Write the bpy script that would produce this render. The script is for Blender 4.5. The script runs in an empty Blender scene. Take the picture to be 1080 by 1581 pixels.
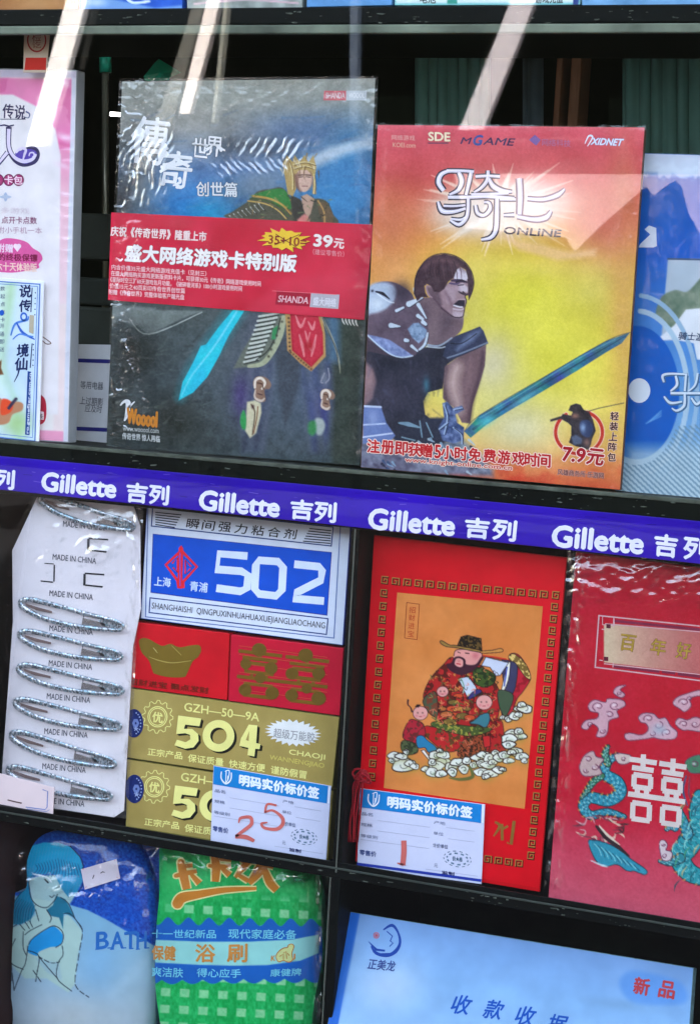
import bpy, bmesh, math, random
import numpy as np
from mathutils import Matrix, Vector
from mathutils.geometry import tessellate_polygon

# ------------------------------------------------------------------ camera, world, sun, exposure
scene = bpy.context.scene
COL = scene.collection
FOC, CX, CY = 3156.0, 540.0, 790.5           # focal length and centre of the photograph, in its pixels
_v1 = np.array([-7520., -720., FOC]); _v2 = np.array([-1867., 33333., FOC])
AX = -_v1 / np.linalg.norm(_v1)              # along the shop front
AZ = _v2 - (_v2 @ AX) * AX; AZ = -AZ / np.linalg.norm(AZ)
AY = np.cross(AZ, AX)
M3 = np.array([AX, AY, AZ])
CAM = -1.578 * (M3 @ np.array([0, 0, 1.]))
cam_d = bpy.data.cameras.new('camera')
cam = bpy.data.objects.new('camera', cam_d); COL.objects.link(cam); scene.camera = cam
r_, u_, b_ = M3 @ np.array([1, 0, 0.]), M3 @ np.array([0, -1, 0.]), M3 @ np.array([0, 0, -1.])
cam.matrix_world = Matrix([[r_[i], u_[i], b_[i], CAM[i]] for i in range(3)] + [[0, 0, 0, 1]])
cam_d.sensor_fit = 'VERTICAL'; cam_d.sensor_height = 36.0; cam_d.lens = FOC / 1581 * 36
cam_d.clip_start = 0.05; cam_d.clip_end = 500
SUN_EL, SUN_AZ = math.radians(42), math.radians(205)   # the sun stands behind the shop: its front lies in open shade
world = bpy.data.worlds.new("World"); scene.world = world; world.use_nodes = True
wn = world.node_tree.nodes; wl = world.node_tree.links
sky = wn.new('ShaderNodeTexSky'); sky.sky_type = 'NISHITA'; sky.sun_disc = False
sky.sun_elevation = SUN_EL; sky.sun_rotation = math.radians(20); sky.air_density = 1.0; sky.dust_density = 4.0; sky.ozone_density = 2.5
bg = wn['Background']; bg.inputs['Strength'].default_value = 0.13
hz = wn.new('ShaderNodeVectorMath'); hz.operation = 'MULTIPLY'; hz.inputs[1].default_value = (1.20, .98, .72)   # milky, slightly warm daylight
wl.new(sky.outputs[0], hz.inputs[0]); wl.new(hz.outputs[0], bg.inputs[0])
sun_d = bpy.data.lights.new('sun', 'SUN'); sun_d.energy = 3.0; sun_d.angle = math.radians(0.5); sun_d.color = (1, .95, .88)
sun = bpy.data.objects.new('sun', sun_d); COL.objects.link(sun)
_sd = Vector((math.sin(math.radians(20)) * math.cos(SUN_EL), math.cos(math.radians(20)) * math.cos(SUN_EL), math.sin(SUN_EL)))
sun.rotation_euler = _sd.to_track_quat('Z', 'Y').to_euler()
scene.view_settings.view_transform = 'Standard'; scene.view_settings.look = 'None'
scene.view_settings.exposure = EXPO = 4.1
scene.view_settings.gamma = 1.0
scene.cycles.max_bounces = 10; scene.cycles.transparent_max_bounces = 24
scene.cycles.sample_clamp_indirect = 4

# ------------------------------------------------------------------ helpers
def lin(c):
    c = np.asarray(c, float) / 255.0
    return np.where(c <= .04045, c / 12.92, ((c + .055) / 1.055) ** 2.4)

def tag(o, label=None, cat=None, group=None, kind=None):
    if label: o['label'] = label
    if cat: o['category'] = cat
    if group: o['group'] = group
    if kind: o['kind'] = kind
    return o

def empty(name, loc, label, cat, group=None):
    o = bpy.data.objects.new(name, None); COL.objects.link(o); o.location = loc
    o.empty_display_size = .02
    return tag(o, label, cat, group)

class Surf:
    """A plane standing in the shop window: y = y0 + lean*(z-z0) + yaw*(x-x0) - bulge. P() finds where the sight line of a
    point measured in the photograph meets it."""
    def __init__(s, y0, z0=0., lean=0., x0=0., yaw=0., bulge=None, step=.00012):
        s.y0, s.z0, s.lean, s.x0, s.yaw, s.bulge, s.step = y0, z0, lean, x0, yaw, bulge, step
    def P(s, pts, layer=0., push=None):
        pts = np.atleast_2d(np.asarray(pts, float)).reshape(-1, 2)
        d = np.stack([pts[:, 0] - CX, pts[:, 1] - CY, np.full(len(pts), FOC)], 1) @ M3.T
        b = np.asarray(layer, float) * s.step
        if s.bulge is not None: b = b + s.bulge(pts[:, 0], pts[:, 1])
        if push is not None: b = b + push
        num = s.y0 + s.lean * (CAM[2] - s.z0) + s.yaw * (CAM[0] - s.x0) - b - CAM[1]
        t = num / (d[:, 1] - s.lean * d[:, 2] - s.yaw * d[:, 0])
        return CAM + t[:, None] * d
    def normal(s):
        n = np.array([s.yaw, -1., s.lean]); return n / np.linalg.norm(n)

def mesh_obj(name, verts, faces, mat, parent=None, cols=None, smooth=False, uv=None):
    verts = np.asarray(verts, float)
    if parent is not None: verts = verts - np.array(parent_world(parent))
    me = bpy.data.meshes.new(name)
    if isinstance(faces, np.ndarray):
        n, k = faces.shape
        me.vertices.add(len(verts)); me.vertices.foreach_set('co', verts.astype(np.float32).ravel())
        me.loops.add(n * k); me.loops.foreach_set('vertex_index', faces.astype(np.int32).ravel())
        me.polygons.add(n); me.polygons.foreach_set('loop_start', np.arange(0, n * k, k, dtype=np.int32))
        me.update(calc_edges=True)
    else:
        me.from_pydata([tuple(v) for v in verts], [], faces)
    if cols is not None:
        ca = me.color_attributes.new('Col', 'FLOAT_COLOR', 'POINT')
        a = np.ones((len(verts), 4), np.float32); a[:, :3] = cols
        ca.data.foreach_set('color', a.ravel())
    if smooth: me.polygons.foreach_set('use_smooth', [True] * len(me.polygons))
    if mat: me.materials.append(mat)
    me.validate(); me.update()
    o = bpy.data.objects.new(name, me); COL.objects.link(o)
    if parent is not None: o.parent = parent
    return o

def parent_world(p):
    v = Vector((0, 0, 0))
    while p is not None: v += p.location; p = p.parent
    return v

# materials ---------------------------------------------------------
def new_mat(name):
    m = bpy.data.materials.new(name); m.use_nodes = True
    nt = m.node_tree; return m, nt, nt.nodes, nt.links, nt.nodes['Principled BSDF']
def noise_mul(nt, col_socket, scale, lo, hi, detail=4):
    N, L = nt.nodes, nt.links
    tc = N.new('ShaderNodeTexCoord'); n = N.new('ShaderNodeTexNoise'); n.inputs['Scale'].default_value = scale; n.inputs['Detail'].default_value = detail
    L.new(tc.outputs['Object'], n.inputs['Vector'])
    mr = N.new('ShaderNodeMapRange'); mr.inputs['From Min'].default_value = .3; mr.inputs['From Max'].default_value = .7
    mr.inputs['To Min'].default_value = lo; mr.inputs['To Max'].default_value = hi
    L.new(n.outputs['Fac'], mr.inputs['Value'])
    mx = N.new('ShaderNodeVectorMath'); mx.operation = 'SCALE'
    if col_socket is not None: L.new(col_socket, mx.inputs[0])
    L.new(mr.outputs[0], mx.inputs['Scale'])
    return mx, n
def mat_print(name, rough=.45, spec=.35, var=(.93, 1.06), scale=60, bump=0., coat=0.):
    m, nt, N, L, b = new_mat(name)
    a = N.new('ShaderNodeAttribute'); a.attribute_name = 'Col'
    mx, n = noise_mul(nt, a.outputs['Color'], scale, *var)
    L.new(mx.outputs[0], b.inputs['Base Color'])
    b.inputs['Roughness'].default_value = rough; b.inputs['Specular IOR Level'].default_value = spec
    b.inputs['Coat Weight'].default_value = coat; b.inputs['Coat Roughness'].default_value = .12
    if bump:
        bp = N.new('ShaderNodeBump'); bp.inputs['Strength'].default_value = bump; bp.inputs['Distance'].default_value = .001
        L.new(n.outputs['Fac'], bp.inputs['Height']); L.new(bp.outputs[0], b.inputs['Normal'])
    return m
_mc = {}
def mat_solid(col, rough=.5, metal=0., name='paint', spec=.2, var=(.88, 1.08), scale=40, bump=0.):
    k = (tuple(col), rough, metal, name)
    if k in _mc: return _mc[k]
    m, nt, N, L, b = new_mat(name)
    mx, n = noise_mul(nt, None, scale, *var)
    mx.inputs[0].default_value = tuple(lin(col))
    L.new(mx.outputs[0], b.inputs['Base Color'])
    b.inputs['Roughness'].default_value = rough; b.inputs['Metallic'].default_value = metal; b.inputs['Specular IOR Level'].default_value = spec
    if bump:
        bp = N.new('ShaderNodeBump'); bp.inputs['Strength'].default_value = bump; bp.inputs['Distance'].default_value = .001
        L.new(n.outputs['Fac'], bp.inputs['Height']); L.new(bp.outputs[0], b.inputs['Normal'])
    _mc[k] = m; return m
def schlick(N, L, gain=1.0, add=0.0):
    """mirror share of a clear sheet, the same from either side"""
    lw = N.new('ShaderNodeLayerWeight'); lw.inputs['Blend'].default_value = .5
    p = N.new('ShaderNodeMath'); p.operation = 'POWER'; p.inputs[1].default_value = 5.0; L.new(lw.outputs['Facing'], p.inputs[0])
    m = N.new('ShaderNodeMath'); m.operation = 'MULTIPLY_ADD'; m.inputs[1].default_value = .9 * gain; m.inputs[2].default_value = .04 * gain + add; L.new(p.outputs[0], m.inputs[0])
    return m.outputs[0]
def mat_film(name, strength=.16, rough=.07, tint=(1, 1, 1), haze=0.0):
    """thin clear film: mostly transparent, with a sheen of its own"""
    m, nt, N, L, b = new_mat(name); N.remove(b)
    out = N['Material Output']
    tr = N.new('ShaderNodeBsdfTransparent'); tr.inputs[0].default_value = (*tint, 1)
    gl = N.new('ShaderNodeBsdfGlossy'); gl.inputs['Roughness'].default_value = rough
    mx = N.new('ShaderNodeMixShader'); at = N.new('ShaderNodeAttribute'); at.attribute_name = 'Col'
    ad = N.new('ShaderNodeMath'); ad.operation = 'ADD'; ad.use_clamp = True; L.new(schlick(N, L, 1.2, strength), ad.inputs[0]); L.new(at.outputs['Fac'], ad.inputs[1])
    L.new(ad.outputs[0], mx.inputs[0]); L.new(tr.outputs[0], mx.inputs[1]); L.new(gl.outputs[0], mx.inputs[2])
    last = mx
    if haze:
        df = N.new('ShaderNodeBsdfDiffuse'); df.inputs[0].default_value = (.85, .88, .9, 1)
        m2 = N.new('ShaderNodeMixShader'); m2.inputs[0].default_value = haze
        L.new(mx.outputs[0], m2.inputs[1]); L.new(df.outputs[0], m2.inputs[2]); last = m2
    L.new(last.outputs[0], out.inputs[0])
    return m
PRINT = mat_print('printed_card', .5, .15)
GLOSSY = mat_print('printed_gloss_card', .32, .18)
PAPER = mat_print('printed_paper', .8, .2)
GOLD = mat_print('gold_foil_print', .34, .5); GOLD.node_tree.nodes['Principled BSDF'].inputs['Metallic'].default_value = .55
FILM = mat_film('clear_film', .0, .12)
FILM2 = mat_film('crinkled_cellophane', .05, .15)
BLACK = mat_solid((10, 13, 11), .45, name='black_metal', bump=.15, spec=.08)

# noise and canvas ---------------------------------------------------
def vnoise(X, Y, scale, seed=0, octaves=1, facet=False):
    out = 0; amp = 1; tot = 0
    for o in range(octaves):
        rs = np.random.RandomState(seed * 17 + o); T = rs.rand(64, 64)
        u = X / scale * (2 ** o) + 13.7 * o; v = Y / scale * (2 ** o) + 5.1 * o
        iu = np.floor(u).astype(int); iv = np.floor(v).astype(int); fu = u - iu; fv = v - iv
        if not facet: fu = fu * fu * (3 - 2 * fu); fv = fv * fv * (3 - 2 * fv)
        g = lambda a, b: T[b % 64, a % 64]
        out = out + amp * ((g(iu, iv) * (1 - fu) + g(iu + 1, iv) * fu) * (1 - fv) + (g(iu, iv + 1) * (1 - fu) + g(iu + 1, iv + 1) * fu) * fv)
        tot += amp; amp *= .5
    return out / tot

def spline(pts, closed=True, n=6):
    pts = np.asarray(pts, float); N = len(pts); out = []
    rng = range(N) if closed else range(N - 1)
    for i in rng:
        if closed: p0, p1, p2, p3 = pts[(i - 1) % N], pts[i], pts[(i + 1) % N], pts[(i + 2) % N]
        else: p0, p1, p2, p3 = pts[max(i - 1, 0)], pts[i], pts[i + 1], pts[min(i + 2, N - 1)]
        for k in range(n):
            t = k / n
            out.append(.5 * ((2 * p1) + (-p0 + p2) * t + (2 * p0 - 5 * p1 + 4 * p2 - p3) * t * t + (-p0 + 3 * p1 - 3 * p2 + p3) * t ** 3))
    if not closed: out.append(pts[-1])
    return np.array(out)

def Zm(ox, oy, s):
    """points read off an enlargement of the photograph back to its own pixels"""
    return lambda *p: [(ox + x / s, oy + y / s) for x, y in zip(p[::2], p[1::2])]

class Canvas:
    """A printed picture: a fine grid over a quad whose vertices carry the ink colours."""
    def __init__(s, quad, res=1.6, base=(255, 255, 255)):
        q = np.asarray(quad, float); s.quad = q
        w = max(np.linalg.norm(q[1] - q[0]), np.linalg.norm(q[2] - q[3])); h = max(np.linalg.norm(q[3] - q[0]), np.linalg.norm(q[2] - q[1]))
        nx, ny = int(w / res) + 2, int(h / res) + 2
        S, T = np.meshgrid(np.linspace(0, 1, nx), np.linspace(0, 1, ny)); s.S, s.T = S, T
        s.X = (1 - T) * ((1 - S) * q[0, 0] + S * q[1, 0]) + T * ((1 - S) * q[3, 0] + S * q[2, 0])
        s.Y = (1 - T) * ((1 - S) * q[0, 1] + S * q[1, 1]) + T * ((1 - S) * q[3, 1] + S * q[2, 1])
        s.img = np.empty(s.X.shape + (3,)); s.img[:] = base; s.nx, s.ny = nx, ny
    def sub(s, x0, y0, x1, y1):
        m = (s.X >= x0) & (s.X <= x1) & (s.Y >= y0) & (s.Y <= y1)
        r = np.nonzero(m.any(1))[0]; c = np.nonzero(m.any(0))[0]
        if len(r) == 0: return None
        return slice(r[0], r[-1] + 1), slice(c[0], c[-1] + 1)
    def mix(s, sl, a, col):
        if callable(col): col = col(s.X[sl], s.Y[sl])
        col = np.asarray(col, float)
        s.img[sl] = s.img[sl] * (1 - a[..., None]) + col * a[..., None]
    def grad(s, pts):
        """vertical gradient list of (t, colour)"""
        ts = [p[0] for p in pts]; cs = np.array([p[1] for p in pts], float)
        for k in range(3): s.img[..., k] = np.interp(s.T, ts, cs[:, k])
    def poly(s, pts, col, soft=1.2, a=1., smooth=False):
        pts = np.asarray(spline(pts) if smooth else pts, float)
        sl = s.sub(pts[:, 0].min() - soft, pts[:, 1].min() - soft, pts[:, 0].max() + soft, pts[:, 1].max() + soft)
        if sl is None: return
        X, Y = s.X[sl], s.Y[sl]; ins = np.zeros(X.shape, bool); dd = np.full(X.shape, 1e9)
        for p, q in zip(pts, np.roll(pts, -1, 0)):
            if p[1] != q[1]:
                c = ((p[1] > Y) != (q[1] > Y)) & (X < (q[0] - p[0]) * (Y - p[1]) / (q[1] - p[1]) + p[0]); ins ^= c
            e = q - p; L2 = e @ e + 1e-9
            t = np.clip(((X - p[0]) * e[0] + (Y - p[1]) * e[1]) / L2, 0, 1)
            dd = np.minimum(dd, (X - p[0] - t * e[0]) ** 2 + (Y - p[1] - t * e[1]) ** 2)
        sd = np.sqrt(dd) * np.where(ins, 1, -1)
        s.mix(sl, np.clip(.5 + sd / soft, 0, 1) * a, col)
    def stroke(s, pts, w, col, soft=1., a=1., smooth=True):
        pts = np.asarray(pts, float); w = np.atleast_1d(np.asarray(w, float))
        if smooth and len(pts) > 2: pts = spline(pts, False)
        W = np.interp(np.linspace(0, 1, len(pts)), np.linspace(0, 1, len(w)), w) if len(w) > 1 else np.full(len(pts), w[0])
        m = W.max() + soft
        sl = s.sub(pts[:, 0].min() - m, pts[:, 1].min() - m, pts[:, 0].max() + m, pts[:, 1].max() + m)
        if sl is None: return
        X, Y = s.X[sl], s.Y[sl]; best = np.full(X.shape, -1e9)
        for i in range(len(pts) - 1):
            p, e = pts[i], pts[i + 1] - pts[i]; L2 = e @ e + 1e-9
            t = np.clip(((X - p[0]) * e[0] + (Y - p[1]) * e[1]) / L2, 0, 1)
            d = np.sqrt((X - p[0] - t * e[0]) ** 2 + (Y - p[1] - t * e[1]) ** 2)
            best = np.maximum(best, (W[i] * (1 - t) + W[i + 1] * t) / 2 - d)
        s.mix(sl, np.clip(.5 + best / soft, 0, 1) * a, col)
    def blob(s, cx, cy, rx, ry, col, a=1., ang=0., p=2.):
        R = max(rx, ry) * 2.2; sl = s.sub(cx - R, cy - R, cx + R, cy + R)
        if sl is None: return
        c, n = math.cos(math.radians(ang)), math.sin(math.radians(ang))
        dx, dy = s.X[sl] - cx, s.Y[sl] - cy
        r = np.sqrt(((dx * c + dy * n) / rx) ** 2 + ((-dx * n + dy * c) / ry) ** 2)
        s.mix(sl, a * np.exp(-(r ** p)), col)
    def tex(s, scale, amt, seed=0, oct=3, region=None, aniso=1.):
        n = vnoise(s.X * aniso, s.Y, scale, seed, oct)[..., None] - .5
        s.img += n * amt * (1 if region is None else region[..., None])
    def build(s, name, surf, mat, parent, layer=1., push=None, lum=1.):
        px = np.stack([s.X.ravel(), s.Y.ravel()], 1)
        V = surf.P(px, layer, None if push is None else push(px[:, 0], px[:, 1]))
        nx, ny = s.nx, s.ny
        i = (np.arange(ny - 1)[:, None] * nx + np.arange(nx - 1)[None]).ravel()
        F = np.stack([i, i + nx, i + nx + 1, i + 1], 1)
        c = lin(np.clip(s.img.reshape(-1, 3), 0, 255)) * lum
        return mesh_obj(name, V, F, mat, parent, c, smooth=True)

# ink: crisp flat printing as geometry ---------------------------------
_gc = {}
def glyphs(s, bold=0., shear=0., space=1.):
    k = (s, bold, shear, space)
    if k in _gc: return _gc[k]
    def mk(off):
        c = bpy.data.curves.new('lettering', 'FONT'); c.body = s; c.offset = off; c.resolution_u = 3; c.shear = shear; c.space_character = space
        o = bpy.data.objects.new('lettering', c); m = o.to_mesh()
        V = np.array([v.co[:2] for v in m.vertices], float).reshape(-1, 2)
        F = [tuple(p.vertices) for p in m.polygons]
        o.to_mesh_clear(); bpy.data.objects.remove(o); bpy.data.curves.remove(c)
        return V, F
    V0, F0 = mk(0.); bb = (V0.min(0), V0.max(0))
    V, F = V0, F0
    _gc[k] = (V, F, bb); return _gc[k]

class Ink:
    def __init__(s): s.V, s.L, s.C, s.F, s.n = [], [], [], [], 0
    def add(s, V, F, col, layer):
        V = np.asarray(V, float).reshape(-1, 2)
        s.V.append(V); s.L.append(np.full(len(V), float(layer))); s.C.append(np.tile(lin(col), (len(V), 1)))
        s.F += [tuple(i + s.n for i in f) for f in F]; s.n += len(V)
    def poly(s, pts, col, layer=2., smooth=False):
        pts = np.asarray(spline(pts, n=4) if smooth else pts, float)
        F = tessellate_polygon([[Vector((p[0], p[1], 0)) for p in pts]])
        s.add(pts, [tuple(f) for f in F], col, layer)
    def line(s, pts, w, col, layer=2., smooth=False, closed=False):
        pts = np.asarray(pts, float)
        if smooth: pts = spline(pts, closed, 5)
        elif closed: pts = np.vstack([pts, pts[:1]])
        if smooth and closed: pts = np.vstack([pts, pts[:1]])
        w = np.atleast_1d(np.asarray(w, float)); W = np.interp(np.linspace(0, 1, len(pts)), np.linspace(0, 1, len(w)), w) if len(w) > 1 else np.full(len(pts), w[0])
        d = np.gradient(pts, axis=0) if len(pts) > 2 else np.tile(pts[1] - pts[0], (2, 1))
        if closed and len(pts) > 3: d[0] = d[-1] = pts[1] - pts[-2]
        d = d / (np.linalg.norm(d, axis=1)[:, None] + 1e-9); nrm = np.stack([-d[:, 1], d[:, 0]], 1) * W[:, None] / 2
        V = np.vstack([pts + nrm, pts - nrm]); n = len(pts)
        s.add(V, [(i, i + 1, n + i + 1, n + i) for i in range(n - 1)], col, layer)
    def frame(s, q, w, col, layer=2.):
        """closed band of width w inside the quad q"""
        q = np.asarray(q, float); e = (q[1] - q[0]) / np.linalg.norm(q[1] - q[0]); g = (q[3] - q[0]) / np.linalg.norm(q[3] - q[0])
        i = np.array([q[0] + e * w + g * w, q[1] - e * w + g * w, q[2] - e * w - g * w, q[3] + e * w - g * w])
        s.add(np.vstack([q, i]), [(k, (k + 1) % 4, 4 + (k + 1) % 4, 4 + k) for k in range(4)], col, layer)
    def ellipse(s, cx, cy, rx, ry, col, layer=2., n=24, ang=0., hole=0.):
        t = np.linspace(0, 2 * np.pi, n, endpoint=False); a = math.radians(ang)
        c = np.stack([rx * np.cos(t), ry * np.sin(t)], 1) @ np.array([[math.cos(a), math.sin(a)], [-math.sin(a), math.cos(a)]])
        o = np.array([cx, cy])
        if hole: s.add(np.vstack([o + c, o + c * hole]), [(k, (k + 1) % n, n + (k + 1) % n, n + k) for k in range(n)], col, layer)
        else: s.poly(o + c, col, layer)
    def text(s, t, TL, TR, BL, col, bold=0., layer=3., shear=0., halo=None, hw=1.2, space=1., wob=0., vflip=False):
        V, F, (lo, hi) = glyphs(t, bold, shear, space)
        TL, TR, BL = (np.asarray(p, float) for p in (TL, TR, BL))
        u = (V[:, 0] - lo[0]) / (hi[0] - lo[0]); v = 1 - (V[:, 1] - lo[1]) / (hi[1] - lo[1])
        Q = TL + u[:, None] * (TR - TL) + v[:, None] * (BL - TL)
        if wob: Q = Q + wob * np.stack([np.sin(Q[:, 1] * .9 + Q[:, 0] * .3), np.cos(Q[:, 0] * .7)], 1)
        if halo is not None:
            for k in range(8):
                a = k * math.pi / 4; s.add(Q + hw * np.array([math.cos(a), math.sin(a)]), F, halo, layer - .9 + k * .1)
        s.add(Q, F, col, layer)
        if bold:     # a heavier weight: the same letters laid again a little to each side
            d = bold * np.linalg.norm(BL - TL) * 1.0
            for k, (a, b) in enumerate(((1, 0), (-1, 0), (0, 1), (0, -1))): s.add(Q + d * np.array([a, b]), F, col, layer + .03 + .03 * k)
    def vtext(s, t, x, y, size, pitch, col, dx=0., bold=.01, layer=3., halo=None, hw=1., asp=1., slope=.0):
        """characters set one below another; slope tilts each"""
        for k, ch in enumerate(t):
            if ch == ' ': continue
            cx, cy = x + dx * k, y + pitch * k
            s.text(ch, (cx, cy), (cx + size * asp, cy + size * asp * slope), (cx + dx * size / pitch, cy + size), col, bold, layer, halo=halo, hw=hw)
    def build(s, name, surf, mat, parent):
        if not s.V: return None
        V = surf.P(np.vstack(s.V), np.concatenate(s.L))
        return mesh_obj(name, V, s.F, mat, parent, np.vstack(s.C))

def solid(name, quad, surf, thick, mat, parent, bevel=.0006, taper=0.):
    """a closed box or sheet whose front is the quad, with its real thickness behind"""
    A = surf.P(quad, 0.); n = surf.normal(); B = A - n * thick
    me = bpy.data.meshes.new(name); bm = bmesh.new()
    o3 = np.array(parent_world(parent)) if parent is not None else np.zeros(3)
    v = [bm.verts.new(tuple(p - o3)) for p in list(A) + list(B)]
    k = len(quad)
    bm.faces.new(v[:k][::-1]); bm.faces.new(v[k:])
    for i in range(k): bm.faces.new((v[i], v[(i + 1) % k], v[k + (i + 1) % k], v[k + i]))
    bmesh.ops.recalc_face_normals(bm, faces=bm.faces)
    if bevel: bmesh.ops.bevel(bm, geom=bm.edges[:], offset=bevel, segments=2, profile=.6, affect='EDGES')
    bm.to_mesh(me); bm.free(); me.materials.append(mat)
    o = bpy.data.objects.new(name, me); COL.objects.link(o)
    if parent is not None: o.parent = parent
    return o

def box(name, x0, x1, y0, y1, z0, z1, mat, parent=None, bevel=.001):
    me = bpy.data.meshes.new(name); bm = bmesh.new(); o3 = parent_world(parent) if parent is not None else Vector()
    bmesh.ops.create_cube(bm, size=1)
    for v in bm.verts:
        v.co = Vector(((x0 + x1) / 2 + v.co.x * (x1 - x0), (y0 + y1) / 2 + v.co.y * (y1 - y0), (z0 + z1) / 2 + v.co.z * (z1 - z0))) - o3
    if bevel: bmesh.ops.bevel(bm, geom=bm.edges[:], offset=bevel, segments=2, profile=.6, affect='EDGES')
    bm.to_mesh(me); bm.free(); me.materials.append(mat)
    o = bpy.data.objects.new(name, me); COL.objects.link(o)
    if parent is not None: o.parent = parent
    return o

def tube(name, pts, r, mat, parent=None, seg=10, closed=False, flat=1., rad=None):
    """swept round bar through 3-D points"""
    pts = [Vector(p) for p in pts]; n = len(pts); V, F = [], []
    for i, p in enumerate(pts):
        a = pts[(i - 1) % n] if closed or i > 0 else p; b = pts[(i + 1) % n] if closed or i < n - 1 else p
        t = (b - a).normalized(); s = t.cross(Vector((0, 1, 0)))
        if s.length < 1e-4: s = t.cross(Vector((1, 0, 0)))
        s.normalize(); w = s.cross(t).normalized(); rr = r if rad is None else rad[i]
        for k in range(seg):
            an = 2 * math.pi * k / seg; V.append(p + s * math.cos(an) * rr + w * math.sin(an) * rr * flat)
    for i in range(n if closed else n - 1):
        for k in range(seg):
            j = (i + 1) % n; F.append((i * seg + k, i * seg + (k + 1) % seg, j * seg + (k + 1) % seg, j * seg + k))
    if not closed: F += [tuple(range(seg))[::-1], tuple((n - 1) * seg + k for k in range(seg))]
    return mesh_obj(name, [tuple(v) for v in V], F, mat, parent, smooth=True)

def film(name, quad, surf, mat, parent, res, height, layer=8., clear=.0012, crease=.7):
    """sheet of clear film lying over a quad, its folds given by height(X, Y) in metres"""
    c = Canvas(quad, res)
    # mirror share raised where folds are steep, added to strengthen their glints
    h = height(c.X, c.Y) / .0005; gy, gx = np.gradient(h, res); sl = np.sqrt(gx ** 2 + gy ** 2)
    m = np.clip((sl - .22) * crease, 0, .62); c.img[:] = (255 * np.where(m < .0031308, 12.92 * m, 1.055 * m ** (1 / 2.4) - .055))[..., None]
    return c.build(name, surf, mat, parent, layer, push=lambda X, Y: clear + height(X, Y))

def item(name, label, cat, quad, surf, thick, mat, group=None, bevel=.0006, body='body', drop=0):
    if drop: quad = [tuple(p) if i < 2 else (p[0], p[1] + drop) for i, p in enumerate(quad)]
    P = surf.P(quad, 0.); base = (P[2] + P[3]) / 2
    root = empty(name, tuple(base), label, cat, group)
    solid(body, quad, surf, thick, mat, root, bevel)
    return root

# ------------------------------------------------------------------ the place: pavement, street front, shop, window
ZG = -1.12
m_pave = mat_solid((44, 44, 46), .9, name='pavement', scale=3, spec=0)
g = mesh_obj('pavement', [(-150, -150, ZG), (150, -150, ZG), (150, 60, ZG), (-150, 60, ZG)], [(0, 1, 2, 3)], m_pave); tag(g, kind='structure')
# the street front across the way: dark shutters and posts, seen only as a dim reflection
op = empty('street_front', (0, -12, ZG), 'long low row of dark shuttered shop fronts across the street', 'building')
box('wall', -14, 10, -12.6, -12, ZG, 3.2, mat_solid((8, 10, 9), .95, name='dark_render', spec=0), op)
box('roof', -14.4, 10.4, -12.9, -11.2, 3.2, 3.4, mat_solid((60, 58, 54), .9, name='roof_sheet'), op)
for k in range(7):
    box('shutter', -12.6 + k * 3.1, -10.4 + k * 3.1, -11.99, -11.94, ZG + .05, 1.7, mat_solid((12, 16, 14), .9, name='grey_green_shutter', spec=0), op, .01)
# shop shell round the window; walls and roof raised unseen to shade the street
W0, W1, Z0, Z1 = -.62, .62, -.70, .66
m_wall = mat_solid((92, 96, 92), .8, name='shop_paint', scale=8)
sh = empty('shop', (0, .05, ZG), 'small street shop with painted wall round its display window', 'shop')
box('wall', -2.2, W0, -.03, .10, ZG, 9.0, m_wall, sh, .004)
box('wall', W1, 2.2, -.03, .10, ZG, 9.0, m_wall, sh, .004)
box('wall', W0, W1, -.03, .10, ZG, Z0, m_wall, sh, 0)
box('shading_fascia', W0, W1, -.03, .10, Z1, 9.0, m_wall, sh, 0)
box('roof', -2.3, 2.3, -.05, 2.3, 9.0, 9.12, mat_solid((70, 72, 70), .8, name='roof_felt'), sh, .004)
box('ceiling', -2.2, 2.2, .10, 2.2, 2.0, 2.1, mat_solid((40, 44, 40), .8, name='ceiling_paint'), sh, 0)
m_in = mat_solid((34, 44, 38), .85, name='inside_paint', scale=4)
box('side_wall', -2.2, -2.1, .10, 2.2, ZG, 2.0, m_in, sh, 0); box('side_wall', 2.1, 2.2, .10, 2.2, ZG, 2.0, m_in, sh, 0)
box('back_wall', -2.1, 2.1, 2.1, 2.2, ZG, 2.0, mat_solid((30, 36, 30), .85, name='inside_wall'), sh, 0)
# display cabinet
cab = empty('display_cabinet', (0, .1, -.62), 'black metal display cabinet of shelves behind the shop window', 'cabinet')
m_board = mat_solid((18, 22, 19), .6, name='shelf_board', bump=.1)
ZU, ZM, ZT, ZB = .0312, -.2838, .3825, -.60
m_lip = mat_solid((112, 122, 104), .5, name='worn_metal_lip', scale=25, var=(.4, 1.2), bump=.3)
for nm, z, th in (('upper', ZU, .010), ('middle', ZM, .004), ('top', ZT, .010), ('bottom', ZB, .010)):
    sb = box('shelf', W0 + .002, W1 - .002, .0023 if nm == 'middle' else .006, .20, z - th, z - .0004, m_board, cab, .0008)
box('shelf_rail', W0, W1, 0, .006, -.0125, ZU + .0006, BLACK, cab, .0012)
box('shelf_rail', W0, W1, 0, .0022, -.2885, -.2756, BLACK, cab, .0006)
box('shelf_rail', W0, W1, 0, .006, .3705, ZT + .0012, BLACK, cab, .0012)
box('shelf_rail', W0, W1, 0, .006, -.63, ZB, BLACK, cab, .0012)
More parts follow.
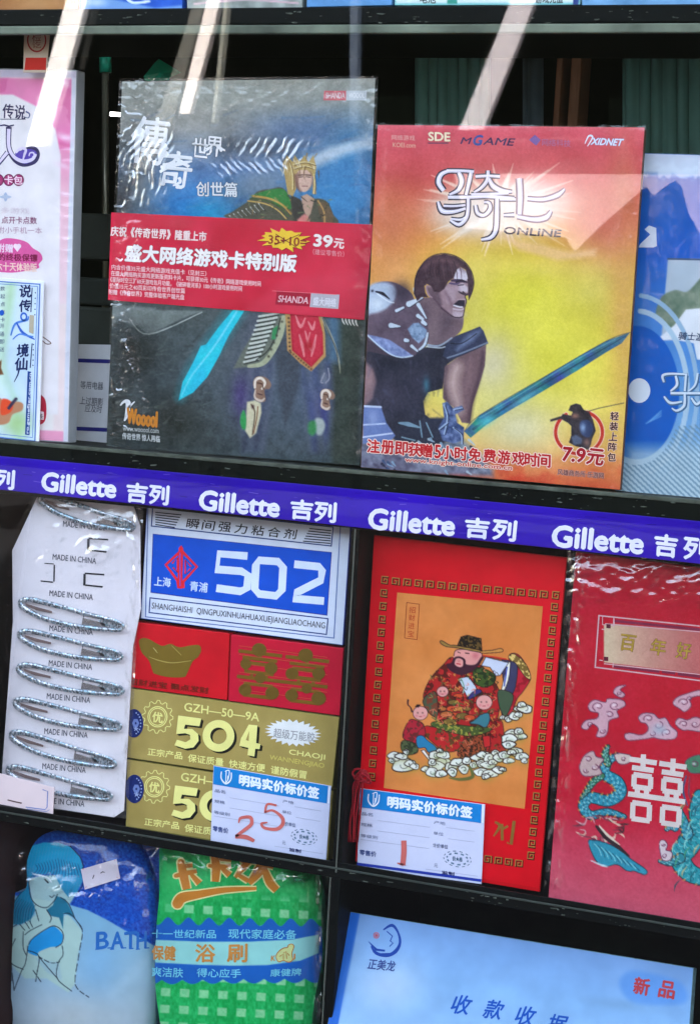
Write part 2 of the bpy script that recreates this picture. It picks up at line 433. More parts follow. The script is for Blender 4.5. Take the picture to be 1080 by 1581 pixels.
# worn lower lip of the top rail and grey dust line along the upper one
box('rail_lip', W0, W1, -.0015, .0058, .3635, .3702, m_lip, cab, .0012)
box('dust_edge', W0, W1, -.0008, .004, ZU - .0015, ZU + .0016, mat_solid((84, 90, 78), .7, name='dusty_edge', scale=60, var=(.3, 1.3)), cab, .0006)
box('rail_bead', W0, W1, -.0012, .0, -.2812, -.2796, mat_solid((60, 66, 60), .4, name='bead'), cab, .0005)
rs = np.random.RandomState(4)   # chipped paint and grime on the rails: small flakes proud of the metal
V, F = [], []
cl_ = rs.uniform(-.36, .34, 14)
for k in range(260):
    x = cl_[rs.randint(14)] + rs.normal(0, .012) if k % 4 else rs.uniform(-.36, .34); z, hz = ((.3755, .005), (.0245, .0055), (-.284, .004))[k % 3]
    z += rs.uniform(-hz, hz); r = rs.uniform(.0002, .0011) * rs.uniform(.5, 1.4); n0 = len(V); m = 6
    st = rs.uniform(1, 4)
    for j in range(m):
        a = 2 * math.pi * j / m; q = r * rs.uniform(.4, 1.2)
        V.append((x + q * math.cos(a) * st, -.0004 - rs.uniform(0, .0003), z + q * math.sin(a) * .6))
    F.append(tuple(range(n0, n0 + m)))
gr = mesh_obj('chipped_paint', V, F, mat_solid((92, 98, 88), .7, name='chips', scale=300, var=(.1, 1.4)), cab); tag(gr, kind='stuff')
# posts
m_al = mat_solid((120, 126, 116), .35, .6, name='aluminium')
box('post', .0015, .0090, .0004, .20, ZM - .0005, -.0127, BLACK, cab, .001)
box('post', .0015, .0090, .0004, .20, -.5998, -.2888, BLACK, cab, .001)
box('post_edge', .0048, .0058, -.0006, .0003, ZM, -.0127, m_al, cab, .0002)
box('post_edge', .0004, .0013, -.0006, .02, -.5998, -.2888, m_al, cab, .0002)
box('post', W0, -.3185, .0004, .20, ZM - .0005, -.0127, BLACK, cab, .001)
box('post', W0, -.310, .0004, .20, -.5998, -.2888, mat_solid((40, 22, 20), .6, name='brown_wood'), cab, .001)
box('back_panel', W0, W1, .165, .175, ZM, -.0005, mat_solid((13, 17, 14), .9, name='back_board', spec=.1), cab, 0)
box('back_panel', W0, W1, .185, .195, -.5998, -.2888, mat_solid((13, 20, 14), .9, name='back_board2', scale=30, var=(.4, 1.5), spec=.1), cab, 0)

# window pane
gm, nt, N, L, b = new_mat('window_glass'); N.remove(b); out = N['Material Output']
tr = N.new('ShaderNodeBsdfTransparent'); tr.inputs[0].default_value = (.985, .975, .985, 1)
gl = N.new('ShaderNodeBsdfGlossy'); gl.inputs['Roughness'].default_value = .012
mx = N.new('ShaderNodeMixShader'); L.new(schlick(N, L), mx.inputs[0]); L.new(tr.outputs[0], mx.inputs[1]); L.new(gl.outputs[0], mx.inputs[2]); L.new(mx.outputs[0], out.inputs[0])
YG = -.0215
pane = box('window_pane', W0, W1, YG - .004, YG, Z0, Z1, gm, None, 0)
tag(pane, 'large clear glass pane closing the display window, with street reflections', 'window')

# added bars and board, unseen and shaped to mirror as streaks in the pane
def refl(px, py, dist):
    d = M3 @ np.array([px - CX, py - CY, FOC]); t = (YG - .004 - CAM[1]) / d[1]; G = CAM + t * d
    r = d.copy(); r[1] = -r[1]; r = r / -r[1] * dist
    return G + r
white = mat_solid((236, 242, 250), .6, name='white_enamel', scale=1, var=(.92, 1.03))
def beam(name, label, q, dist, mat, thick=.05, cat='awning strut', group=None):
    P = np.array([refl(x, y, dist) for x, y in q]); base = P.mean(0)
    n = len(q); V = np.vstack([P, P + np.array([0, -thick, 0])]) - base
    me = bpy.data.meshes.new(name); me.from_pydata([tuple(v) for v in V], [], [tuple(range(n)), tuple(range(2 * n - 1, n - 1, -1))] + [(i, n + i, n + (i + 1) % n, (i + 1) % n) for i in range(n)])
    me.materials.append(mat); o = bpy.data.objects.new(name, me); o.location = base; COL.objects.link(o)
    return tag(o, label, cat, group)
beam('streak_strut', 'broad bright white strut added for its streak at the upper left corner of the glass', [(118, -60), (150, -60), (72, 225), (40, 225)], 9.0, white)
grey_e = mat_solid((150, 150, 150), .6, name='grey_enamel', scale=1, var=(.85, 1.05)); dim_e = mat_solid((96, 100, 98), .6, name='dull_enamel', scale=1, var=(.7, 1.1))
beam('streak_strut', 'slim white strut added for its streak over the grey box', [(334, -60), (356, -60), (292, 175), (276, 175)], 9.0, mat_solid((232, 232, 236), .6, name='offwhite_enamel', scale=1, var=(.8, 1.05)))
beam('streak_strut', 'dull grey slat added for its faint streak left of the slim white strut', [(318, -60), (334, -60), (262, 200), (228, 260), (206, 260), (250, 160)], 9.3, dim_e)
beam('streak_strut', 'narrow grey slat added for its streak right of the broad white strut', [(150, -60), (158, -60), (100, 112), (92, 112)], 9.2, grey_e)
beam('streak_strut', 'faint thin rod added for its streak right of the narrow grey slat', [(158, -60), (161, -60), (124, 108), (121, 108)], 9.2, dim_e)
beam('added_street_post', 'bluish street post added for its upright image in the upper middle of the glass', [(540, -60), (552, -60), (551, 190), (539, 190)], 9.3, mat_solid((70, 84, 104), .6, name='blue_post', scale=1), cat='street post')
beam('streak_strut', 'broad pale strut added for its streak above the red and yellow box', [(812, -60), (850, -60), (745, 200), (708, 200)], 9.0, mat_solid((182, 182, 194), .6, name='pink_enamel', scale=1, var=(.95, 1.03)))
beam('streak_strut', 'thin pale rod added for its streak beside the slim white strut', [(352, -60), (358, -60), (331, 190), (326, 190)], 9.0, mat_solid((130, 136, 132), .6, name='grey_rod'))
bd = mat_solid((146, 138, 144), .7, name='board_paint', scale=1.2, var=(.75, 1.1))
beam('band_reflector', 'pale street signboard added to mirror as a bright band across the right-hand boxes', [(700, 268), (1260, 270), (1260, 372), (1086, 372), (1062, 330), (1052, 290), (1042, 279), (1030, 284), (1008, 302), (996, 288), (930, 345), (886, 388), (872, 366), (720, 352)], 9.5, bd, .04, 'reflector')  # unseen board, outlined to mirror like a band of sky glare

# inside the shop, far back; curtains and posts stand for reflections in the pane
hc = mat_solid((96, 136, 122), .8, name='grey_green_curtain', scale=20)
def mirrored_curtain(label, px0, px1, py0, py1, y, mat, waves):
    s = Surf(y); q = [(px0, py0), (px1, py0), (px1, py1), (px0, py1)]
    A = s.P(q); n = 60; V, F = [], []
    for i in range(n + 1):
        t = i / n; top = A[0] * (1 - t) + A[1] * t; bot = A[3] * (1 - t) + A[2] * t
        dy = .004 * math.sin(t * waves * 2 * math.pi) + .002 * math.sin(t * waves * 9.1)
        V += [tuple(top + np.array([0, dy, 0])), tuple(bot + np.array([0, dy, 0]))]
    F = [(2 * i, 2 * i + 2, 2 * i + 3, 2 * i + 1) for i in range(n)]
    root = mesh_obj('mirrored_curtain', V, F, mat, smooth=True)
    md = root.modifiers.new('cloth', 'SOLIDIFY'); md.thickness = .003
    return tag(root, label, 'mirrored_curtain')
mirrored_curtain('grey green pleated curtain set inside for a reflection, left of centre', 640, 752, 66, 420, .75, hc, 7)
mirrored_curtain('grey green pleated curtain set inside for a reflection at the right', 960, 1120, 60, 420, .75, hc, 8)
mirrored_curtain('narrow pale strip of curtain set inside for a reflection beside the brown posts', 806, 838, 70, 420, .78, mat_solid((96, 110, 112), .8, name='blue_grey_curtain'), 1)
s = Surf(.7)
for px, w, lab in ((868, 10, 'slimmer brown post set inside for a reflected column'), (894, 17, 'thicker brown post set inside for a reflected column')):
    a = s.P([(px - w / 2, 10), (px + w / 2, 10)])
    p = box('mirrored_post', a[0][0], a[1][0], .7, .74, ZG, 1.9, mat_solid((128, 84, 56), .6, name='brown_post', scale=15), None, .004)
    tag(p, lab, 'post')
s = Surf(.35); a = s.P([(163, 112), (163, 660)]); c0 = s.P([(163, 84)])[0]
pole = empty('steel_rod', tuple(a[1]), 'upright steel rod with a green cap standing behind the shelf', 'rod')
tube('rod', [tuple(a[1]), tuple(a[0])], .0035, mat_solid((150, 144, 120), .3, .8, name='steel'), pole)
tube('green_cap', [tuple(a[0]), tuple(c0)], .006, mat_solid((20, 120, 90), .4, name='green_plastic'), pole)
# ceiling lamp seen as a small bright oval behind
s = Surf(.6); a = s.P([(171, 176), (189, 177)])
lm, nt, N, L, b = new_mat('lit_lamp'); b.inputs['Base Color'].default_value = (1, 1, 1, 1); b.inputs['Emission Color'].default_value = (1, .97, .9, 1); b.inputs['Emission Strength'].default_value = 1.2
t = tube('lamp_tube', [tuple(a[0]), tuple(a[1])], .0022, lm); tag(t, 'tiny lit lamp glowing in the dark between the two left boxes', 'lamp')
# crumpled green plastic peeping over the grey box
gp = Surf(.075)
bm_pts = [(222, 118), (238, 98), (245, 91), (262, 101), (279, 112), (262, 120), (255, 140), (225, 140)]
gq = gp.P(bm_pts); cen = gp.P([(246, 112)], push=np.array([.006]))[0]; cb = gp.P([(246, 112)], push=np.array([-.006]))[0]
V = [tuple(p) for p in gq] + [tuple(cen), tuple(cb)]; n = len(bm_pts)
F = [(i, (i + 1) % n, n) for i in range(n)] + [((i + 1) % n, i, n + 1) for i in range(n)]
gpo = mesh_obj('green_plastic_bag', V, F, mat_solid((16, 140, 108), .35, name='green_bag', scale=80)); tag(gpo, 'crumpled green plastic bag peeping over the grey fantasy game box', 'bag')
# dim clutter on the shelf behind, left of the grey box
for k, (x0, y0, x1, y1, c) in enumerate(((128, 330, 168, 400, (66, 70, 62)), (126, 430, 168, 470, (60, 66, 60)), (124, 475, 168, 532, (74, 80, 72)))):
    s = Surf(.16 + .01 * k); P = s.P([(x0, y1), (x1, y0)])
    o = box('cardboard_carton', P[0][0] - .02, P[1][0] + .02, .16, .20, P[0][2], P[1][2], mat_solid(c, .8, name='grey_carton', scale=50), None, .003)
    tag(o, ('topmost', 'middle', 'lowest')[k] + ' of the dim grey cartons in the gap left of the grey box', 'carton', 'cartons stacked behind the shelf')

# ================================================================== blue shelf strip with white lettering
sG = Surf(-.0022)
qG = [(-480, 659.3), (1600, 853.6), (1600, 925.7), (-480, 704.9)]
gs = item('shelf_strip', 'long deep violet blue plastic strip with white brand lettering along the shelf edge', 'strip', qG, sG, .0018, mat_solid((44, 12, 160), .4, name='violet_plastic', var=(.75, 1.2), scale=14), bevel=.0004)
k = Ink(); GW = (226, 226, 246)
G = [((66, 729), (179, 740.5), (65, 757)), ((309, 757), (431, 768.5), (308, 786.5)), ((570, 785), (701, 796), (569, 816)), ((853, 811), (992, 823), (852, 843)), ((-174, 706), (-64, 716), (-175, 732)), ((1150, 838), (1297, 851), (1149, 872))]
for TL, TR, BL in G:
    TL, TR, BL = map(np.array, (TL, TR, BL)); L = np.linalg.norm(TR - TL) / 113; e = (TR - TL) / np.linalg.norm(TR - TL)
    k.text('Gillette', TL, TR + e * 0, BL, GW, .052, 3, shear=.06)
    g0, g1 = TL + e * 71 * L + (0, 11.5 * L), TL + e * 100 * L + (0, 11.8 * L); k.line([g0, g1], 4.2 * L, GW, 3.4)   # the joined crossbar
for ch, q in (('吉', [(197, 745), (228, 748), (195, 774)]), ('列', [(232, 748), (261, 751), (230, 777)]), ('吉', [(450, 771), (483, 774), (448, 800)]), ('列', [(487, 774), (519, 777), (485, 804)]),
              ('吉', [(719, 799), (755, 802), (717, 829)]), ('列', [(762, 801), (797, 805), (759, 832)]), ('吉', [(1011, 824), (1045, 828), (1009, 857)]), ('列', [(1056, 828), (1092, 832), (1054, 862)]), ('吉', [(-47, 720), (-15, 723), (-49, 748)]), ('列', [(-8, 724), (23, 727), (-10, 753)])):
    k.text(ch, *q, GW, .04, 3)
for j in range(90):
    rs = np.random.RandomState(j + 40); x, v = rs.uniform(0, 1080), rs.uniform(.06, .94); y = 704 + x * .0935 + v * (51 + x * .0105); d = rs.uniform(2, 16)
    k.line([(x, y), (x + d, y + d * .1 + rs.uniform(-1.5, 1.5))], rs.uniform(.4, 1.1), ((62, 30, 176), (30, 6, 120), (96, 74, 190))[j % 3], 2 + j * .008)
k.build('printed_lettering', sG, GLOSSY, gs)

# ================================================================== middle shelf
sM = Surf(.024)
# ---- card of glittering hair clips in a clear bag ---------------------------------------------
sH = Surf(.020)
qH = [(60, 762), (205, 780), (216, 812), (217, 940), (205, 1000), (191, 1252), (176, 1262), (0, 1236), (20, 960), (19, 850)]
hc_ = item('hair_clip_card', 'white card of hair clips in a clear bag, left end of the middle shelf', 'card', qH, sH, .0012, mat_solid((234, 228, 232), .6, name='white_card', var=(.95, 1.03)), bevel=.0003)
k = Ink(); DK = (70, 70, 84)
for j, (x, y) in enumerate(((98, 804), (82, 855), (77, 911), (77, 965), (76, 1019), (73, 1070), (69, 1124), (66, 1178), (64, 1230))):
    w = 64 if j == 0 else 67; k.text('MADE IN CHINA', (x, y), (x + w, y + w * .1), (x - .6, y + 9), DK, .012, 2)
k.build('printed_lettering', sH, PAPER, hc_)
# die-cut tongues of the card standing proud, dark slots under them
slot = mat_solid((38, 38, 46), .8, name='slot'); tongue = mat_solid((206, 208, 224), .6, name='card_tongue')
for j, (x, y) in enumerate(((137, 826), (131, 880), (67, 866))):
    s1 = Surf(.0196); w = 34; left = x < 100
    solid('slot', [(x, y + 4), (x + w - 4, y + 6), (x + w - 4, y + 8.5), (x, y + 6.5)] if not left else [(x + 2, y + 3), (x + 16, y + 4), (x + 16, y + 5.5), (x + 2, y + 4.5)], s1, .0003, slot, hc_, 0)
    solid('slot', [(x - 2, y + 6), (x + 1.5, y + 6), (x + 1, y + 24), (x - 2.5, y + 24)] if not left else [(x + 16, y + 6), (x + 18, y + 6), (x + 17.5, y + 32), (x + 15.5, y + 32)], s1, .0003, slot, hc_, 0)
    solid('slot', [(x, y + 22), (x + 28, y + 25), (x + 27, y + 27.5), (x, y + 24.5)] if not left else [(x - 4, y + 30), (x + 15, y + 32), (x + 15, y + 34), (x - 4, y + 32)], s1, .0003, slot, hc_, 0)
# glitter metal
gm2, nt, N, L, b = new_mat('glitter_metal')
tc = N.new('ShaderNodeTexCoord'); vo = N.new('ShaderNodeTexVoronoi'); vo.inputs['Scale'].default_value = 640; L.new(tc.outputs['Object'], vo.inputs['Vector'])
cr = N.new('ShaderNodeValToRGB'); L.new(vo.outputs['Color'], cr.inputs[0])
cr.color_ramp.elements[0].position = .15; cr.color_ramp.elements[0].color = (.12, .13, .14, 1); cr.color_ramp.elements[1].position = .75; cr.color_ramp.elements[1].color = (.85, .88, .92, 1)
for p, col in ((.35, (.2, .26, .3, 1)), (.5, (.5, .52, .58, 1)), (.62, (.28, .5, .6, 1))): e = cr.color_ramp.elements.new(p); e.color = col
L.new(cr.outputs[0], b.inputs['Base Color']); b.inputs['Metallic'].default_value = .75; b.inputs['Roughness'].default_value = .28
bp = N.new('ShaderNodeBump'); bp.inputs['Strength'].default_value = .9; bp.inputs['Distance'].default_value = .0006; L.new(vo.outputs['Color'], bp.inputs['Height']); L.new(bp.outputs[0], b.inputs['Normal'])
m_sil = mat_solid((210, 206, 206), .2, .9, name='clip_steel')
clipL = ((31, 936, 190, 974), (30, 985, 188, 1020), (28, 1037, 190, 1073), (23, 1090, 186, 1128), (17, 1140, 178, 1186), (12, 1194, 172, 1236))
m_brn = mat_solid((140, 118, 114), .3, .5, name='clip_underside')
def hair_clip(x0, y0, x1, y1, label, half=False):
    """an open snap clip: a sprung loop, round at the left, pinched at the right, with its tongue inside"""
    sc = Surf(.0165)
    T = lambda u, v: (x0 + u * (x1 - x0) - v * .10 * 0, y0 + u * (y1 - y0) + v)
    loop = [T(*p) for p in ((.03, -13), (.14, -16), (.38, -13), (.68, -8), (.93, -5), (1, 0), (.985, 6), (.93, 9), (.72, 12), (.46, 13), (.22, 9), (.06, 1), (.005, -6))]
    lp = spline(loop, True, 5)
    P = sc.P(lp, push=.0012 * np.sin(np.linspace(0, 2 * np.pi, len(lp), endpoint=False) * .5))
    base = empty('hair_clip', tuple(P.mean(0)), label, 'hair clip', 'glitter hair clips snapped on the card')
    wr = [.0020 + .0005 * math.sin(i / len(P) * 6.28 + 2) for i in range(len(P))]
    tube('loop', [tuple(p) for p in P], .0021, gm2, base, seg=8, closed=True, flat=.4, rad=wr)
    s4 = Surf(.0170)
    solid('end_plate', [T(.80, -5.5), T(.95, -4.5), T(.985, 0), T(.95, 6), T(.80, 6), T(.76, 0)], s4, .0008, gm2, base, .0002)
    solid('tongue', [T(.05, -9), T(.18, -6), T(.31, -4), T(.31, -.5), T(.16, -1), T(.06, -5)], s4, .0005, m_brn, base, .0001)
    solid('tongue', [T(.61, -2), T(.82, 1), T(.84, 7), T(.60, 9)], s4, .0005, m_sil, base, .0001)
    return base
nm = ('uppermost full', 'second full', 'third', 'fourth', 'fifth', 'lowest')
for j, (x0, y0, x1, y1) in enumerate(clipL):
    hair_clip(x0, y0 + 3, x1, y1 - 8, 'silver glitter hair clip, ' + nm[j] + ' of the six lower ones on the card')
hair_clip(62, 778, 207, 812, 'glittering silver hair clip at the top of the card, half under the blue strip')
# each clip is held by a tongue of card that passes over it
for j, (x0, y0, x1, y1) in enumerate(clipL):
    xa, ya = x0 + (x1 - x0) * .62, y0 + (y1 - y0) * .62 - 10
    s1 = Surf(.0150); k = Ink()
    k.line([(xa, ya), (xa + 24, ya + 2)], .9, (120, 120, 130)); k.line([(xa, ya), (xa - 2, ya + 24)], 1.3, (84, 84, 96)); k.build('tongue_edge', Surf(.0198), PAPER, hc_)
def bagH(X, Y):
    h = .0030 * vnoise(X * .9 + Y * .3, Y, 32, 31, 2, True) + .0008 * vnoise(X, Y, 8, 33, 2)
    E = np.exp(-((Y - 830) / 46) ** 2) * np.exp(-((X - 150) / 70) ** 2); h = h + .0055 * E * vnoise(X * .6 + Y * .5, Y * .6 - X * .3, 12, 35, 2, True)
    E = np.exp(-((X - 205 + (Y - 900) * .05) / 14) ** 2); h = h + .002 * E * vnoise(X, Y * .3, 6, 37, 2)
    return h - .004 * np.clip(abs(X - 105) / 105, 0, 1) ** 4
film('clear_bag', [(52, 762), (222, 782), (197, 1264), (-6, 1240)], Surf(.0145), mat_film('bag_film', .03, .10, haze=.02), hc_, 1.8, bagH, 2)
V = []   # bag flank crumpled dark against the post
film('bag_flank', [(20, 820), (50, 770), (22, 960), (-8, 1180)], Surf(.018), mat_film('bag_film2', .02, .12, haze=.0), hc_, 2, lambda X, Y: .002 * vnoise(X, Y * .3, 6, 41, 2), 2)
# pinkish price tag before the card
s5 = Surf(.0065)
q = [(-30, 1186), (84, 1216), (82, 1257), (-32, 1236)]
tg = item('price_tag', 'blank pinkish price tag with a blue corner line, cut by the left edge', 'price tag', q, s5, .0008, mat_solid((226, 206, 206), .5, name='pink_tag', var=(.95, 1.04)), bevel=.0003)
k = Ink(); k.line([(40, 1246), (70, 1250), (73, 1246), (74, 1222), (66, 1219)], 1.4, (110, 130, 190), 2); k.line([(42, 1249), (72, 1253), (77, 1250)], .8, (110, 130, 190), 2.2); k.line([(12, 1235), (24, 1238), (34, 1240)], 2, (96, 70, 70), 2)
k.build('tag_print', s5, GLOSSY, tg)

# ---- the 502 box ---------------------------------------------------------------------------------
q502 = [(227, 778), (541, 813), (529, 996.5), (217, 955)]
b5 = item('glue_box', 'white and blue glue box with big 502 lettering resting on two red boxes', 'box', q502, sM, .012, mat_solid((70, 96, 190), .45, name='blue_flap'), bevel=.0006)
c = Canvas([(228, 779), (540, 814), (528, 995.5), (218, 954)], 4, (218, 226, 240)); c.tex(60, 8, 4, 2); c.build('front_print', sM, GLOSSY, b5, 1)
k = Ink(); NV = (38, 62, 130); BL_ = (14, 82, 200)
Z = Zm(0, 680, 2)
k.frame(Z(456, 200, 1052, 262, 1032, 612, 448, 546), 1.6, (96, 120, 176), 2)
k.frame(Z(470, 206, 1030, 266, 1024, 328, 466, 266), 1.8, NV, 2.1)
k.poly(Z(472, 288, 1024, 345, 1010, 541, 465, 470), BL_, 2.1); k.frame(Z(472, 288, 1024, 345, 1010, 541, 465, 470), 1.2, (30, 60, 150), 2.3)
k.frame(Z(462, 484, 1014, 549, 1009, 601, 459, 533), 1.8, NV, 2.1)
for j in range(6):
    k.line(Z(480, 222 + j * 7.5, 560 - j * 4, 230 + j * 7.8), 1.7, (40, 46, 70), 2.4); k.line(Z(955 - j * 4, 272 + j * 7.8, 1022 - j * .4, 279 + j * 7.8), 1.7, (40, 46, 70), 2.4)
for ch, x in zip('瞬间强力粘合剂', (576, 624, 674, 724, 776, 826, 876)):
    y = 240 + (x - 576) * .105; k.text(ch, *Z(x + 4, y, x + 42, y + 4, x - 2, y + 30), (34, 34, 44), .012, 3)
k.line(Z(560, 340, 512, 384, 548, 432, 552, 456), 4.2, (226, 40, 58), 3); k.line(Z(560, 340, 608, 390, 566, 436, 566, 456), 4.2, (226, 40, 58), 3.1)
k.poly(Z(552, 332, 560, 324, 566, 334, 562, 458, 548, 456), (226, 40, 58), 3.3); k.line(Z(532, 380, 548, 362, 548, 408, 534, 392), 2.6, (226, 40, 58), 3.5); k.line(Z(590, 390, 572, 368, 572, 412, 588, 396), 2.6, (226, 40, 58), 3.6); k.line(Z(556, 346, 556, 450), 1.2, BL_, 3.8)
k.text('上海', *Z(478, 420, 528, 425, 476, 448), (206, 224, 246), .02, 3); k.text('青浦', *Z(588, 434, 642, 440, 586, 464), (206, 224, 246), .02, 3)
DG = (218, 230, 246)   # rounded square digits drawn as strokes
k.line(Z(764, 357, 676, 350, 670, 400, 748, 404), 12, DG, 3); k.line(Z(670, 398, 745, 404, 766, 416, 762, 456, 742, 466, 668, 456), [12, 12, 12, 12, 12, 12], DG, 3.1)
k.line(Z(800, 370, 858, 374, 874, 392, 870, 462, 852, 480, 800, 474, 786, 458, 790, 386), 12, DG, 3.2, closed=True)
k.line(Z(908, 382, 985, 390, 994, 402, 990, 432, 915, 470, 906, 488, 1000, 496), 12, DG, 3.3)
k.text('SHANGHAISHI  QINGPUXINHUAHUAXUEJIANGLIAOCHANG', *Z(470, 500, 1004, 562, 468, 525), (44, 44, 54), .0, 3)
k.build('printed_lettering', sM, GLOSSY, b5)

# ---- two red matchbox-sized boxes under it ---------------------------------------------------------
qr = [(190, 958), (354, 978), (350, 1081), (187, 1059)]
r1 = item('red_box', 'red glue box with a gold ingot print, left of the gold lettered one', 'box', qr, sM, .0125, mat_solid((206, 14, 30), .4, name='red_card'), bevel=.0006)
k = Ink(); Z = Zm(180, 940, 3); GD = (150, 124, 44)
k.poly(Z(104, 150, 120, 136, 150, 140, 185, 160, 215, 172, 250, 162, 290, 178, 340, 170, 380, 168, 392, 190, 378, 222, 352, 244, 326, 300, 310, 316, 240, 316, 180, 302, 168, 290, 150, 240, 116, 200), GD, 2.2, smooth=True)
k.line(Z(150, 222, 200, 240, 262, 250, 345, 240), [1, 1.8, 1], (206, 184, 96), 3, smooth=True); k.line(Z(170, 180, 190, 205, 180, 190), 1, (236, 220, 140), 3); k.line(Z(255, 170, 300, 215), [1, 2, 1], (206, 184, 96), 3)
k.text('招财进宝 聚点发财', *Z(58, 320, 428, 364, 56, 350), (126, 40, 20), .02, 3)
k.build('gold_ingot_print', sM, GOLD, r1)
qr = [(356.5, 979.5), (530, 1001), (524, 1105), (352.5, 1082)]
r2 = item('red_box', 'red glue box with gold double happiness print, under the right half of the 502 box', 'box', qr, sM, .0125, mat_solid((200, 16, 48), .4, name='red_card2'), bevel=.0006)
k = Ink()
def dh(P0, P1, P3, col, w, layer, sub=None):
    """the double happiness sign: two joined 喜 in bars, over the parallelogram P0 P1 P3"""
    P0, P1, P3 = map(np.array, (P0, P1, P3)); n = [0]
    def bar(x0, y0, x1, y1, ww=w):
        a = P0 + (P1 - P0) * x0 + (P3 - P0) * y0; b = P0 + (P1 - P0) * x1 + (P3 - P0) * y1
        k.line([a, b], ww, col, layer + n[0] * .02); n[0] += 1
    for o in (0, .52):
        bar(o + .0, .10, o + .48, .10); bar(o + .24, 0, o + .24, .22); bar(o + .05, .22, o + .43, .22)
        for a, b, d, e in ((.08, .32, .40, .50),): bar(o + a, b, o + d, b); bar(o + a, e, o + d, e); bar(o + a + .015, b, o + a + .015, e); bar(o + d - .015, b, o + d - .015, e)
        bar(o + .16, .50, o + .16, .62); bar(o + .32, .50, o + .32, .62); bar(o + .0, .62, o + .48, .62)
        for a, b, d, e in ((.08, .74, .40, .98),): bar(o + a, b, o + d, b); bar(o + a, e, o + d, e); bar(o + a + .015, b, o + a + .015, e); bar(o + d - .015, b, o + d - .015, e)
    bar(.4, .62, .6, .62)
Z = Zm(180, 940, 3)
z_ = Z(566, 172, 985, 222, 552, 398); dh(z_[0], z_[1], z_[2], (150, 112, 36), 5.4, 2.2)
z_ = Z(566, 172, 985, 222, 552, 398)
for j in range(6): k.line([(369 + j * .0, 1003 + j * 13.5 - 6), (505, 1021 + j * 13.5 - 6)], .8, (226, 110, 70), 3.4 + j * .02)
for x, y, rr in ((660, 190, 34), (875, 215, 34), (598, 255, 26), (715, 275, 30), (812, 300, 30), (935, 300, 30), (665, 320, 26), (595, 375, 30), (720, 390, 32), (810, 400, 30), (880, 370, 24), (935, 415, 34)):
    k.ellipse(*Z(x, y)[0], rr / 3, rr / 3.2, (134, 106, 38), 3.9 + x * .0002, n=14)
k.build('double_happiness_print', sM, GOLD, r2)

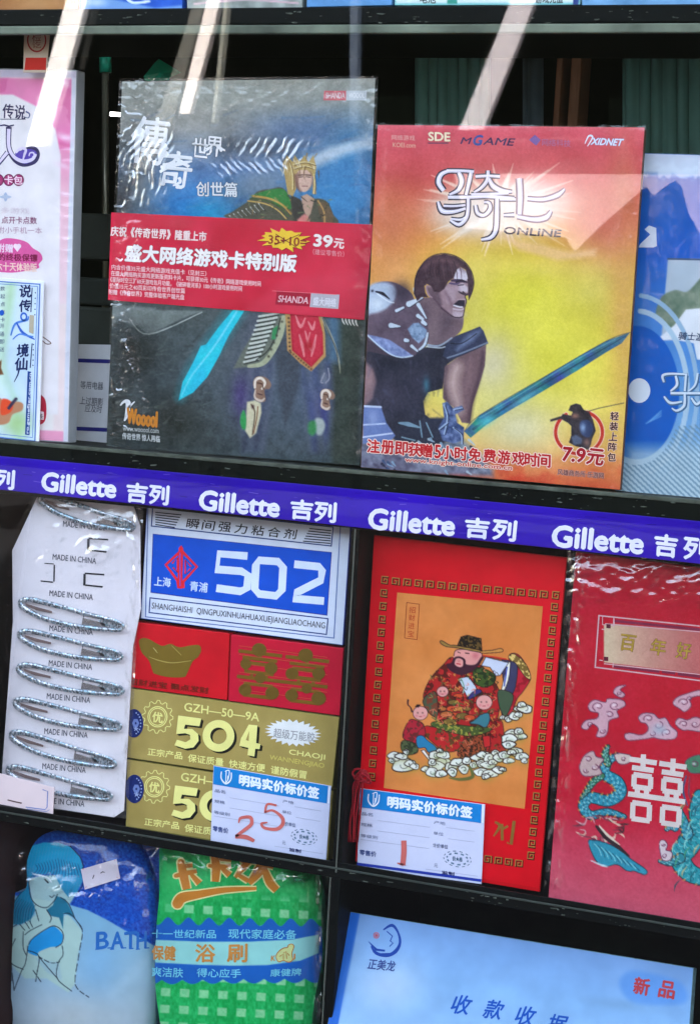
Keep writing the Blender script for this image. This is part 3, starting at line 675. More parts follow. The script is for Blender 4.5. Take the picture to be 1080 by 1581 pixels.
# ---- two olive gold 504 boxes -------------------------------------------------------------------
OL, YL = (168, 148, 82), (236, 230, 140)
def box504(name, label, q, dx, dy, group):
    it = item(name, label, 'box', q, sM, .012, mat_solid((120, 112, 50), .4, name='olive_card'), group, bevel=.0007, drop=4 if dy else 0)
    c = Canvas([(q[0][0] + 1, q[0][1] + 1), (q[1][0] - 1, q[1][1] + 1), (q[2][0] - 1, q[2][1] - 1), (q[3][0] + 1, q[3][1] - 1)], 4, OL); c.tex(50, 18, 3, 2); c.build('front_print', sM, GLOSSY, it, 1)
    k = Ink(); Z0 = Zm(180 + dx, 940 + dy, 3)
    cx_, cy_ = Z0(190, 500)[0]
    gear = []
    for j in range(48):
        a = 2 * math.pi * j / 48; gear.append((cx_ + (24 if (j % 4) < 2 else 20) * math.cos(a), cy_ + (25.5 if (j % 4) < 2 else 21) * math.sin(a)))
    k.line(gear, 1.3, YL, 2.4, closed=True)
    k.ellipse(cx_, cy_, 15.5, 16.5, YL, 2.3, hole=.9); k.ellipse(cx_, cy_, 12.8, 13.8, YL, 2.5, hole=.9)
    k.text('优', (cx_ - 7.5, cy_ - 8), (cx_ + 8, cy_ - 6), (cx_ - 8, cy_ + 8), YL, .03, 3)
    k.text('GZH—50—9A', *Z0(316, 434, 662, 484, 313, 472), YL, .02, 3)
    for col, ox, oy, ly in (((30, 30, 22), 11, 9, 2.4), ((30, 30, 22), 6, 5, 2.8), (YL, 0, 0, 3.4)):
        O = lambda *p: Z0(*[v + (ox if i % 2 == 0 else oy) for i, v in enumerate(p)])
        k.poly(O(286, 494, 392, 508, 384, 544, 318, 536, 312, 556, 350, 556, 378, 580, 380, 612, 356, 642, 318, 648, 268, 632, 280, 606, 320, 618, 342, 604, 340, 584, 318, 576, 276, 580), col, ly)
        k.ellipse(*O(472, 588)[0], 24.5, 24.5, col, ly + .1, hole=.52, n=32)
        k.poly(O(612, 536, 652, 540, 646, 622, 666, 626, 662, 650, 642, 648, 638, 684, 606, 678, 610, 644, 568, 634, 576, 600), col, ly + .2)
        if ly > 3: k.poly(O(614, 566, 598, 608, 612, 612), OL, ly + .4)
    st = []
    for j in range(48):
        a = 2 * math.pi * j / 48; r = 1.0 if j % 2 else .78
        st.append((Z0(816, 574)[0][0] + 44 * r * math.cos(a), Z0(816, 574)[0][1] + 21 * r * math.sin(a) + 3.5 * math.cos(a)))
    k.poly(st, (228, 230, 226), 2.6); k.text('超级万能胶', *Z0(728, 552, 918, 574, 726, 596), (150, 150, 150), .01, 3)
    k.text('CHAOJI', *Z0(800, 650, 966, 676, 797, 680), YL, .02, 3); k.text('WANNENGJIAO', *Z0(710, 676, 962, 716, 707, 704), (206, 190, 96), .02, 3)
    for t, a in (('正宗产品', (146, 644, 306, 664, 144, 678)), ('保证质量', (332, 672, 496, 694, 330, 708)), ('快速方便', (522, 698, 688, 720, 520, 734)), ('谨防假冒', (716, 726, 880, 752, 713, 762))): k.text(t, *Z0(*a), YL, .02, 3)
    k.build('printed_lettering', sM, GLOSSY, it)
    # dark blue round seal, stuck over the left edge of the box
    s6 = Surf(.0234); ex, ey = Z0(80, 530)[0] if dy < 50 else Z0(98, 510)[0]
    pts = [(ex + 14.5 * math.cos(u), ey + 22 * math.sin(u)) for u in np.linspace(0, 2 * math.pi, 30, endpoint=False)]
    lim = q[0][0] - 1.5 if dy < 50 else q[3][0] - 0
    pts = [(max(x, lim), y) for x, y in pts]
    sl_ = solid('round_seal', pts, s6, .0003, mat_solid((20, 40, 104), .4, name='seal_blue'), it, 0)
    k = Ink(); k.ellipse(ex + 3, ey, 5.5, 7.5, (110, 130, 186), 2, n=6, hole=.3); k.text('★', (ex - 1, ey + 3), (ex + 8, ey + 4), (ex - 1, ey + 12), (150, 166, 206), 0, 3)
    for j in range(9):
        a = -1.2 + j * .3; k.ellipse(ex + 10.8 * math.cos(a), ey + 17 * math.sin(a), 1.2, 1.2, (150, 166, 206), 2.5, n=6)
    k.build('seal_print', s6, GLOSSY, sl_)
    return it
box504('glue_box', 'olive gold glue box with full 504 lettering, upper one of the pair', [(200, 1062), (524, 1107), (513, 1218), (196, 1170)], 0, 0, 'olive gold 504 glue boxes')
box504('glue_box', 'olive gold glue box half hidden by the price tag marked 25', [(196, 1172), (514, 1220.5), (506, 1326), (194, 1276)], -5, 108, 'olive gold 504 glue boxes')

# ---- printed price tags ---------------------------------------------------------------------------
def price_tag(label, TL, TR, BR, BL, mark, y):
    s7 = Surf(y); it = item('price_tag', label, 'price tag', [TL, TR, BR, BL], s7, .0006, mat_solid((206, 210, 232), .5, name='tag_card', var=(.96, 1.03)), 'printed shop price tags', bevel=.0001, drop=3)
    TL, TR, BR, BL = map(np.array, (TL, TR, BR, BL))
    Q = lambda u, v: tuple((1 - v) * ((1 - u) * TL + u * TR) + v * ((1 - u) * BL + u * BR))
    def tx(t, u0, v0, u1, v1, col, b=0., ly=3.): k.text(t, Q(u0, v0), Q(u1, v0), Q(u0, v1), col, b, ly)
    k = Ink(); CB = (22, 128, 200); W2 = (232, 242, 250); bb = (84, 96, 130)
    k.poly([Q(.004, .006), Q(.975, .006), Q(.975, .245), Q(.004, .245)], CB, 2); k.poly([Q(.977, .01), Q(.996, .01), Q(.996, .24), Q(.977, .24)], (226, 234, 250), 2)
    k.line([Q(.07, .06), Q(.07, .15), Q(.11, .21), Q(.15, .15), Q(.155, .05)], [1.6, 2.4, 1.6], W2, 3, smooth=True); k.line([Q(.11, .05), Q(.11, .2)], 1.3, W2, 3.2); k.line([Q(.10, .05), Q(.135, .03), Q(.13, .14), Q(.11, .2)], 1.4, W2, 3.3, smooth=True); k.line([Q(.125, .1), Q(.125, .16)], 1.4, W2, 3.4)
    tx('明码实价标价签', .225, .055, .90, .20, W2, .05)
    for t, v in (('品名', .30), ('规格', .44), ('等级别', .585)): tx(t, .02, v, .02 + .045 * len(t) * 1.0, v + .045, bb)
    tx('产地', .60, .29, .69, .335, bb); tx('单位', .60, .43, .68, .475, bb); tx('计价单位', .60, .58, .72, .635, bb, .01); tx('零售价', .015, .79, .15, .86, (50, 70, 130), .02); tx('元', .615, .84, .645, .89, bb); tx('监制', .68, .92, .78, .965, (30, 40, 90), .04)
    for u0, u1, v in ((.15, .57, .385), (.15, .57, .52), (.02, .57, .66), (.70, .93, .36), (.72, .93, .50), (.55, .97, .93)): k.line([Q(u0, v), Q(u1, v)], .5, (150, 156, 180), 2.2)
    P = [Q(.80 + .11 * math.cos(a), .745 + .10 * math.sin(a)) for a in np.linspace(0, 2 * math.pi, 26, endpoint=False)]
    for i in range(0, 26, 2): k.line([P[i], P[(i + 1) % 26]], 1, (60, 96, 120), 2.5)
    P = [Q(.80 + .085 * math.cos(a), .745 + .072 * math.sin(a)) for a in np.linspace(0, 2 * math.pi, 40, endpoint=False)]
    for i in range(0, 40, 4): k.line([P[i], P[(i + 2) % 40]], 2.4, (110, 136, 160), 2.6)
    tx('价★格', .76, .715, .84, .775, (60, 96, 120), .02)
    k.build('tag_lettering', s7, GLOSSY, it)
    k = Ink(); RI = (206, 104, 96)
    for pts, w in mark: k.line([Q(*p) for p in pts], w, RI, 3.6, smooth=len(pts) > 2)
    k.build('handwritten_price', s7, PAPER, it)
    k = Ink(); k.poly([Q(.0, .962), Q(1, .962), Q(1, .998), Q(0, .998)] if mark[0][0][0][0] > .3 and len(mark) == 2 else [Q(.9, .99)] * 2 + [Q(.91, .99)], (40, 60, 160), 2); k.build('blue_foot_line', s7, GLOSSY, it) if len(mark) == 2 else None
    return it
price_tag('printed price tag with hand inked red figures 25 on the 504 boxes', (329.5, 1182), (511, 1213.5), (503, 1327), (325, 1299),
          [([(.235, .70), (.25, .63), (.33, .60), (.345, .68), (.30, .76), (.215, .88)], [1.5, 4.5, 5.5, 5.5, 5.5, 4.5]), ([(.21, .885), (.30, .87), (.375, .905)], [6, 7, 5]), ([(.55, .385), (.47, .39), (.455, .51)], [3.4, 3.6, 3.4]), ([(.455, .50), (.52, .46), (.60, .53), (.61, .62), (.56, .70), (.46, .71), (.43, .66), (.48, .63)], [3, 3.6, 5.5, 6, 5.5, 4.5, 4, 2])], .0225)
price_tag('printed price tag with a single hand inked red figure 1 on the red envelope', (555.5, 1217), (748, 1242), (742.5, 1362), (551, 1336),
          [([(.365, .60), (.37, .75), (.365, .92)], [8, 8.5, 8]), ([(.32, .90), (.37, .915)], [2, 4])], .0195)

# ---- red envelope with the picture of wealth ---------------------------------------------------------
sR = Surf(.022, ZM, .0)
qR = [(577, 826), (874, 861), (832, 1372), (548, 1325)]
rp = item('red_envelope', 'bright red envelope with an orange picture panel of a bearded man in a hat', 'envelope', qR, sR, .0025, mat_solid((196, 10, 22), .4, name='red_paper'), bevel=.0004, drop=5)
c = Canvas([(578, 827), (873, 862), (831, 1371), (549, 1324)], 3, (210, 14, 28)); c.tex(120, 22, 5, 2)
c.build('front_print', sR, GLOSSY, rp, 1)
Zp = Zm(540, 880, 3.162)
qP = Zp(230, 110, 940, 178, 851, 1166, 165, 1064)
c = Canvas(qP, 1.15, (216, 132, 66)); c.tex(50, 22, 3, 3); c.tex(6, 6, 5)
Z = Zm(600, 970, 4.5); KK = (44, 24, 24)
RED, GRN, GOL = (172, 34, 34), (70, 88, 40), (176, 136, 60)
def outl(p, col, w=1.1, sm=True, tx_=None):
    f = col if tx_ is None else (lambda X, Y: np.where((vnoise(X, Y, tx_[0], tx_[1], 2) > tx_[3])[..., None], np.array(tx_[2], float), np.array(col, float)))
    c.poly(p, f, soft=1, smooth=sm); q_ = list(p) + [p[0]]; c.stroke(spline(p, True, 4) if sm else q_, w, KK, smooth=False)
# robe and sleeves
outl(Z(440, 200, 380, 250, 310, 320, 270, 380, 240, 460, 250, 520, 300, 590, 350, 640, 430, 680, 600, 700, 720, 690, 760, 600, 770, 500, 760, 420, 700, 330, 640, 260, 560, 260), RED, tx_=(7, 3, (92, 30, 22), .55))
outl(Z(830, 195, 880, 175, 930, 220, 975, 320, 980, 360, 930, 440, 890, 490, 850, 590, 800, 600, 780, 560, 800, 450, 830, 330), (186, 34, 50), tx_=(8, 7, (150, 24, 36), .6))
outl(Z(830, 195, 870, 180, 935, 230, 975, 300, 980, 355, 940, 330, 890, 260, 850, 235), (120, 96, 44), tx_=(3.2, 5, (222, 190, 110), .55))
outl(Z(700, 640, 780, 640, 800, 760, 805, 860, 700, 900, 560, 890, 500, 830, 520, 760, 600, 700), RED, tx_=(5, 5, (110, 24, 20), .55))
outl(Z(480, 890, 490, 820, 540, 760, 610, 720, 700, 720, 680, 800, 660, 880, 560, 890), (150, 70, 40), tx_=(2.6, 9, (60, 34, 20), .5))
outl(Z(250, 680, 340, 690, 480, 700, 520, 760, 470, 850, 380, 850, 300, 790, 250, 740), (182, 34, 36), tx_=(6, 8, (96, 60, 30), .6))
outl(Z(400, 660, 560, 680, 700, 690, 690, 720, 560, 750, 420, 720, 300, 680, 310, 650), GRN, tx_=(4, 4, (150, 150, 60), .6))
outl(Z(590, 280, 660, 280, 740, 330, 720, 390, 650, 410, 590, 370), (62, 84, 34), tx_=(4, 3, (36, 50, 26), .5))
outl(Z(780, 230, 830, 225, 890, 260, 880, 400, 850, 480, 820, 590, 780, 590, 800, 440), (60, 60, 90)); outl(Z(820, 250, 842, 240, 830, 350, 800, 430, 780, 435, 800, 340), (232, 232, 214)); c.stroke(Z(820, 270, 800, 400), 2.2, (60, 80, 170))
outl(Z(672, 200, 830, 240, 770, 330, 740, 330, 700, 270, 640, 260), (200, 206, 222), sm=False); c.stroke(Z(650, 190, 720, 200, 810, 215), 3, (206, 60, 40)); c.stroke(Z(650, 196, 720, 206, 810, 222), 1, KK)
outl(Z(480, 350, 550, 335, 600, 400, 615, 440, 545, 482, 520, 430), (196, 204, 216), sm=False); c.stroke(Z(500, 350, 520, 400, 515, 450), 2, (120, 160, 140)); outl(Z(595, 430, 630, 425, 640, 445, 570, 490, 540, 488), (56, 52, 110))
outl(Z(760, 430, 850, 450, 860, 500, 820, 600, 790, 600, 760, 520), (66, 84, 60))
outl(Z(300, 440, 330, 460, 340, 560, 330, 620, 270, 580, 235, 500), (76, 84, 60), tx_=(4, 4, (120, 60, 40), .5))
# the treasure bowl with its gold ingots
for j, (x, y, r) in enumerate(((450, 610, 34), (400, 600, 30), (510, 610, 30), (440, 560, 28), (490, 560, 24), (445, 515, 24), (480, 470, 22), (455, 430, 16), (420, 650, 30), (560, 620, 26), (370, 560, 20), (540, 560, 20))):
    a_ = [(Z(x, y)[0][0] + r / 4.5 * 1.5 * math.cos(u), Z(x, y)[0][1] + r / 4.5 * .75 * math.sin(u)) for u in np.linspace(0, 6.28, 12, endpoint=False)]
    outl(a_, ((198, 76, 40), (176, 100, 50), (120, 96, 44))[j % 3], .9)
for j in range(190):
    rs = np.random.RandomState(j); x, y = rs.uniform(330, 760), rs.uniform(400, 880)
    if j > 90: x, y = rs.uniform(270, 760), rs.uniform(290, 700)
    d = rs.uniform(8, 22); a1 = rs.uniform(0, 6.28); c.stroke(Z(x, y, x + d * math.cos(a1), y + d * math.sin(a1), x + d * math.cos(a1 + 1.2) * 1.4, y + d * math.sin(a1 + 1.2) * 1.4), rs.uniform(.7, 1.8), ((40, 26, 22), (206, 160, 70), (70, 100, 50), (226, 120, 90))[j % 4], a=.85)
# face, beard and winged hat
outl(Z(450, 190, 470, 150, 560, 150, 640, 170, 640, 220, 620, 260, 560, 280, 500, 275, 450, 250), (222, 150, 140))
c.poly(Z(430, 240, 452, 205, 480, 200, 520, 212, 536, 250, 600, 250, 640, 200, 655, 210, 600, 280, 540, 318, 480, 322, 420, 290, 400, 250), (64, 30, 44), soft=1.6, smooth=True)
c.poly(Z(455, 225, 480, 208, 512, 222, 512, 260, 490, 270, 460, 255), (224, 154, 144), soft=1.4, smooth=True); c.stroke(Z(448, 250, 460, 208, 490, 200, 525, 222, 520, 268), [3, 2, 3], (54, 26, 38)); c.stroke(Z(470, 245, 495, 250), 1.8, (190, 50, 60)); c.blob(*Z(486, 228)[0], 2.4, 2, (206, 120, 110), .8)
c.stroke(Z(478, 165, 495, 172), 1.2, KK); c.stroke(Z(530, 172, 556, 176), 1.4, KK); c.blob(*Z(600, 190)[0], 5, 5, (190, 84, 96), .6)
outl(Z(470, 130, 500, 60, 545, 48, 640, 72, 645, 160, 560, 150), (96, 74, 36), tx_=(2.6, 2, (34, 26, 18), .45), sm=False)
outl(Z(355, 90, 372, 88, 420, 115, 470, 120, 640, 155, 638, 168, 540, 150, 460, 134, 400, 128, 362, 108), (150, 116, 56)); outl(Z(640, 160, 720, 152, 770, 140, 792, 150, 780, 165, 700, 172, 640, 172), (206, 140, 70))
# three children
def child(x, y, r, body, hair=True):
    P_ = [(Z(x, y)[0][0] + r / 4.5 * math.cos(u), Z(x, y)[0][1] + r / 4.5 * .92 * math.sin(u)) for u in np.linspace(0, 6.28, 12, endpoint=False)]
    outl(P_, (226, 160, 150), .9); zx, zy = Z(x, y)[0]; s_ = r / 4.5
    for dx_ in (-.35, .3): c.blob(zx + dx_ * s_, zy - .05 * s_, 1.1, 1.1, KK, .95)
    for dx_ in (-.5, .5): c.blob(zx + dx_ * s_, zy + .35 * s_, 2.4, 2, (216, 110, 116), .6)
    c.stroke([(zx - .15 * s_, zy + .45 * s_), (zx + .15 * s_, zy + .45 * s_)], 1, (160, 40, 50))
outl(Z(140, 640, 190, 640, 240, 670, 250, 760, 180, 800, 120, 780, 95, 740), (170, 36, 50), tx_=(5, 5, (110, 40, 40), .6)); outl(Z(95, 780, 180, 800, 200, 860, 130, 880, 85, 840), (84, 96, 60), tx_=(4, 5, (50, 60, 40), .5))
outl(Z(190, 760, 230, 745, 270, 780, 330, 830, 320, 870, 270, 860, 250, 830, 200, 830), (40, 120, 160)); outl(Z(222, 850, 245, 845, 300, 920, 285, 925), (240, 234, 224), sm=False)
child(218, 590, 52, None); c.poly(Z(180, 545, 195, 528, 222, 530, 205, 552), KK, soft=1); c.stroke(Z(160, 580, 150, 550, 132, 530, 132, 500), [2.5, 1.5, 3], (60, 30, 40))
child(372, 440, 40, None); child(660, 515, 56, None); c.poly(Z(600, 480, 660, 455, 720, 470, 700, 455, 640, 445, 605, 462), (50, 34, 30), soft=1)
outl(Z(640, 600, 690, 590, 700, 640, 670, 690, 620, 670, 560, 660, 590, 640), (60, 120, 130)); outl(Z(650, 750, 700, 745, 705, 820, 660, 830), (190, 40, 40), sm=False)
# white scrolling clouds at the foot
CW = (228, 230, 216)
def puff(x, y, r, col=CW):
    rs = np.random.RandomState(int(x * 7 + y)); zx, zy = Z(x, y)[0]; r = r / 4.5 * rs.uniform(.95, 1.3); sx, sy = rs.uniform(.9, 1.5), rs.uniform(.6, .95); ph = rs.uniform(0, 6)
    c.blob(zx + 1, zy + 2, r * 1.1, r, (150, 150, 60), .45)
    outl([(zx + r * sx * math.cos(u) * (1 + .14 * math.sin(3 * u + ph)), zy + r * sy * math.sin(u) * (1 + .14 * math.cos(2 * u + ph))) for u in np.linspace(0, 5.8, 12)], col, rs.uniform(1.1, 1.9))
    c.stroke([(zx + r * .55 * math.cos(u + ph) * (1 - u / 8), zy + r * .5 * math.sin(u + ph) * (1 - u / 8)) for u in np.linspace(0, rs.uniform(2.6, 5), 8)], rs.uniform(.8, 1.5), (40, 44, 40))
    if rs.rand() > .5: c.blob(zx + r * .3, zy + r * .3, r * .5, r * .3, (120, 150, 110), .5)
for x, y, r in ((60, 910, 40), (100, 950, 46), (40, 890, 26), (150, 940, 34), (90, 890, 30), (120, 860, 20), (20, 920, 20), (180, 960, 24), (260, 980, 30), (330, 880, 40), (380, 930, 44), (330, 960, 44), (300, 930, 26), (430, 960, 40), (480, 930, 36), (520, 980, 36), (540, 920, 30), (380, 880, 34), (355, 850, 26), (440, 1000, 34), (300, 1000, 34), (360, 1010, 26), (590, 950, 26), (620, 900, 30), (660, 880, 30), (640, 940, 32), (700, 900, 34), (740, 870, 30), (690, 950, 34), (720, 930, 22), (760, 900, 30), (800, 880, 34), (830, 920, 30), (880, 860, 38), (920, 890, 36), (850, 860, 26), (940, 920, 22), (640, 1000, 34), (700, 1010, 34), (670, 1030, 22), (760, 985, 30), (790, 980, 20), (860, 740, 44), (910, 750, 30), (900, 715, 26), (830, 770, 40), (830, 810, 30), (790, 620, 24), (830, 630, 26), (870, 610, 28), (900, 560, 34), (945, 560, 36), (920, 530, 24), (900, 600, 20)): puff(x, y, r)
c.stroke(Z(420, 1040, 500, 1050, 580, 1030, 560, 960), [2, 5, 6, 3], (90, 100, 50), a=.9)
c.build('picture_panel', sR, GLOSSY, rp, 1.8)
k = Ink()
k.frame(Zp(275, 157, 340, 166, 328, 342, 264, 333), 1.0, (150, 60, 30), 3)
for j, ch in enumerate('招财进宝'): k.text(ch, *Zp(290 - j * 2.5, 178 + j * 39, 320 - j * 2.5, 181 + j * 39, 288 - j * 2.5, 208 + j * 39), (190, 80, 40), .01, 3.2)
k.build('panel_caption', sR, GLOSSY, rp)
k = Ink(); kd = Ink()   # meander border in gold foil, with the dark edge of its embossing
def key(P, u, v, s_, flip=1):
    """one square spiral of the meander"""
    u, v = np.array(u), np.array(v); pts = [(-.5, .5), (-.5, -.5), (.5, -.5), (.5, .35), (-.12, .35), (-.12, -.1), (.16, -.1)]
    q_ = [np.array(P) + u * x * s_ * flip + v * y * s_ for x, y in pts]
    kd.line([p + (.9, 1.1) for p in q_], 3.4, (78, 24, 12), 2); k.line(q_, 1.8, (196, 152, 76), 3)
for j in range(14): key(Zp(222 + j * 55.5, 56 + j * 4.9)[0], (1, .1), (-.08, 1), 10.5, 1 if j % 2 else -1)
for j in range(16): key(Zp(170 - j * 4.2, 48 + j * 64)[0], (.08, -1), (1, .1), 10, 1 if j % 2 else -1)
for j in range(23): key(Zp(1003 - j * 5.5, 122 + j * 57.8)[0], (.08, -1), (1, .1), 10, 1 if j % 2 else -1)
for j in range(4): key(Zp(672 + j * 50, 1412 + j * 7)[0], (1, .1), (-.08, 1), 10, 1 if j % 2 else -1)
kd.build('meander_emboss', sR, GLOSSY, rp); k.build('meander_border', sR, GOLD, rp)
k = Ink(); k.line(Zp(706, 1230, 730, 1250, 700, 1300), [3, 5, 2], (170, 126, 56), 3, smooth=True); k.line(Zp(740, 1240, 742, 1320), 4.5, (170, 126, 56), 3.1); k.line(Zp(735, 1270, 770, 1250), 3.5, (170, 126, 56), 3.2); k.line(Zp(800, 1225, 785, 1340, 765, 1330), [5, 5, 3], (170, 126, 56), 3.3)
k.build('gold_character', sR, GOLD, rp)
# tassel cord hanging at the left of the tag
s8 = Surf(.012)
m_cd = mat_solid((140, 14, 26), .6, name='red_cord')
tk = empty('red_tassel', tuple(s8.P([(552, 1240)])[0]), 'dark red knotted cord tassel hanging between the post and the red envelope', 'tassel')
for j in range(7):
    rs = np.random.RandomState(j); x = 543 + j * 3.4
    pts = [(562 - j * 1.5, 1192 + rs.uniform(-4, 4)), (x + 3, 1210), (x + rs.uniform(-3, 3), 1240), (x - 4 + rs.uniform(-2, 2), 1270), (x - 5, 1300)]
    pts = [p for p in pts if p[0] < 553 or p[1] < 1214]
    if len(pts) > 2: tube('cord', [tuple(v) for v in s8.P(spline(pts, False, 4), push=.001 * (j % 3))], .0008, m_cd, tk, seg=6)
for j in range(5):
    u = np.linspace(0, 6.28, 12, endpoint=False); pts = [(558 + j * 3 - 6 + 8 * math.cos(a + j), 1194 + j * 2 + 7 * math.sin(a)) for a in u]
    tube('knot', [tuple(v) for v in s8.P(pts, push=.001 * j * .5)], .0010, m_cd, tk, seg=6, closed=True)

# ---- rose red packet in crinkled cellophane ------------------------------------------------------------
sK = Surf(.019)
qK = [(888, 852), (1190, 890), (1150, 1450), (845, 1387)]
pk = item('rose_packet', 'rose red wedding packet in crinkled cellophane with a white double happiness sign', 'packet', qK, sK, .004, mat_solid((176, 18, 52), .4, name='rose_paper'), bevel=.0005, drop=5)
c = Canvas([(889, 853), (1188, 891), (1149, 1448), (846, 1386)], 1.5)
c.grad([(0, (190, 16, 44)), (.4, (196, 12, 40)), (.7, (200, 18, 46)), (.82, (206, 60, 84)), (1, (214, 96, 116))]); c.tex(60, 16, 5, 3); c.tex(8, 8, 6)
Z = Zm(840, 840, 2.68); PK = (216, 176, 180)
c.poly(Z(245, 335, 280, 330, 700, 365, 690, 545, 245, 490), lambda X, Y: np.stack([np.interp(X, [930, 1000, 1100], [216, 204, 190]), np.interp(X, [930, 1000, 1100], [196, 150, 90]), np.interp(X, [930, 1000, 1100], [160, 130, 90])], -1), soft=2)
PC, PD = (212, 168, 176), (112, 50, 84)
def scroll(pts, holes, col=PC):
    c.poly(pts, col, soft=1.4, smooth=True); c.stroke(spline(list(pts), True, 4), 1.5, PD, smooth=False)
    for (x, y, r) in holes:
        zx, zy = Z(x, y)[0]; r = r / 2.68
        c.stroke([(zx + r * (1 - u / 9) * math.cos(u + x), zy + r * .75 * (1 - u / 9) * math.sin(u + x)) for u in np.linspace(0, 6.6, 12)], 1.5, PD); c.blob(zx - 1, zy - 1, r * .4, r * .3, (244, 230, 230), .8)
scroll(Z(180, 668, 205, 645, 250, 655, 262, 640, 320, 645, 334, 668, 300, 690, 306, 716, 268, 730, 262, 768, 248, 796, 214, 796, 222, 764, 196, 744, 176, 768, 152, 758, 170, 730, 214, 722, 222, 700, 190, 692), [(222, 672, 26), (290, 668, 24), (268, 706, 18), (190, 745, 14), (238, 775, 14)])
scroll(Z(284, 612, 300, 590, 336, 584, 312, 602, 332, 622, 318, 636, 296, 626), [(310, 618, 10)])
scroll(Z(388, 716, 410, 700, 450, 702, 472, 722, 500, 720, 520, 752, 548, 778, 536, 806, 480, 808, 450, 800, 420, 806, 345, 812, 330, 790, 352, 782, 400, 790, 428, 770, 420, 744, 398, 738), [(430, 722, 22), (470, 750, 22), (505, 780, 22), (445, 785, 14)])
c.blob(*Z(475, 768)[0], 13, 9, (166, 190, 202), .75)
scroll(Z(530, 660, 548, 634, 590, 618, 643, 604, 700, 610, 700, 640, 643, 628, 600, 640, 606, 668, 580, 694, 556, 680), [(575, 655, 22), (600, 640, 12)])
scroll(Z(540, 742, 556, 720, 590, 728, 620, 716, 660, 724, 700, 720, 700, 780, 640, 776, 600, 770, 566, 768), [(575, 745, 18), (622, 745, 20), (670, 750, 18)])
TQ = ((40, 150, 176), (60, 180, 196), (30, 110, 140), (90, 200, 206))
def beast(path, w, base=(40, 150, 172), seed=0):
    c.stroke(path, np.array(w) + 3.4, (20, 50, 60)); c.stroke(path, w, base)
    s_ = spline(path, False, 9); W_i = np.interp(np.linspace(0, 1, len(s_)), np.linspace(0, 1, len(w)), w)
    d = np.gradient(s_, axis=0); d /= np.linalg.norm(d, axis=1)[:, None] + 1e-9
    for i in range(1, len(s_) - 1, 2):
        n_ = np.array([-d[i, 1], d[i, 0]]); r = W_i[i] / 2
        for o in (-.55, 0, .55):
            q_ = s_[i] + n_ * o * r; c.stroke([q_ - n_ * r * .25, q_ + d[i] * 2.0, q_ + n_ * r * .25], 1.1, ((16, 70, 90), (170, 226, 220))[(i // 2 + int(o * 2)) % 2], a=.8)
        if i % 4 == 1: c.stroke([s_[i] + n_ * r, s_[i] + n_ * (r + 3.4) - d[i] * 2], [2.4, .6], (206, 160, 80))
# winding dragon at the left
beast(Z(300, 876, 262, 900, 250, 950, 300, 985, 312, 1030, 262, 1062, 190, 1050, 160, 1085, 190, 1122, 260, 1108, 330, 1128), [7, 12, 15, 17, 17, 16, 15, 14, 12, 9, 5])
beast(Z(236, 960, 200, 985, 176, 1020, 152, 1050), [8, 9, 7, 3], (56, 130, 84)); beast(Z(262, 838, 250, 870, 262, 910), [4, 9, 8], (60, 140, 96))
scroll(Z(150, 900, 168, 872, 200, 856, 214, 880, 244, 890, 226, 920, 236, 950, 200, 960, 160, 958, 144, 930), [(180, 890, 16), (206, 925, 18), (170, 938, 12)], (206, 176, 170))
scroll(Z(290, 872, 318, 866, 356, 876, 352, 902, 322, 912, 300, 902), [(328, 888, 12)], (216, 196, 184))
for j in range(34):
    rs = np.random.RandomState(j + 5); a1 = rs.uniform(0, 6.28); x, y = 215 + 95 * math.cos(a1) * rs.uniform(.6, 1.1), 1170 + 46 * math.sin(a1); d = rs.uniform(14, 34)
    c.stroke(Z(x, y, x + d, y + rs.uniform(-4, 18), x + d * 1.4, y + rs.uniform(-14, 24)), [1, rs.uniform(2, 4), .8], ((216, 176, 176), (96, 40, 60), (226, 206, 176), (140, 60, 76), (60, 40, 44))[j % 5], a=.9)
c.poly(Z(180, 1232, 210, 1226, 262, 1240, 320, 1270, 352, 1300, 420, 1348, 414, 1368, 372, 1354, 340, 1352, 300, 1326, 250, 1334, 212, 1310), (44, 150, 172), soft=1.6, smooth=True); c.stroke(spline(Z(180, 1232, 210, 1226, 262, 1240, 320, 1270, 352, 1300, 420, 1348, 414, 1368, 372, 1354, 340, 1352, 300, 1326, 250, 1334, 212, 1310), True, 4), 1.4, (20, 60, 76), smooth=False)
for j in range(12): c.stroke(Z(205 + j * 15, 1240 + j * 8, 225 + j * 15, 1262 + j * 8, 235 + j * 14, 1290 + j * 5), 1.2, ((150, 220, 220), (20, 84, 104))[j % 2], a=.9)
c.stroke(Z(214, 1168, 252, 1210, 300, 1250, 350, 1292), [4, 8, 7, 2], (50, 34, 40)); c.stroke(Z(226, 1166, 262, 1206, 310, 1244), [2, 4, 1.5], (232, 214, 190)); c.stroke(Z(192, 1310, 240, 1330, 262, 1334), [1, 3, 1], (200, 226, 226))
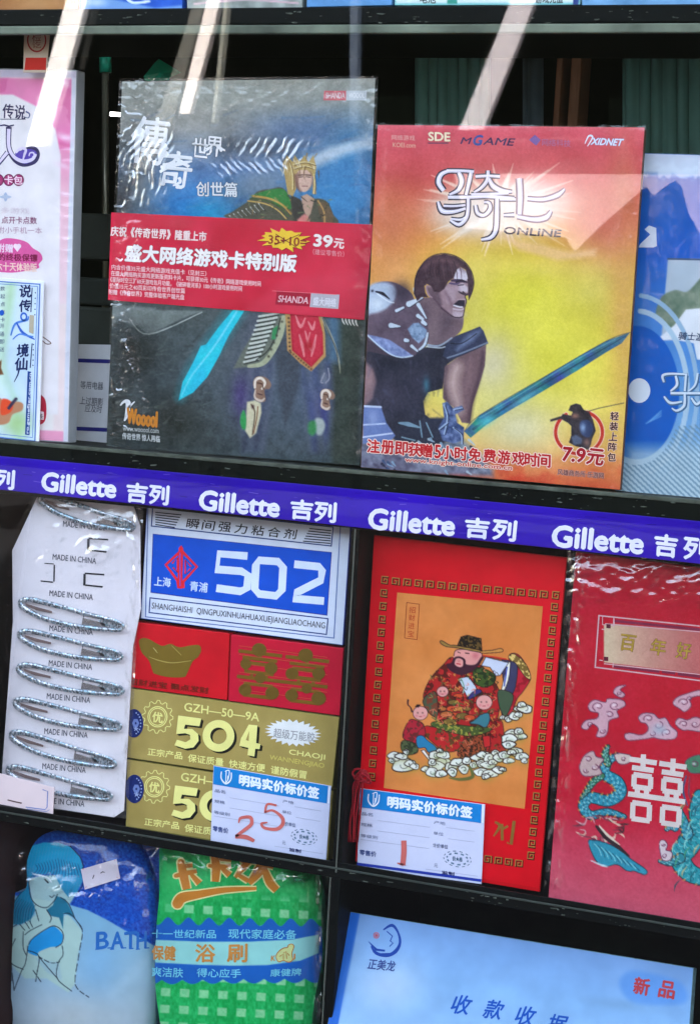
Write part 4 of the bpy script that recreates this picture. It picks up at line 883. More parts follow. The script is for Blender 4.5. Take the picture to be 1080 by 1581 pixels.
# the bird at the right
beast(Z(640, 1040, 632, 1100, 640, 1180, 590, 1250, 560, 1300, 600, 1360, 680, 1390), [16, 24, 30, 34, 30, 26, 20], (36, 156, 164)); beast(Z(556, 1092, 575, 1150, 590, 1200), [3, 12, 16], (50, 150, 170)); beast(Z(540, 1175, 520, 1168, 505, 1180), [9, 8, 5], (60, 160, 190)); beast(Z(560, 1300, 520, 1318, 475, 1312), [14, 9, 3], (40, 140, 150))
for j in range(26):
    rs = np.random.RandomState(j + 50); x, y = rs.uniform(545, 690), rs.uniform(1060, 1400); c.stroke(Z(x, y, x - 18, y + 22, x - 22, y + 46), [1, 2.6, .6], ((150, 226, 210), (20, 80, 90), (70, 160, 110), (216, 190, 120))[j % 4], a=.85)
scroll(Z(474, 1236, 492, 1224, 508, 1244, 502, 1266, 526, 1276, 520, 1306, 492, 1310, 480, 1288), [(498, 1290, 12), (490, 1244, 9)], (222, 206, 206))
scroll(Z(580, 905, 604, 882, 643, 872, 700, 880, 700, 960, 640, 950, 600, 944), [(620, 912, 18), (668, 915, 20)], (70, 130, 96))
c.stroke(Z(585, 960, 572, 1020, 590, 1080), [2, 4, 1.6], (60, 84, 120)); c.stroke(Z(600, 960, 596, 1030, 610, 1070), [1.5, 3, 1.2], (120, 60, 80))
c.tex(2.4, 12, 33, 1)
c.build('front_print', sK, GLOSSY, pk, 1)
k = Ink()
k.frame(Z(222, 293, 720, 345, 700, 575, 206, 512), 2.0, PK, 2); k.frame(Z(238, 335, 290, 338, 288, 300, 238, 298)[::-1], 1, PK, 2.2)
for p in (Z(236, 352, 250, 354), Z(286, 300, 284, 345), Z(226, 480, 240, 482), Z(282, 510, 284, 490), Z(250, 330, 700, 368), Z(245, 495, 690, 545)): k.line(p, 1.4, PK, 2.4)
for p in (Z(285, 505, 475, 528), Z(485, 528, 540, 535), Z(550, 537, 700, 556), Z(290, 318, 700, 360)): k.line(p, 4, (130, 40, 70), 2.3)
for x, y in ((264, 340), (254, 475)): k.poly([(840 + (x - 9) / 2.68, 840 + (y - 9) / 2.68), (840 + (x + 9) / 2.68, 840 + (y - 8) / 2.68), (840 + (x + 9) / 2.68, 840 + (y + 9) / 2.68), (840 + (x - 9) / 2.68, 840 + (y + 8) / 2.68)], (96, 30, 50), 2.6)
k.build('plaque_frame', sK, GLOSSY, pk)
k = Ink(); GY = (216, 180, 70)
for ch, x in (('百', 318), ('年', 440), ('好', 545), ('合', 650)): k.text(ch, *Z(x, 372 + (x - 318) * .14, x + 62, 380 + (x - 318) * .14, x - 4, 438 + (x - 318) * .14), GY, .02, 3, shear=.1, halo=(110, 70, 30), hw=.8)
k.build('gold_lettering', sK, GOLD, pk)
k = Ink(); w_ = 5.6
dh(*Z(352, 862, 588, 896, 340, 1138), (226, 214, 206), 8.0, 2.6); k.build('double_happiness_sign', sK, GLOSSY, pk)
def wrapK(X, Y):
    T = np.exp(-((Y - 895) / 44) ** 2); h = .0050 * T * vnoise(X * .5 + Y * .7, Y * .8 - X * .3, 11, 51, 2, True)
    E = np.exp(-((X - 892 + (Y - 860) * .08) / 12) ** 2); return h + .004 * E * vnoise(X, Y * .5, 8, 53, 2, True) + .0003 * vnoise(X, Y, 40, 54, 2)
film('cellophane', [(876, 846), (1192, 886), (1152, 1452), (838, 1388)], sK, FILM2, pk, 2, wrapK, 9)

# ================================================================== upper shelf
# ---- pink and white folder with a clear cover -------------------------------------------------
sf = Surf(.040)
qA = [(-70, 104), (119, 108), (106, 684), (-92, 672)]
a = item('game_card_folder', 'pink and white game card folder in a clear sleeve, cut by the left edge', 'folder', qA, sf, .0135, mat_solid((150, 156, 160), .35, name='grey_spine'), bevel=.0012)
c = Canvas([(-69, 106), (118, 110), (105, 682), (-91, 670)], 1.4, (238, 232, 226))
pink, deep = (236, 130, 178), (222, 96, 152)
c.poly([(-69, 118), (113, 122), (112, 240), (93, 240), (60, 170), (20, 148), (-69, 140)], lambda X, Y: np.where(vnoise(X, Y, 26, 3, 2)[..., None] > .52, pink, (228, 112, 164)), soft=5)
c.poly([(92, 230), (113, 230), (110, 470), (88, 470)], lambda X, Y: np.stack([np.full(X.shape, 240.), np.interp(Y, [230, 300, 470], [150, 186, 214]), np.interp(Y, [230, 300, 470], [186, 200, 216])], -1), soft=3)
c.poly([(88, 470), (109, 470), (104, 675), (82, 675)], (240, 220, 216), soft=6)
c.poly([(-69, 150), (20, 146), (60, 166), (86, 200), (94, 240), (90, 640), (-80, 640)], (236, 230, 230), soft=3, smooth=False)
c.poly([(60, 664), (100, 666), (99, 682), (59, 681)], (236, 158, 186), soft=3)
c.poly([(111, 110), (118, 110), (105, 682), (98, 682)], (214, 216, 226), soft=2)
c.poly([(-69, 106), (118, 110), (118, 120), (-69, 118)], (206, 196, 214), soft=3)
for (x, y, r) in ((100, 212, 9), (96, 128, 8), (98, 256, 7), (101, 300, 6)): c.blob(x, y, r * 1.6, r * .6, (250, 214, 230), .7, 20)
c.tex(40, 8, 2)
c.build('front_print', sf, GLOSSY, a, 1)
k = Ink()
navy, plum = (58, 50, 86), (150, 40, 92)
k.text('传说', (5, 160), (40, 163), (4, 182), navy, .02)
k.line([(40, 172), (46, 176), (44, 182), (36, 180)], [2.4, 1], (70, 80, 130), smooth=True)
k.line([(1, 184), (40, 184)], 1.4, (90, 86, 110))
# the large purple ornamental capital
k.line([(14, 196), (14, 226), (22, 244), (36, 252), (52, 248), (58, 238), (54, 230), (44, 229), (30, 236)], [9, 8, 9, 11, 11, 8, 7, 5, 3], (58, 50, 92), 2, smooth=True)
k.line([(14, 199), (14, 226), (22, 242), (36, 249), (50, 246), (56, 238)], [5.5, 5, 5, 6, 5, 3], (226, 214, 238), 3, smooth=True)
k.poly([(24, 236), (34, 232), (46, 230), (55, 233), (57, 240), (50, 249), (38, 253), (28, 247)], (92, 70, 170), 2.6, smooth=True)
k.line([(25, 236), (32, 229), (40, 231), (38, 239), (36, 246)], [3, 4, 4, 2], (226, 214, 238), 3.4, smooth=True)
k.line([(45, 241), (47, 236), (52, 236), (53, 240), (50, 243)], [1.6, 2.4, 1.6], (226, 214, 238), 3.6, smooth=True)
k.line([(0, 194), (7, 193), (14, 195), (22, 193)], [2, 3, 2], (58, 50, 92), 3.5)
k.line([(12, 235), (2, 248), (-8, 262)], [8, 7, 4], (58, 50, 92), 1.9, smooth=True)
k.line([(12, 235), (2, 247), (-8, 260)], [5, 4, 2], (226, 214, 238), 2.1, smooth=True)
for x in (-2, 14, 29):
    k.ellipse(x, 278, 8.5, 9.5, (120, 26, 80), 2); k.ellipse(x, 278, 6.8, 7.6, (176, 52, 112), 2.2)
k.text('卡包', (7, 271), (35, 272), (7, 284), (250, 214, 232), .02)
k.ellipse(9, 304, 3, 7, (176, 190, 214), 2); k.ellipse(9, 304, 9, 2.5, (186, 198, 218), 2.3)
k.text('点开卡点数', (3, 334), (57, 335), (3, 345), (150, 84, 120), .012)
k.text('附小手机一本', (-3, 350), (65, 351), (-3, 360), (190, 150, 170), .0)
k.text('多游戏', (2, 320), (46, 321), (2, 329), (222, 206, 214), 0)
k.poly([(-20, 384), (-4, 374), (8, 368), (26, 369), (42, 374), (51, 383), (62, 390), (66, 400), (60, 408), (60, 414), (42, 418), (20, 421), (0, 420), (-20, 418)], (226, 92, 158), 2, smooth=True)
k.text('附赠', (-4, 376), (20, 377), (-4, 389), (250, 226, 240), .02)
for s_ in (-1, 1): k.ellipse(27 + s_ * 2.6, 380, 3.5, 3.5, (250, 226, 240), 3 + .1 * s_)
k.poly([(21.5, 381.5), (32.5, 381.5), (27, 389)], (250, 226, 240), 3.3)
k.text('的终极保镖', (-2, 391), (58, 393), (-2, 402), (132, 22, 70), .03)
k.text('六十天体验版', (-6, 404), (57, 407), (-6, 417), (250, 214, 196), .02)
k.build('printed_lettering', sf, GLOSSY, a)
# round red seal at the card's right foot and a stylised key ring printed beside
k = Ink()
k.poly([(60, 612), (69, 615), (72, 628), (71, 646), (66, 654), (58, 652)], (190, 30, 60), 2, smooth=True)
k.poly([(60, 634), (68, 636), (68, 648), (58, 648)], (246, 230, 228), 2.4)
k.text('卡', (60, 638), (67, 639), (60, 647), (60, 30, 40), .01, 3)
k.line([(66, 520), (72, 524), (79, 530), (72, 531), (66, 526)], 1.4, (100, 60, 40), 2, smooth=True)
k.build('seal_print', sf, GLOSSY, a)
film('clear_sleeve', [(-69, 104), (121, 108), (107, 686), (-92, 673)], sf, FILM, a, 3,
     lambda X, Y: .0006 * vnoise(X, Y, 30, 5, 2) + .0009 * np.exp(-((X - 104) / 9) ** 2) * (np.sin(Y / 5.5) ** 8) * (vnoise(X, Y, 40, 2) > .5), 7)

# card with sideways lettering standing before the folder
s2 = Surf(.036)
q = [(-60, 424), (68, 434), (60, 690), (-78, 672)]
cd = item('prepaid_card', 'blue bordered game card with sideways lettering in front of the pink folder', 'card', q, s2, .0012, mat_solid((232, 236, 244), .3, name='white_plastic'), bevel=.0005)
c = Canvas([(-56, 430), (63, 438), (55, 682), (-74, 668)], 1.4, (210, 228, 242))
c.poly([(-40, 430), (20, 436), (8, 540), (20, 600), (-60, 620)], (214, 236, 222), soft=22)
c.stroke([(18, 438), (12, 500), (6, 560), (24, 620), (30, 676)], 12, (178, 216, 170), soft=16)
c.blob(30, 560, 26, 60, (190, 214, 236), .8); c.blob(26, 654, 26, 20, (170, 206, 140), .9)
# brown toy figure printed at the foot of the card, only its feet in view
c.poly([(-10, 612), (6, 618), (18, 622), (28, 620), (36, 624), (34, 634), (20, 640), (14, 652), (2, 656), (-16, 654)], (188, 132, 98), soft=2, smooth=True)
c.poly([(4, 616), (20, 622), (17, 636), (2, 640)], (226, 78, 44), soft=2, smooth=True)
c.stroke([(14, 630), (20, 622), (25, 616)], 5, (60, 52, 78))
c.poly([(-6, 560), (3, 556), (2, 568), (6, 578), (-6, 580)], (120, 76, 44), soft=2)
c.build('front_print', s2, GLOSSY, cd, 1)
k = Ink(); bl = (60, 98, 160)
k.frame([(-56, 430), (63, 438), (55, 682), (-74, 668)], 1.8, (78, 118, 190), 2.2)
k.frame([(-52, 434), (59, 442), (51, 676), (-70, 663)], 1.0, (96, 134, 200), 2.2)
k.text('传', (30, 464), (48, 462), (30, 482), (28, 44, 92), .03)
k.text('说', (31, 440), (49, 440), (30, 459), (28, 44, 92), .03)
k.line([(50, 444), (48, 482)], 1.6, (28, 44, 92)); k.line([(50, 530), (47, 568)], 1.6, (28, 44, 92))
for j in range(5): k.ellipse(55 - j * .2, 452 + j * 8.5, 1, 1, (28, 44, 92)); k.ellipse(52 - j * .2, 532 + j * 8, 1, 1, (28, 44, 92))
k.text('境', (27, 532), (45, 530), (26, 552), (28, 44, 92), .03); k.text('仙', (24, 553), (43, 552), (23, 572), (28, 44, 92), .03)
k.line([(30, 568), (28, 578), (22, 590)], [3, 1], (28, 44, 92), smooth=True)
k.line([(17, 518), (24, 500), (42, 494), (44, 488)], [2, 3.5, 3, 1.5], (84, 134, 214), 3, smooth=True)
k.line([(26, 498), (34, 512), (46, 520), (54, 524)], [2, 4, 3, 1.5], (50, 96, 190), 3.1, smooth=True)
k.line([(20, 524), (30, 516), (42, 518), (52, 520)], [1.5, 2.5, 2], (84, 134, 214), 3.2, smooth=True)
k.ellipse(37, 489, 5.6, 7, (60, 110, 200), 3, hole=.55)
k.poly([(46, 486), (53, 487), (52, 516), (45, 513)], (184, 174, 150), 2.8)
k.vtext('数起点点卡', 1, 442, 7, 12, (70, 80, 120), bold=0, layer=3); k.vtext('开通即送', 0, 500, 7, 12, (70, 80, 120), bold=0)
k.ellipse(3, 483, 3.6, 4.4, (30, 90, 190), 3.2)
k.poly([(43, 573), (48.5, 574), (46, 672), (39, 671)], (30, 70, 140), 2.4)
# the web address runs up the band, letter by letter turned on its side
k.text('ro.gameflier.com.cn', (40.4, 669), (45.2, 576), (45.5, 669.3), (232, 240, 250), .02, 3)
k.build('printed_lettering', s2, GLOSSY, cd)

# white packet glimpsed between folder and grey box
s3 = Surf(.085)
q = [(108, 531), (200, 533), (192, 686), (100, 682)]
wp = item('white_packet', 'white packet with dark blue bands glimpsed between folder and grey box', 'packet', q, s3, .012, mat_solid((232, 232, 230), .6, name='white_paper'))
k = Ink()
k.poly([(108, 553), (200, 556), (200, 562), (108, 559)], (46, 46, 128)); k.poly([(104, 658), (196, 662), (196, 668), (104, 664)], (46, 46, 128))
k.text('等用电器', (125, 588), (160, 590), (124, 600), (70, 70, 80), 0, 3); k.text('上过期影', (124, 612), (160, 615), (123, 624), (70, 70, 80), 0, 3); k.text('应及时', (132, 624), (158, 626), (131, 636), (70, 70, 80), 0, 3)
k.build('printed_lettering', s3, PAPER, wp)

# ---- grey fantasy game box --------------------------------------------------------------------
sB = Surf(.047)
qB = [(188, 125), (580, 120), (556, 719), (164, 690)]
bx = item('game_box', 'shrink wrapped grey game box with armoured figure and broad red paper sash', 'box', qB, sB, .006, mat_solid((44, 52, 50), .5, name='dark_card'))
c = Canvas([(189, 126), (579, 121), (555.4, 718), (165, 689)], 1.05)
c.grad([(0, (176, 182, 172)), (.06, (166, 170, 160)), (.13, (150, 152, 146)), (.17, (108, 118, 126)), (.24, (84, 118, 160)), (.36, (72, 120, 160)), (.52, (96, 108, 104)), (.62, (74, 84, 82)), (.8, (68, 80, 84)), (1, (56, 66, 66))])  # top greys carry the wrap's soft reflection as print colour
X, Y = c.X, c.Y
# clouds and sky
n1 = vnoise(X, Y * 1.6, 60, 11, 4)
m = np.clip((Y - 170) / 40, 0, 1) * np.clip((350 - Y) / 20, 0, 1)
c.img += ((n1 - .5) * 110 * m)[..., None] * np.array([.8, .9, 1.])
c.blob(300, 320, 62, 40, (22, 120, 196), .9); c.blob(322, 328, 34, 22, (16, 158, 196), .7)
c.blob(520, 300, 66, 74, (52, 140, 196), .8); c.blob(470, 200, 90, 28, (66, 110, 170), .6); c.blob(545, 250, 40, 60, (60, 138, 190), .7)
c.blob(210, 270, 40, 90, (112, 116, 112), .8, 10); c.blob(400, 285, 60, 26, (132, 146, 156), .7, -15); c.blob(185, 310, 22, 45, (52, 56, 60), .9)
c.poly([(470, 246), (510, 226), (580, 206), (578, 226), (530, 240), (480, 262)], (206, 216, 222), soft=12, a=.8)
# lower left: jagged pale rock over dark ground
c.poly([(168, 470), (240, 476), (228, 500), (206, 505), (182, 492), (170, 512), (166, 520)], (140, 150, 146), soft=4, a=.8)
c.poly([(206, 478), (316, 480), (290, 488), (230, 517), (200, 492)], (128, 138, 132), soft=3, a=.9)
c.stroke([(200, 492), (230, 516), (312, 482)], [1.5, 2.5, 1.5], (188, 196, 186))
c.blob(206, 545, 46, 44, (34, 38, 36), .9, 30); c.blob(270, 648, 50, 44, (40, 44, 40), .85); c.blob(180, 640, 24, 60, (50, 54, 50), .7)
c.blob(430, 590, 90, 120, (92, 106, 122), .75); c.blob(350, 560, 60, 60, (92, 100, 106), .5); c.blob(510, 640, 50, 70, (78, 92, 110), .6)
c.poly([(514, 470), (560, 470), (552, 719), (512, 719)], (52, 62, 52), soft=10, a=.85)
c.poly([(506, 470), (524, 470), (524, 560), (508, 560)], (84, 124, 160), soft=12, a=.7)
c.blob(395, 520, 26, 60, (92, 96, 112), .6); c.blob(372, 612, 14, 34, (82, 68, 120), .9); c.blob(494, 630, 14, 30, (70, 66, 130), .85); c.blob(480, 590, 20, 60, (88, 104, 130), .6)
c.tex(14, 26, 8, 4); c.tex(5, 12, 12, 2)
# cloth of the legs, folds and shade of the printed figure
c.poly([(384, 560), (424, 556), (420, 620), (408, 700), (372, 700), (370, 620)], lambda X, Y: np.stack([84 + 26 * np.sin(X / 3.1 + Y / 17), 84 + 26 * np.sin(X / 3.1 + Y / 17), 122 + 20 * np.sin(X / 3.1 + Y / 17)], -1), soft=9, a=.3)
c.poly([(464, 560), (516, 556), (514, 640), (500, 700), (476, 700), (468, 630)], lambda X, Y: np.stack([78 + 22 * np.sin(X / 3.3 - Y / 19), 82 + 22 * np.sin(X / 3.3 - Y / 19), 122 + 18 * np.sin(X / 3.3)], -1), soft=9, a=.3)
c.poly([(424, 520), (466, 520), (462, 600), (440, 660), (428, 600)], (58, 62, 72), soft=8, a=.6)
for j in range(60):
    rs = np.random.RandomState(j + 300); x, y = rs.uniform(172, 330), rs.uniform(500, 680); d = rs.uniform(6, 26); a1 = rs.uniform(-.9, .4)
    c.stroke([(x, y), (x + d * math.cos(a1), y + d * math.sin(a1))], [rs.uniform(1, 4), .6], ((96, 104, 98), (36, 42, 40), (120, 126, 118))[j % 3], soft=2.5, a=.35, smooth=False)
for j in range(90):
    rs = np.random.RandomState(j + 500); x, y = rs.uniform(190, 575), rs.uniform(175, 335); d = rs.uniform(8, 36); a1 = rs.uniform(-.5, .1)
    c.stroke([(x, y), (x + d * math.cos(a1), y + d * math.sin(a1))], [rs.uniform(1, 5), .6], ((150, 170, 190), (60, 90, 140), (120, 130, 132), (40, 110, 180))[j % 4], soft=4, a=.28, smooth=False)
# the glowing blade
c.stroke([(372, 470), (330, 530), (300, 575), (278, 614)], [26, 30, 30, 12], (44, 150, 160), soft=16, a=.55)
c.poly([(362, 476), (378, 478), (352, 520), (338, 550), (320, 582), (298, 606), (276, 618), (282, 590), (298, 560), (310, 534), (318, 532), (340, 502)], lambda X, Y: np.stack([np.interp(X - Y * -.6, [560, 640], [70, 40]), 196 + 16 * vnoise(X, Y, 12, 4), np.full(X.shape, 222.)], -1), soft=1.6)
c.stroke([(366, 480), (330, 536), (296, 580), (280, 612)], [3, 3, 2.4, 1.2], (136, 226, 240), soft=2, a=.8)
# the armoured figure: shoulders, breast, head under a gilded crested helm
Z = Zm(170, 140, 2.634)
c.poly(Z(470, 515, 500, 490, 560, 450, 600, 410, 650, 400, 700, 395, 740, 440, 780, 470, 830, 440, 880, 450, 905, 500, 910, 545, 640, 545), (84, 82, 66), soft=2, smooth=True)
c.poly(Z(575, 430, 640, 405, 700, 400, 725, 430, 735, 480, 690, 470, 640, 440), (52, 128, 58), soft=2, smooth=True)
for o, col, w in ((0, (192, 152, 74), 3.2), (10, (70, 92, 48), 2.4), (20, (204, 170, 90), 2)):
    c.stroke(Z(580 - o, 428 + o, 650 - o, 440 + o, 700 - o, 465 + o, 735 - o, 500 + o), w, col)
for j in range(8): c.stroke(Z(485 + j * 17, 508 - j * 7, 505 + j * 17, 525 - j * 6), 1.6, (206, 210, 196)); c.stroke(Z(490 + j * 17, 512 - j * 7, 512 + j * 17, 530 - j * 6), 1, (40, 40, 34))
c.poly(Z(735, 425, 770, 440, 790, 460, 800, 500, 790, 545, 760, 545, 740, 500), (62, 58, 52), soft=2)
c.poly(Z(775, 430, 800, 420, 830, 440, 815, 500, 800, 520, 785, 480), (196, 160, 136), soft=2)
c.poly(Z(760, 525, 790, 500, 812, 520, 808, 545, 765, 545), (210, 130, 120), soft=3)
c.poly(Z(840, 450, 880, 455, 905, 500, 905, 545, 870, 545, 850, 500), (104, 84, 60), soft=2); c.stroke(Z(845, 448, 868, 490, 872, 540), 2.4, (182, 142, 84))
c.poly(Z(752, 330, 780, 318, 820, 325, 822, 370, 808, 400, 790, 412, 768, 404, 754, 375), (216, 178, 156), soft=1.6, smooth=True)
c.poly(Z(752, 335, 768, 330, 766, 372, 770, 404, 756, 390, 748, 360), (150, 112, 96), soft=2, a=.8)
c.stroke(Z(768, 352, 784, 350), 1.2, (60, 44, 44)); c.stroke(Z(796, 350, 812, 352), 1.2, (60, 44, 44)); c.stroke(Z(791, 352, 795, 372), .9, (150, 108, 92)); c.stroke(Z(780, 388, 802, 388), 1.1, (130, 62, 60))
c.poly(Z(722, 420, 712, 360, 700, 300, 718, 262, 742, 290, 750, 262, 770, 290, 790, 262, 806, 292, 826, 262, 838, 312, 832, 350, 838, 420, 822, 420, 826, 350, 800, 322, 768, 322, 752, 345, 756, 400, 742, 430), (190, 160, 96), soft=1.6)
for p in (Z(705, 300, 722, 280, 740, 330, 742, 400), Z(745, 300, 790, 290, 832, 300), Z(748, 315, 790, 306, 830, 318), Z(828, 340, 832, 380, 828, 418)): c.stroke(p, 1.8, (232, 212, 150)); c.stroke([(x + 1.6, y + 1.6) for x, y in p], 1, (96, 70, 40))
c.stroke(Z(752, 345, 758, 385, 772, 408), 4, (120, 84, 72), soft=4, a=.7); c.blob(*Z(795, 362)[0], 5, 7, (226, 190, 168), .5)
c.stroke(Z(815, 330, 822, 370, 812, 402), 2.4, (150, 112, 96), soft=3, a=.7); c.stroke(Z(766, 344, 786, 342), 2, (84, 58, 50), a=.8); c.stroke(Z(794, 342, 816, 344), 2, (84, 58, 50), a=.8)
for j in range(26):
    rs = np.random.RandomState(j + 700); x, y = rs.uniform(690, 850), rs.uniform(255, 330); c.stroke(Z(x, y, x + rs.uniform(-14, 14), y + rs.uniform(14, 40)), [rs.uniform(1, 3), .5], ((226, 206, 150), (110, 84, 50), (246, 236, 206), (150, 120, 70))[j % 4], a=.8)
for j in range(44):
    rs = np.random.RandomState(j + 760); x, y = rs.uniform(560, 900), rs.uniform(405, 540); c.stroke(Z(x, y, x + rs.uniform(-26, 26), y + rs.uniform(-6, 26)), [rs.uniform(1, 2.6), .6], ((60, 66, 50), (170, 140, 84), (36, 40, 34), (110, 130, 84))[j % 4], a=.7)
# below the sash: skirt plates, red tabard, greaves
Z = Zm(360, 480, 5.4)
c.poly(Z(250, 20, 440, 20, 440, 90, 400, 200, 330, 340, 270, 440, 130, 468, 0, 480, 80, 330, 190, 150), (110, 116, 104), soft=3)
for j in range(11):
    x0, y0 = 270 - j * 14, 30 + j * 38; w = 110 - j * 3
    c.stroke(Z(x0 - w * .5, y0 + 16, x0 + w * .4, y0, x0 + w, y0 - 14), 3.2, (206, 210, 198)); c.stroke(Z(x0 - w * .5, y0 + 34, x0 + w, y0 + 4), 1.6, (44, 48, 44))
c.stroke(Z(420, 60, 390, 210, 320, 350, 240, 440, 130, 462), [9, 8, 8, 5], (176, 180, 146)); c.stroke(Z(395, 60, 350, 210, 290, 330, 190, 410), 1.6, (52, 56, 48))
c.poly(Z(330, 150, 372, 120, 352, 235, 318, 240), (62, 150, 92), soft=1.5)
for j in range(6): c.blob(*Z(405 - j * 22 + 0, 90 + j * 58)[0], 2, 2, (64, 60, 50), .9)
c.poly(Z(430, 20, 740, 20, 765, 200, 770, 380, 650, 505, 560, 440, 450, 330, 440, 120), (196, 152, 92), soft=2)
c.poly(Z(475, 20, 700, 20, 745, 180, 750, 360, 650, 470, 490, 330, 478, 150), (186, 30, 56), soft=2)
c.poly(Z(492, 20, 695, 20, 738, 185, 742, 352, 648, 452, 505, 325, 492, 150), (206, 44, 68), soft=2)
for p in (Z(520, 40, 560, 130, 600, 60), Z(625, 90, 660, 150, 680, 90), Z(550, 200, 575, 290, 590, 380), Z(690, 200, 670, 300, 650, 380), Z(600, 170, 630, 290, 650, 330), Z(640, 180, 620, 250)): c.stroke(p, [2, 5, 2], (238, 150, 150), a=.85)
c.blob(*Z(630, 290)[0], 6, 8, (170, 20, 34), .9)
for j in range(9):
    t = j / 8; c.blob(*Z(462 + 10 * t, 60 + 270 * t)[0], 1.7, 1.7, (60, 40, 40), .9); c.blob(*Z(480 + 170 * t, 345 + 140 * t)[0], 1.7, 1.7, (90, 50, 40), .9)
c.stroke(Z(730, 40, 790, 160, 840, 270, 880, 420, 890, 520), [3, 4, 3, 3, 1], (172, 170, 146), a=.8); c.stroke(Z(745, 60, 800, 190, 860, 330, 870, 430), 1.2, (70, 70, 64))
c.stroke(Z(760, 520, 730, 590, 745, 600), 2, (176, 176, 186), a=.8); c.stroke(Z(790, 480, 800, 560, 770, 600), 2, (176, 176, 186), a=.8); c.blob(*Z(765, 560)[0], 7, 10, (150, 150, 160), .5)
for ox, oy, sc in ((0, 0, 1.), (560, 105, .82)):
    W = lambda *p: Z(*[v for x, y in zip(p[::2], p[1::2]) for v in (160 + ox + (x - 160) * sc, 545 + oy + (y - 545) * sc)])
    c.poly(W(165, 610, 180, 560, 220, 545, 280, 560, 315, 610, 300, 650, 260, 660, 270, 740, 240, 760, 180, 740, 180, 660), (150, 116, 96), soft=2, smooth=True)
    c.stroke(W(180, 640, 185, 580, 230, 560, 265, 600, 240, 650), [3, 4, 4, 3], (240, 226, 206)); c.stroke(W(200, 600, 240, 610, 250, 650), 1.6, (84, 52, 44)); c.stroke(W(185, 660, 180, 720, 230, 750, 260, 730), [2, 3, 4, 2], (216, 196, 176)); c.stroke(W(205, 690, 240, 700), 2, (90, 60, 54))
c.poly(Z(115, 760, 180, 745, 230, 770, 235, 850, 190, 1020, 140, 1060, 100, 1000), (214, 206, 170), soft=3)
c.stroke(Z(150, 780, 180, 850, 160, 1030), 2, (110, 90, 70)); c.stroke(Z(205, 800, 195, 900, 170, 1020), 2, (150, 110, 80)); c.blob(*Z(163, 800)[0], 2.4, 3.2, (70, 40, 44), 1)
c.poly(Z(66, 860, 90, 830, 108, 900, 102, 980, 78, 985, 58, 930), (54, 158, 82), soft=3, smooth=True)
c.poly(Z(680, 905, 740, 900, 765, 960, 735, 1030, 690, 1020), (172, 182, 174), soft=4, smooth=True); c.poly(Z(630, 930, 680, 920, 690, 1000, 660, 1040, 625, 1010), (60, 140, 80), soft=5, smooth=True)
# frayed pale claws right under the sash
for j in range(5): c.stroke([(528 + j * 5.2, 491 + j), (529 + j * 5.2, 496 + j), (532 + j * 5, 501 + j * .6)], [2.6, 2.2, 1], (228, 224, 212))
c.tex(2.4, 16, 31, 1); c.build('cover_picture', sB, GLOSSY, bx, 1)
k = Ink(); W_ = (244, 246, 246)
# brushed title: strokes of the four characters
def brush(pts, w, col=W_, layer=3.): k.line(pts, w, col, layer, smooth=len(pts) > 2)
Z = Zm(180, 170, 5.4)
for ch, q_ in (('傳', [(207, 178), (264, 184), (200, 250)]), ('奇', [(252, 232), (300, 236), (244, 288)]), ('世', [(298, 212), (322, 215), (296, 242)]), ('界', [(319, 209), (346, 212), (316, 240)])):
    k.text(ch, *q_, W_, .014, 3.2, halo=(44, 48, 62), hw=1.0, wob=.7)
for p, w in () and ((Z(330, 90, 370, 40, 430, 60), [2, 6, 2]), (Z(300, 120, 400, 95, 440, 110), [2, 5, 6]), (Z(285, 165, 360, 150, 420, 130), [3, 5, 2]), (Z(370, 40, 350, 120, 300, 200), [3, 6, 3]),
             (Z(280, 215, 360, 195, 420, 215, 400, 260), [4, 8, 8, 3]), (Z(225, 310, 300, 270, 380, 280), [7, 5, 3]), (Z(370, 190, 395, 260, 400, 340, 370, 425), [6, 9, 8, 3]), (Z(300, 230, 330, 260, 345, 300), [3, 5, 2]),
             (Z(165, 150, 215, 190, 175, 270, 150, 330), [7, 16, 12, 3]), (Z(180, 250, 200, 300, 190, 355), [10, 8, 3]),
             (Z(430, 220, 490, 215, 540, 235, 530, 290), [9, 16, 14, 5]), (Z(450, 260, 510, 280), [9, 7]),
             (Z(460, 365, 520, 330, 570, 310), [3, 6, 3]), (Z(500, 300, 500, 370, 470, 420), [4, 7, 3]), (Z(360, 515, 450, 460, 560, 440, 620, 425), [5, 8, 7, 3]),
             (Z(400, 500, 410, 560, 450, 580), [4, 7, 3]), (Z(440, 490, 510, 470, 540, 500, 530, 580, 470, 630), [3, 5, 8, 7, 3]), (Z(470, 520, 505, 535, 480, 565), [3, 6, 3]), (Z(560, 390, 590, 420, 630, 440), [3, 6, 2]),
             (Z(640, 285, 690, 265, 735, 290), [2, 5, 3]), (Z(660, 230, 700, 240, 690, 330), [3, 5, 4]), (Z(610, 320, 660, 330, 720, 310), [3, 5, 3]), (Z(630, 290, 640, 370, 680, 400), [3, 6, 4]), (Z(710, 250, 720, 320, 700, 370), [3, 5, 3]), (Z(670, 400, 710, 430, 690, 490), [3, 6, 2]),
             (Z(770, 215, 775, 270), [3, 5]), (Z(770, 215, 850, 205, 845, 265, 775, 270), [3, 5, 5, 3]), (Z(780, 243, 845, 237), [3, 3]), (Z(805, 205, 812, 280), [3, 4]), (Z(810, 270, 780, 320, 730, 345), [5, 4, 2]), (Z(815, 270, 850, 310, 900, 335), [3, 6, 2]), (Z(790, 320, 780, 400), [4, 2]), (Z(835, 315, 840, 380), [4, 2])):
    brush([(x + .9, y + 1.1) for x, y in p], w, (40, 44, 60), 2.2); brush(p, w)
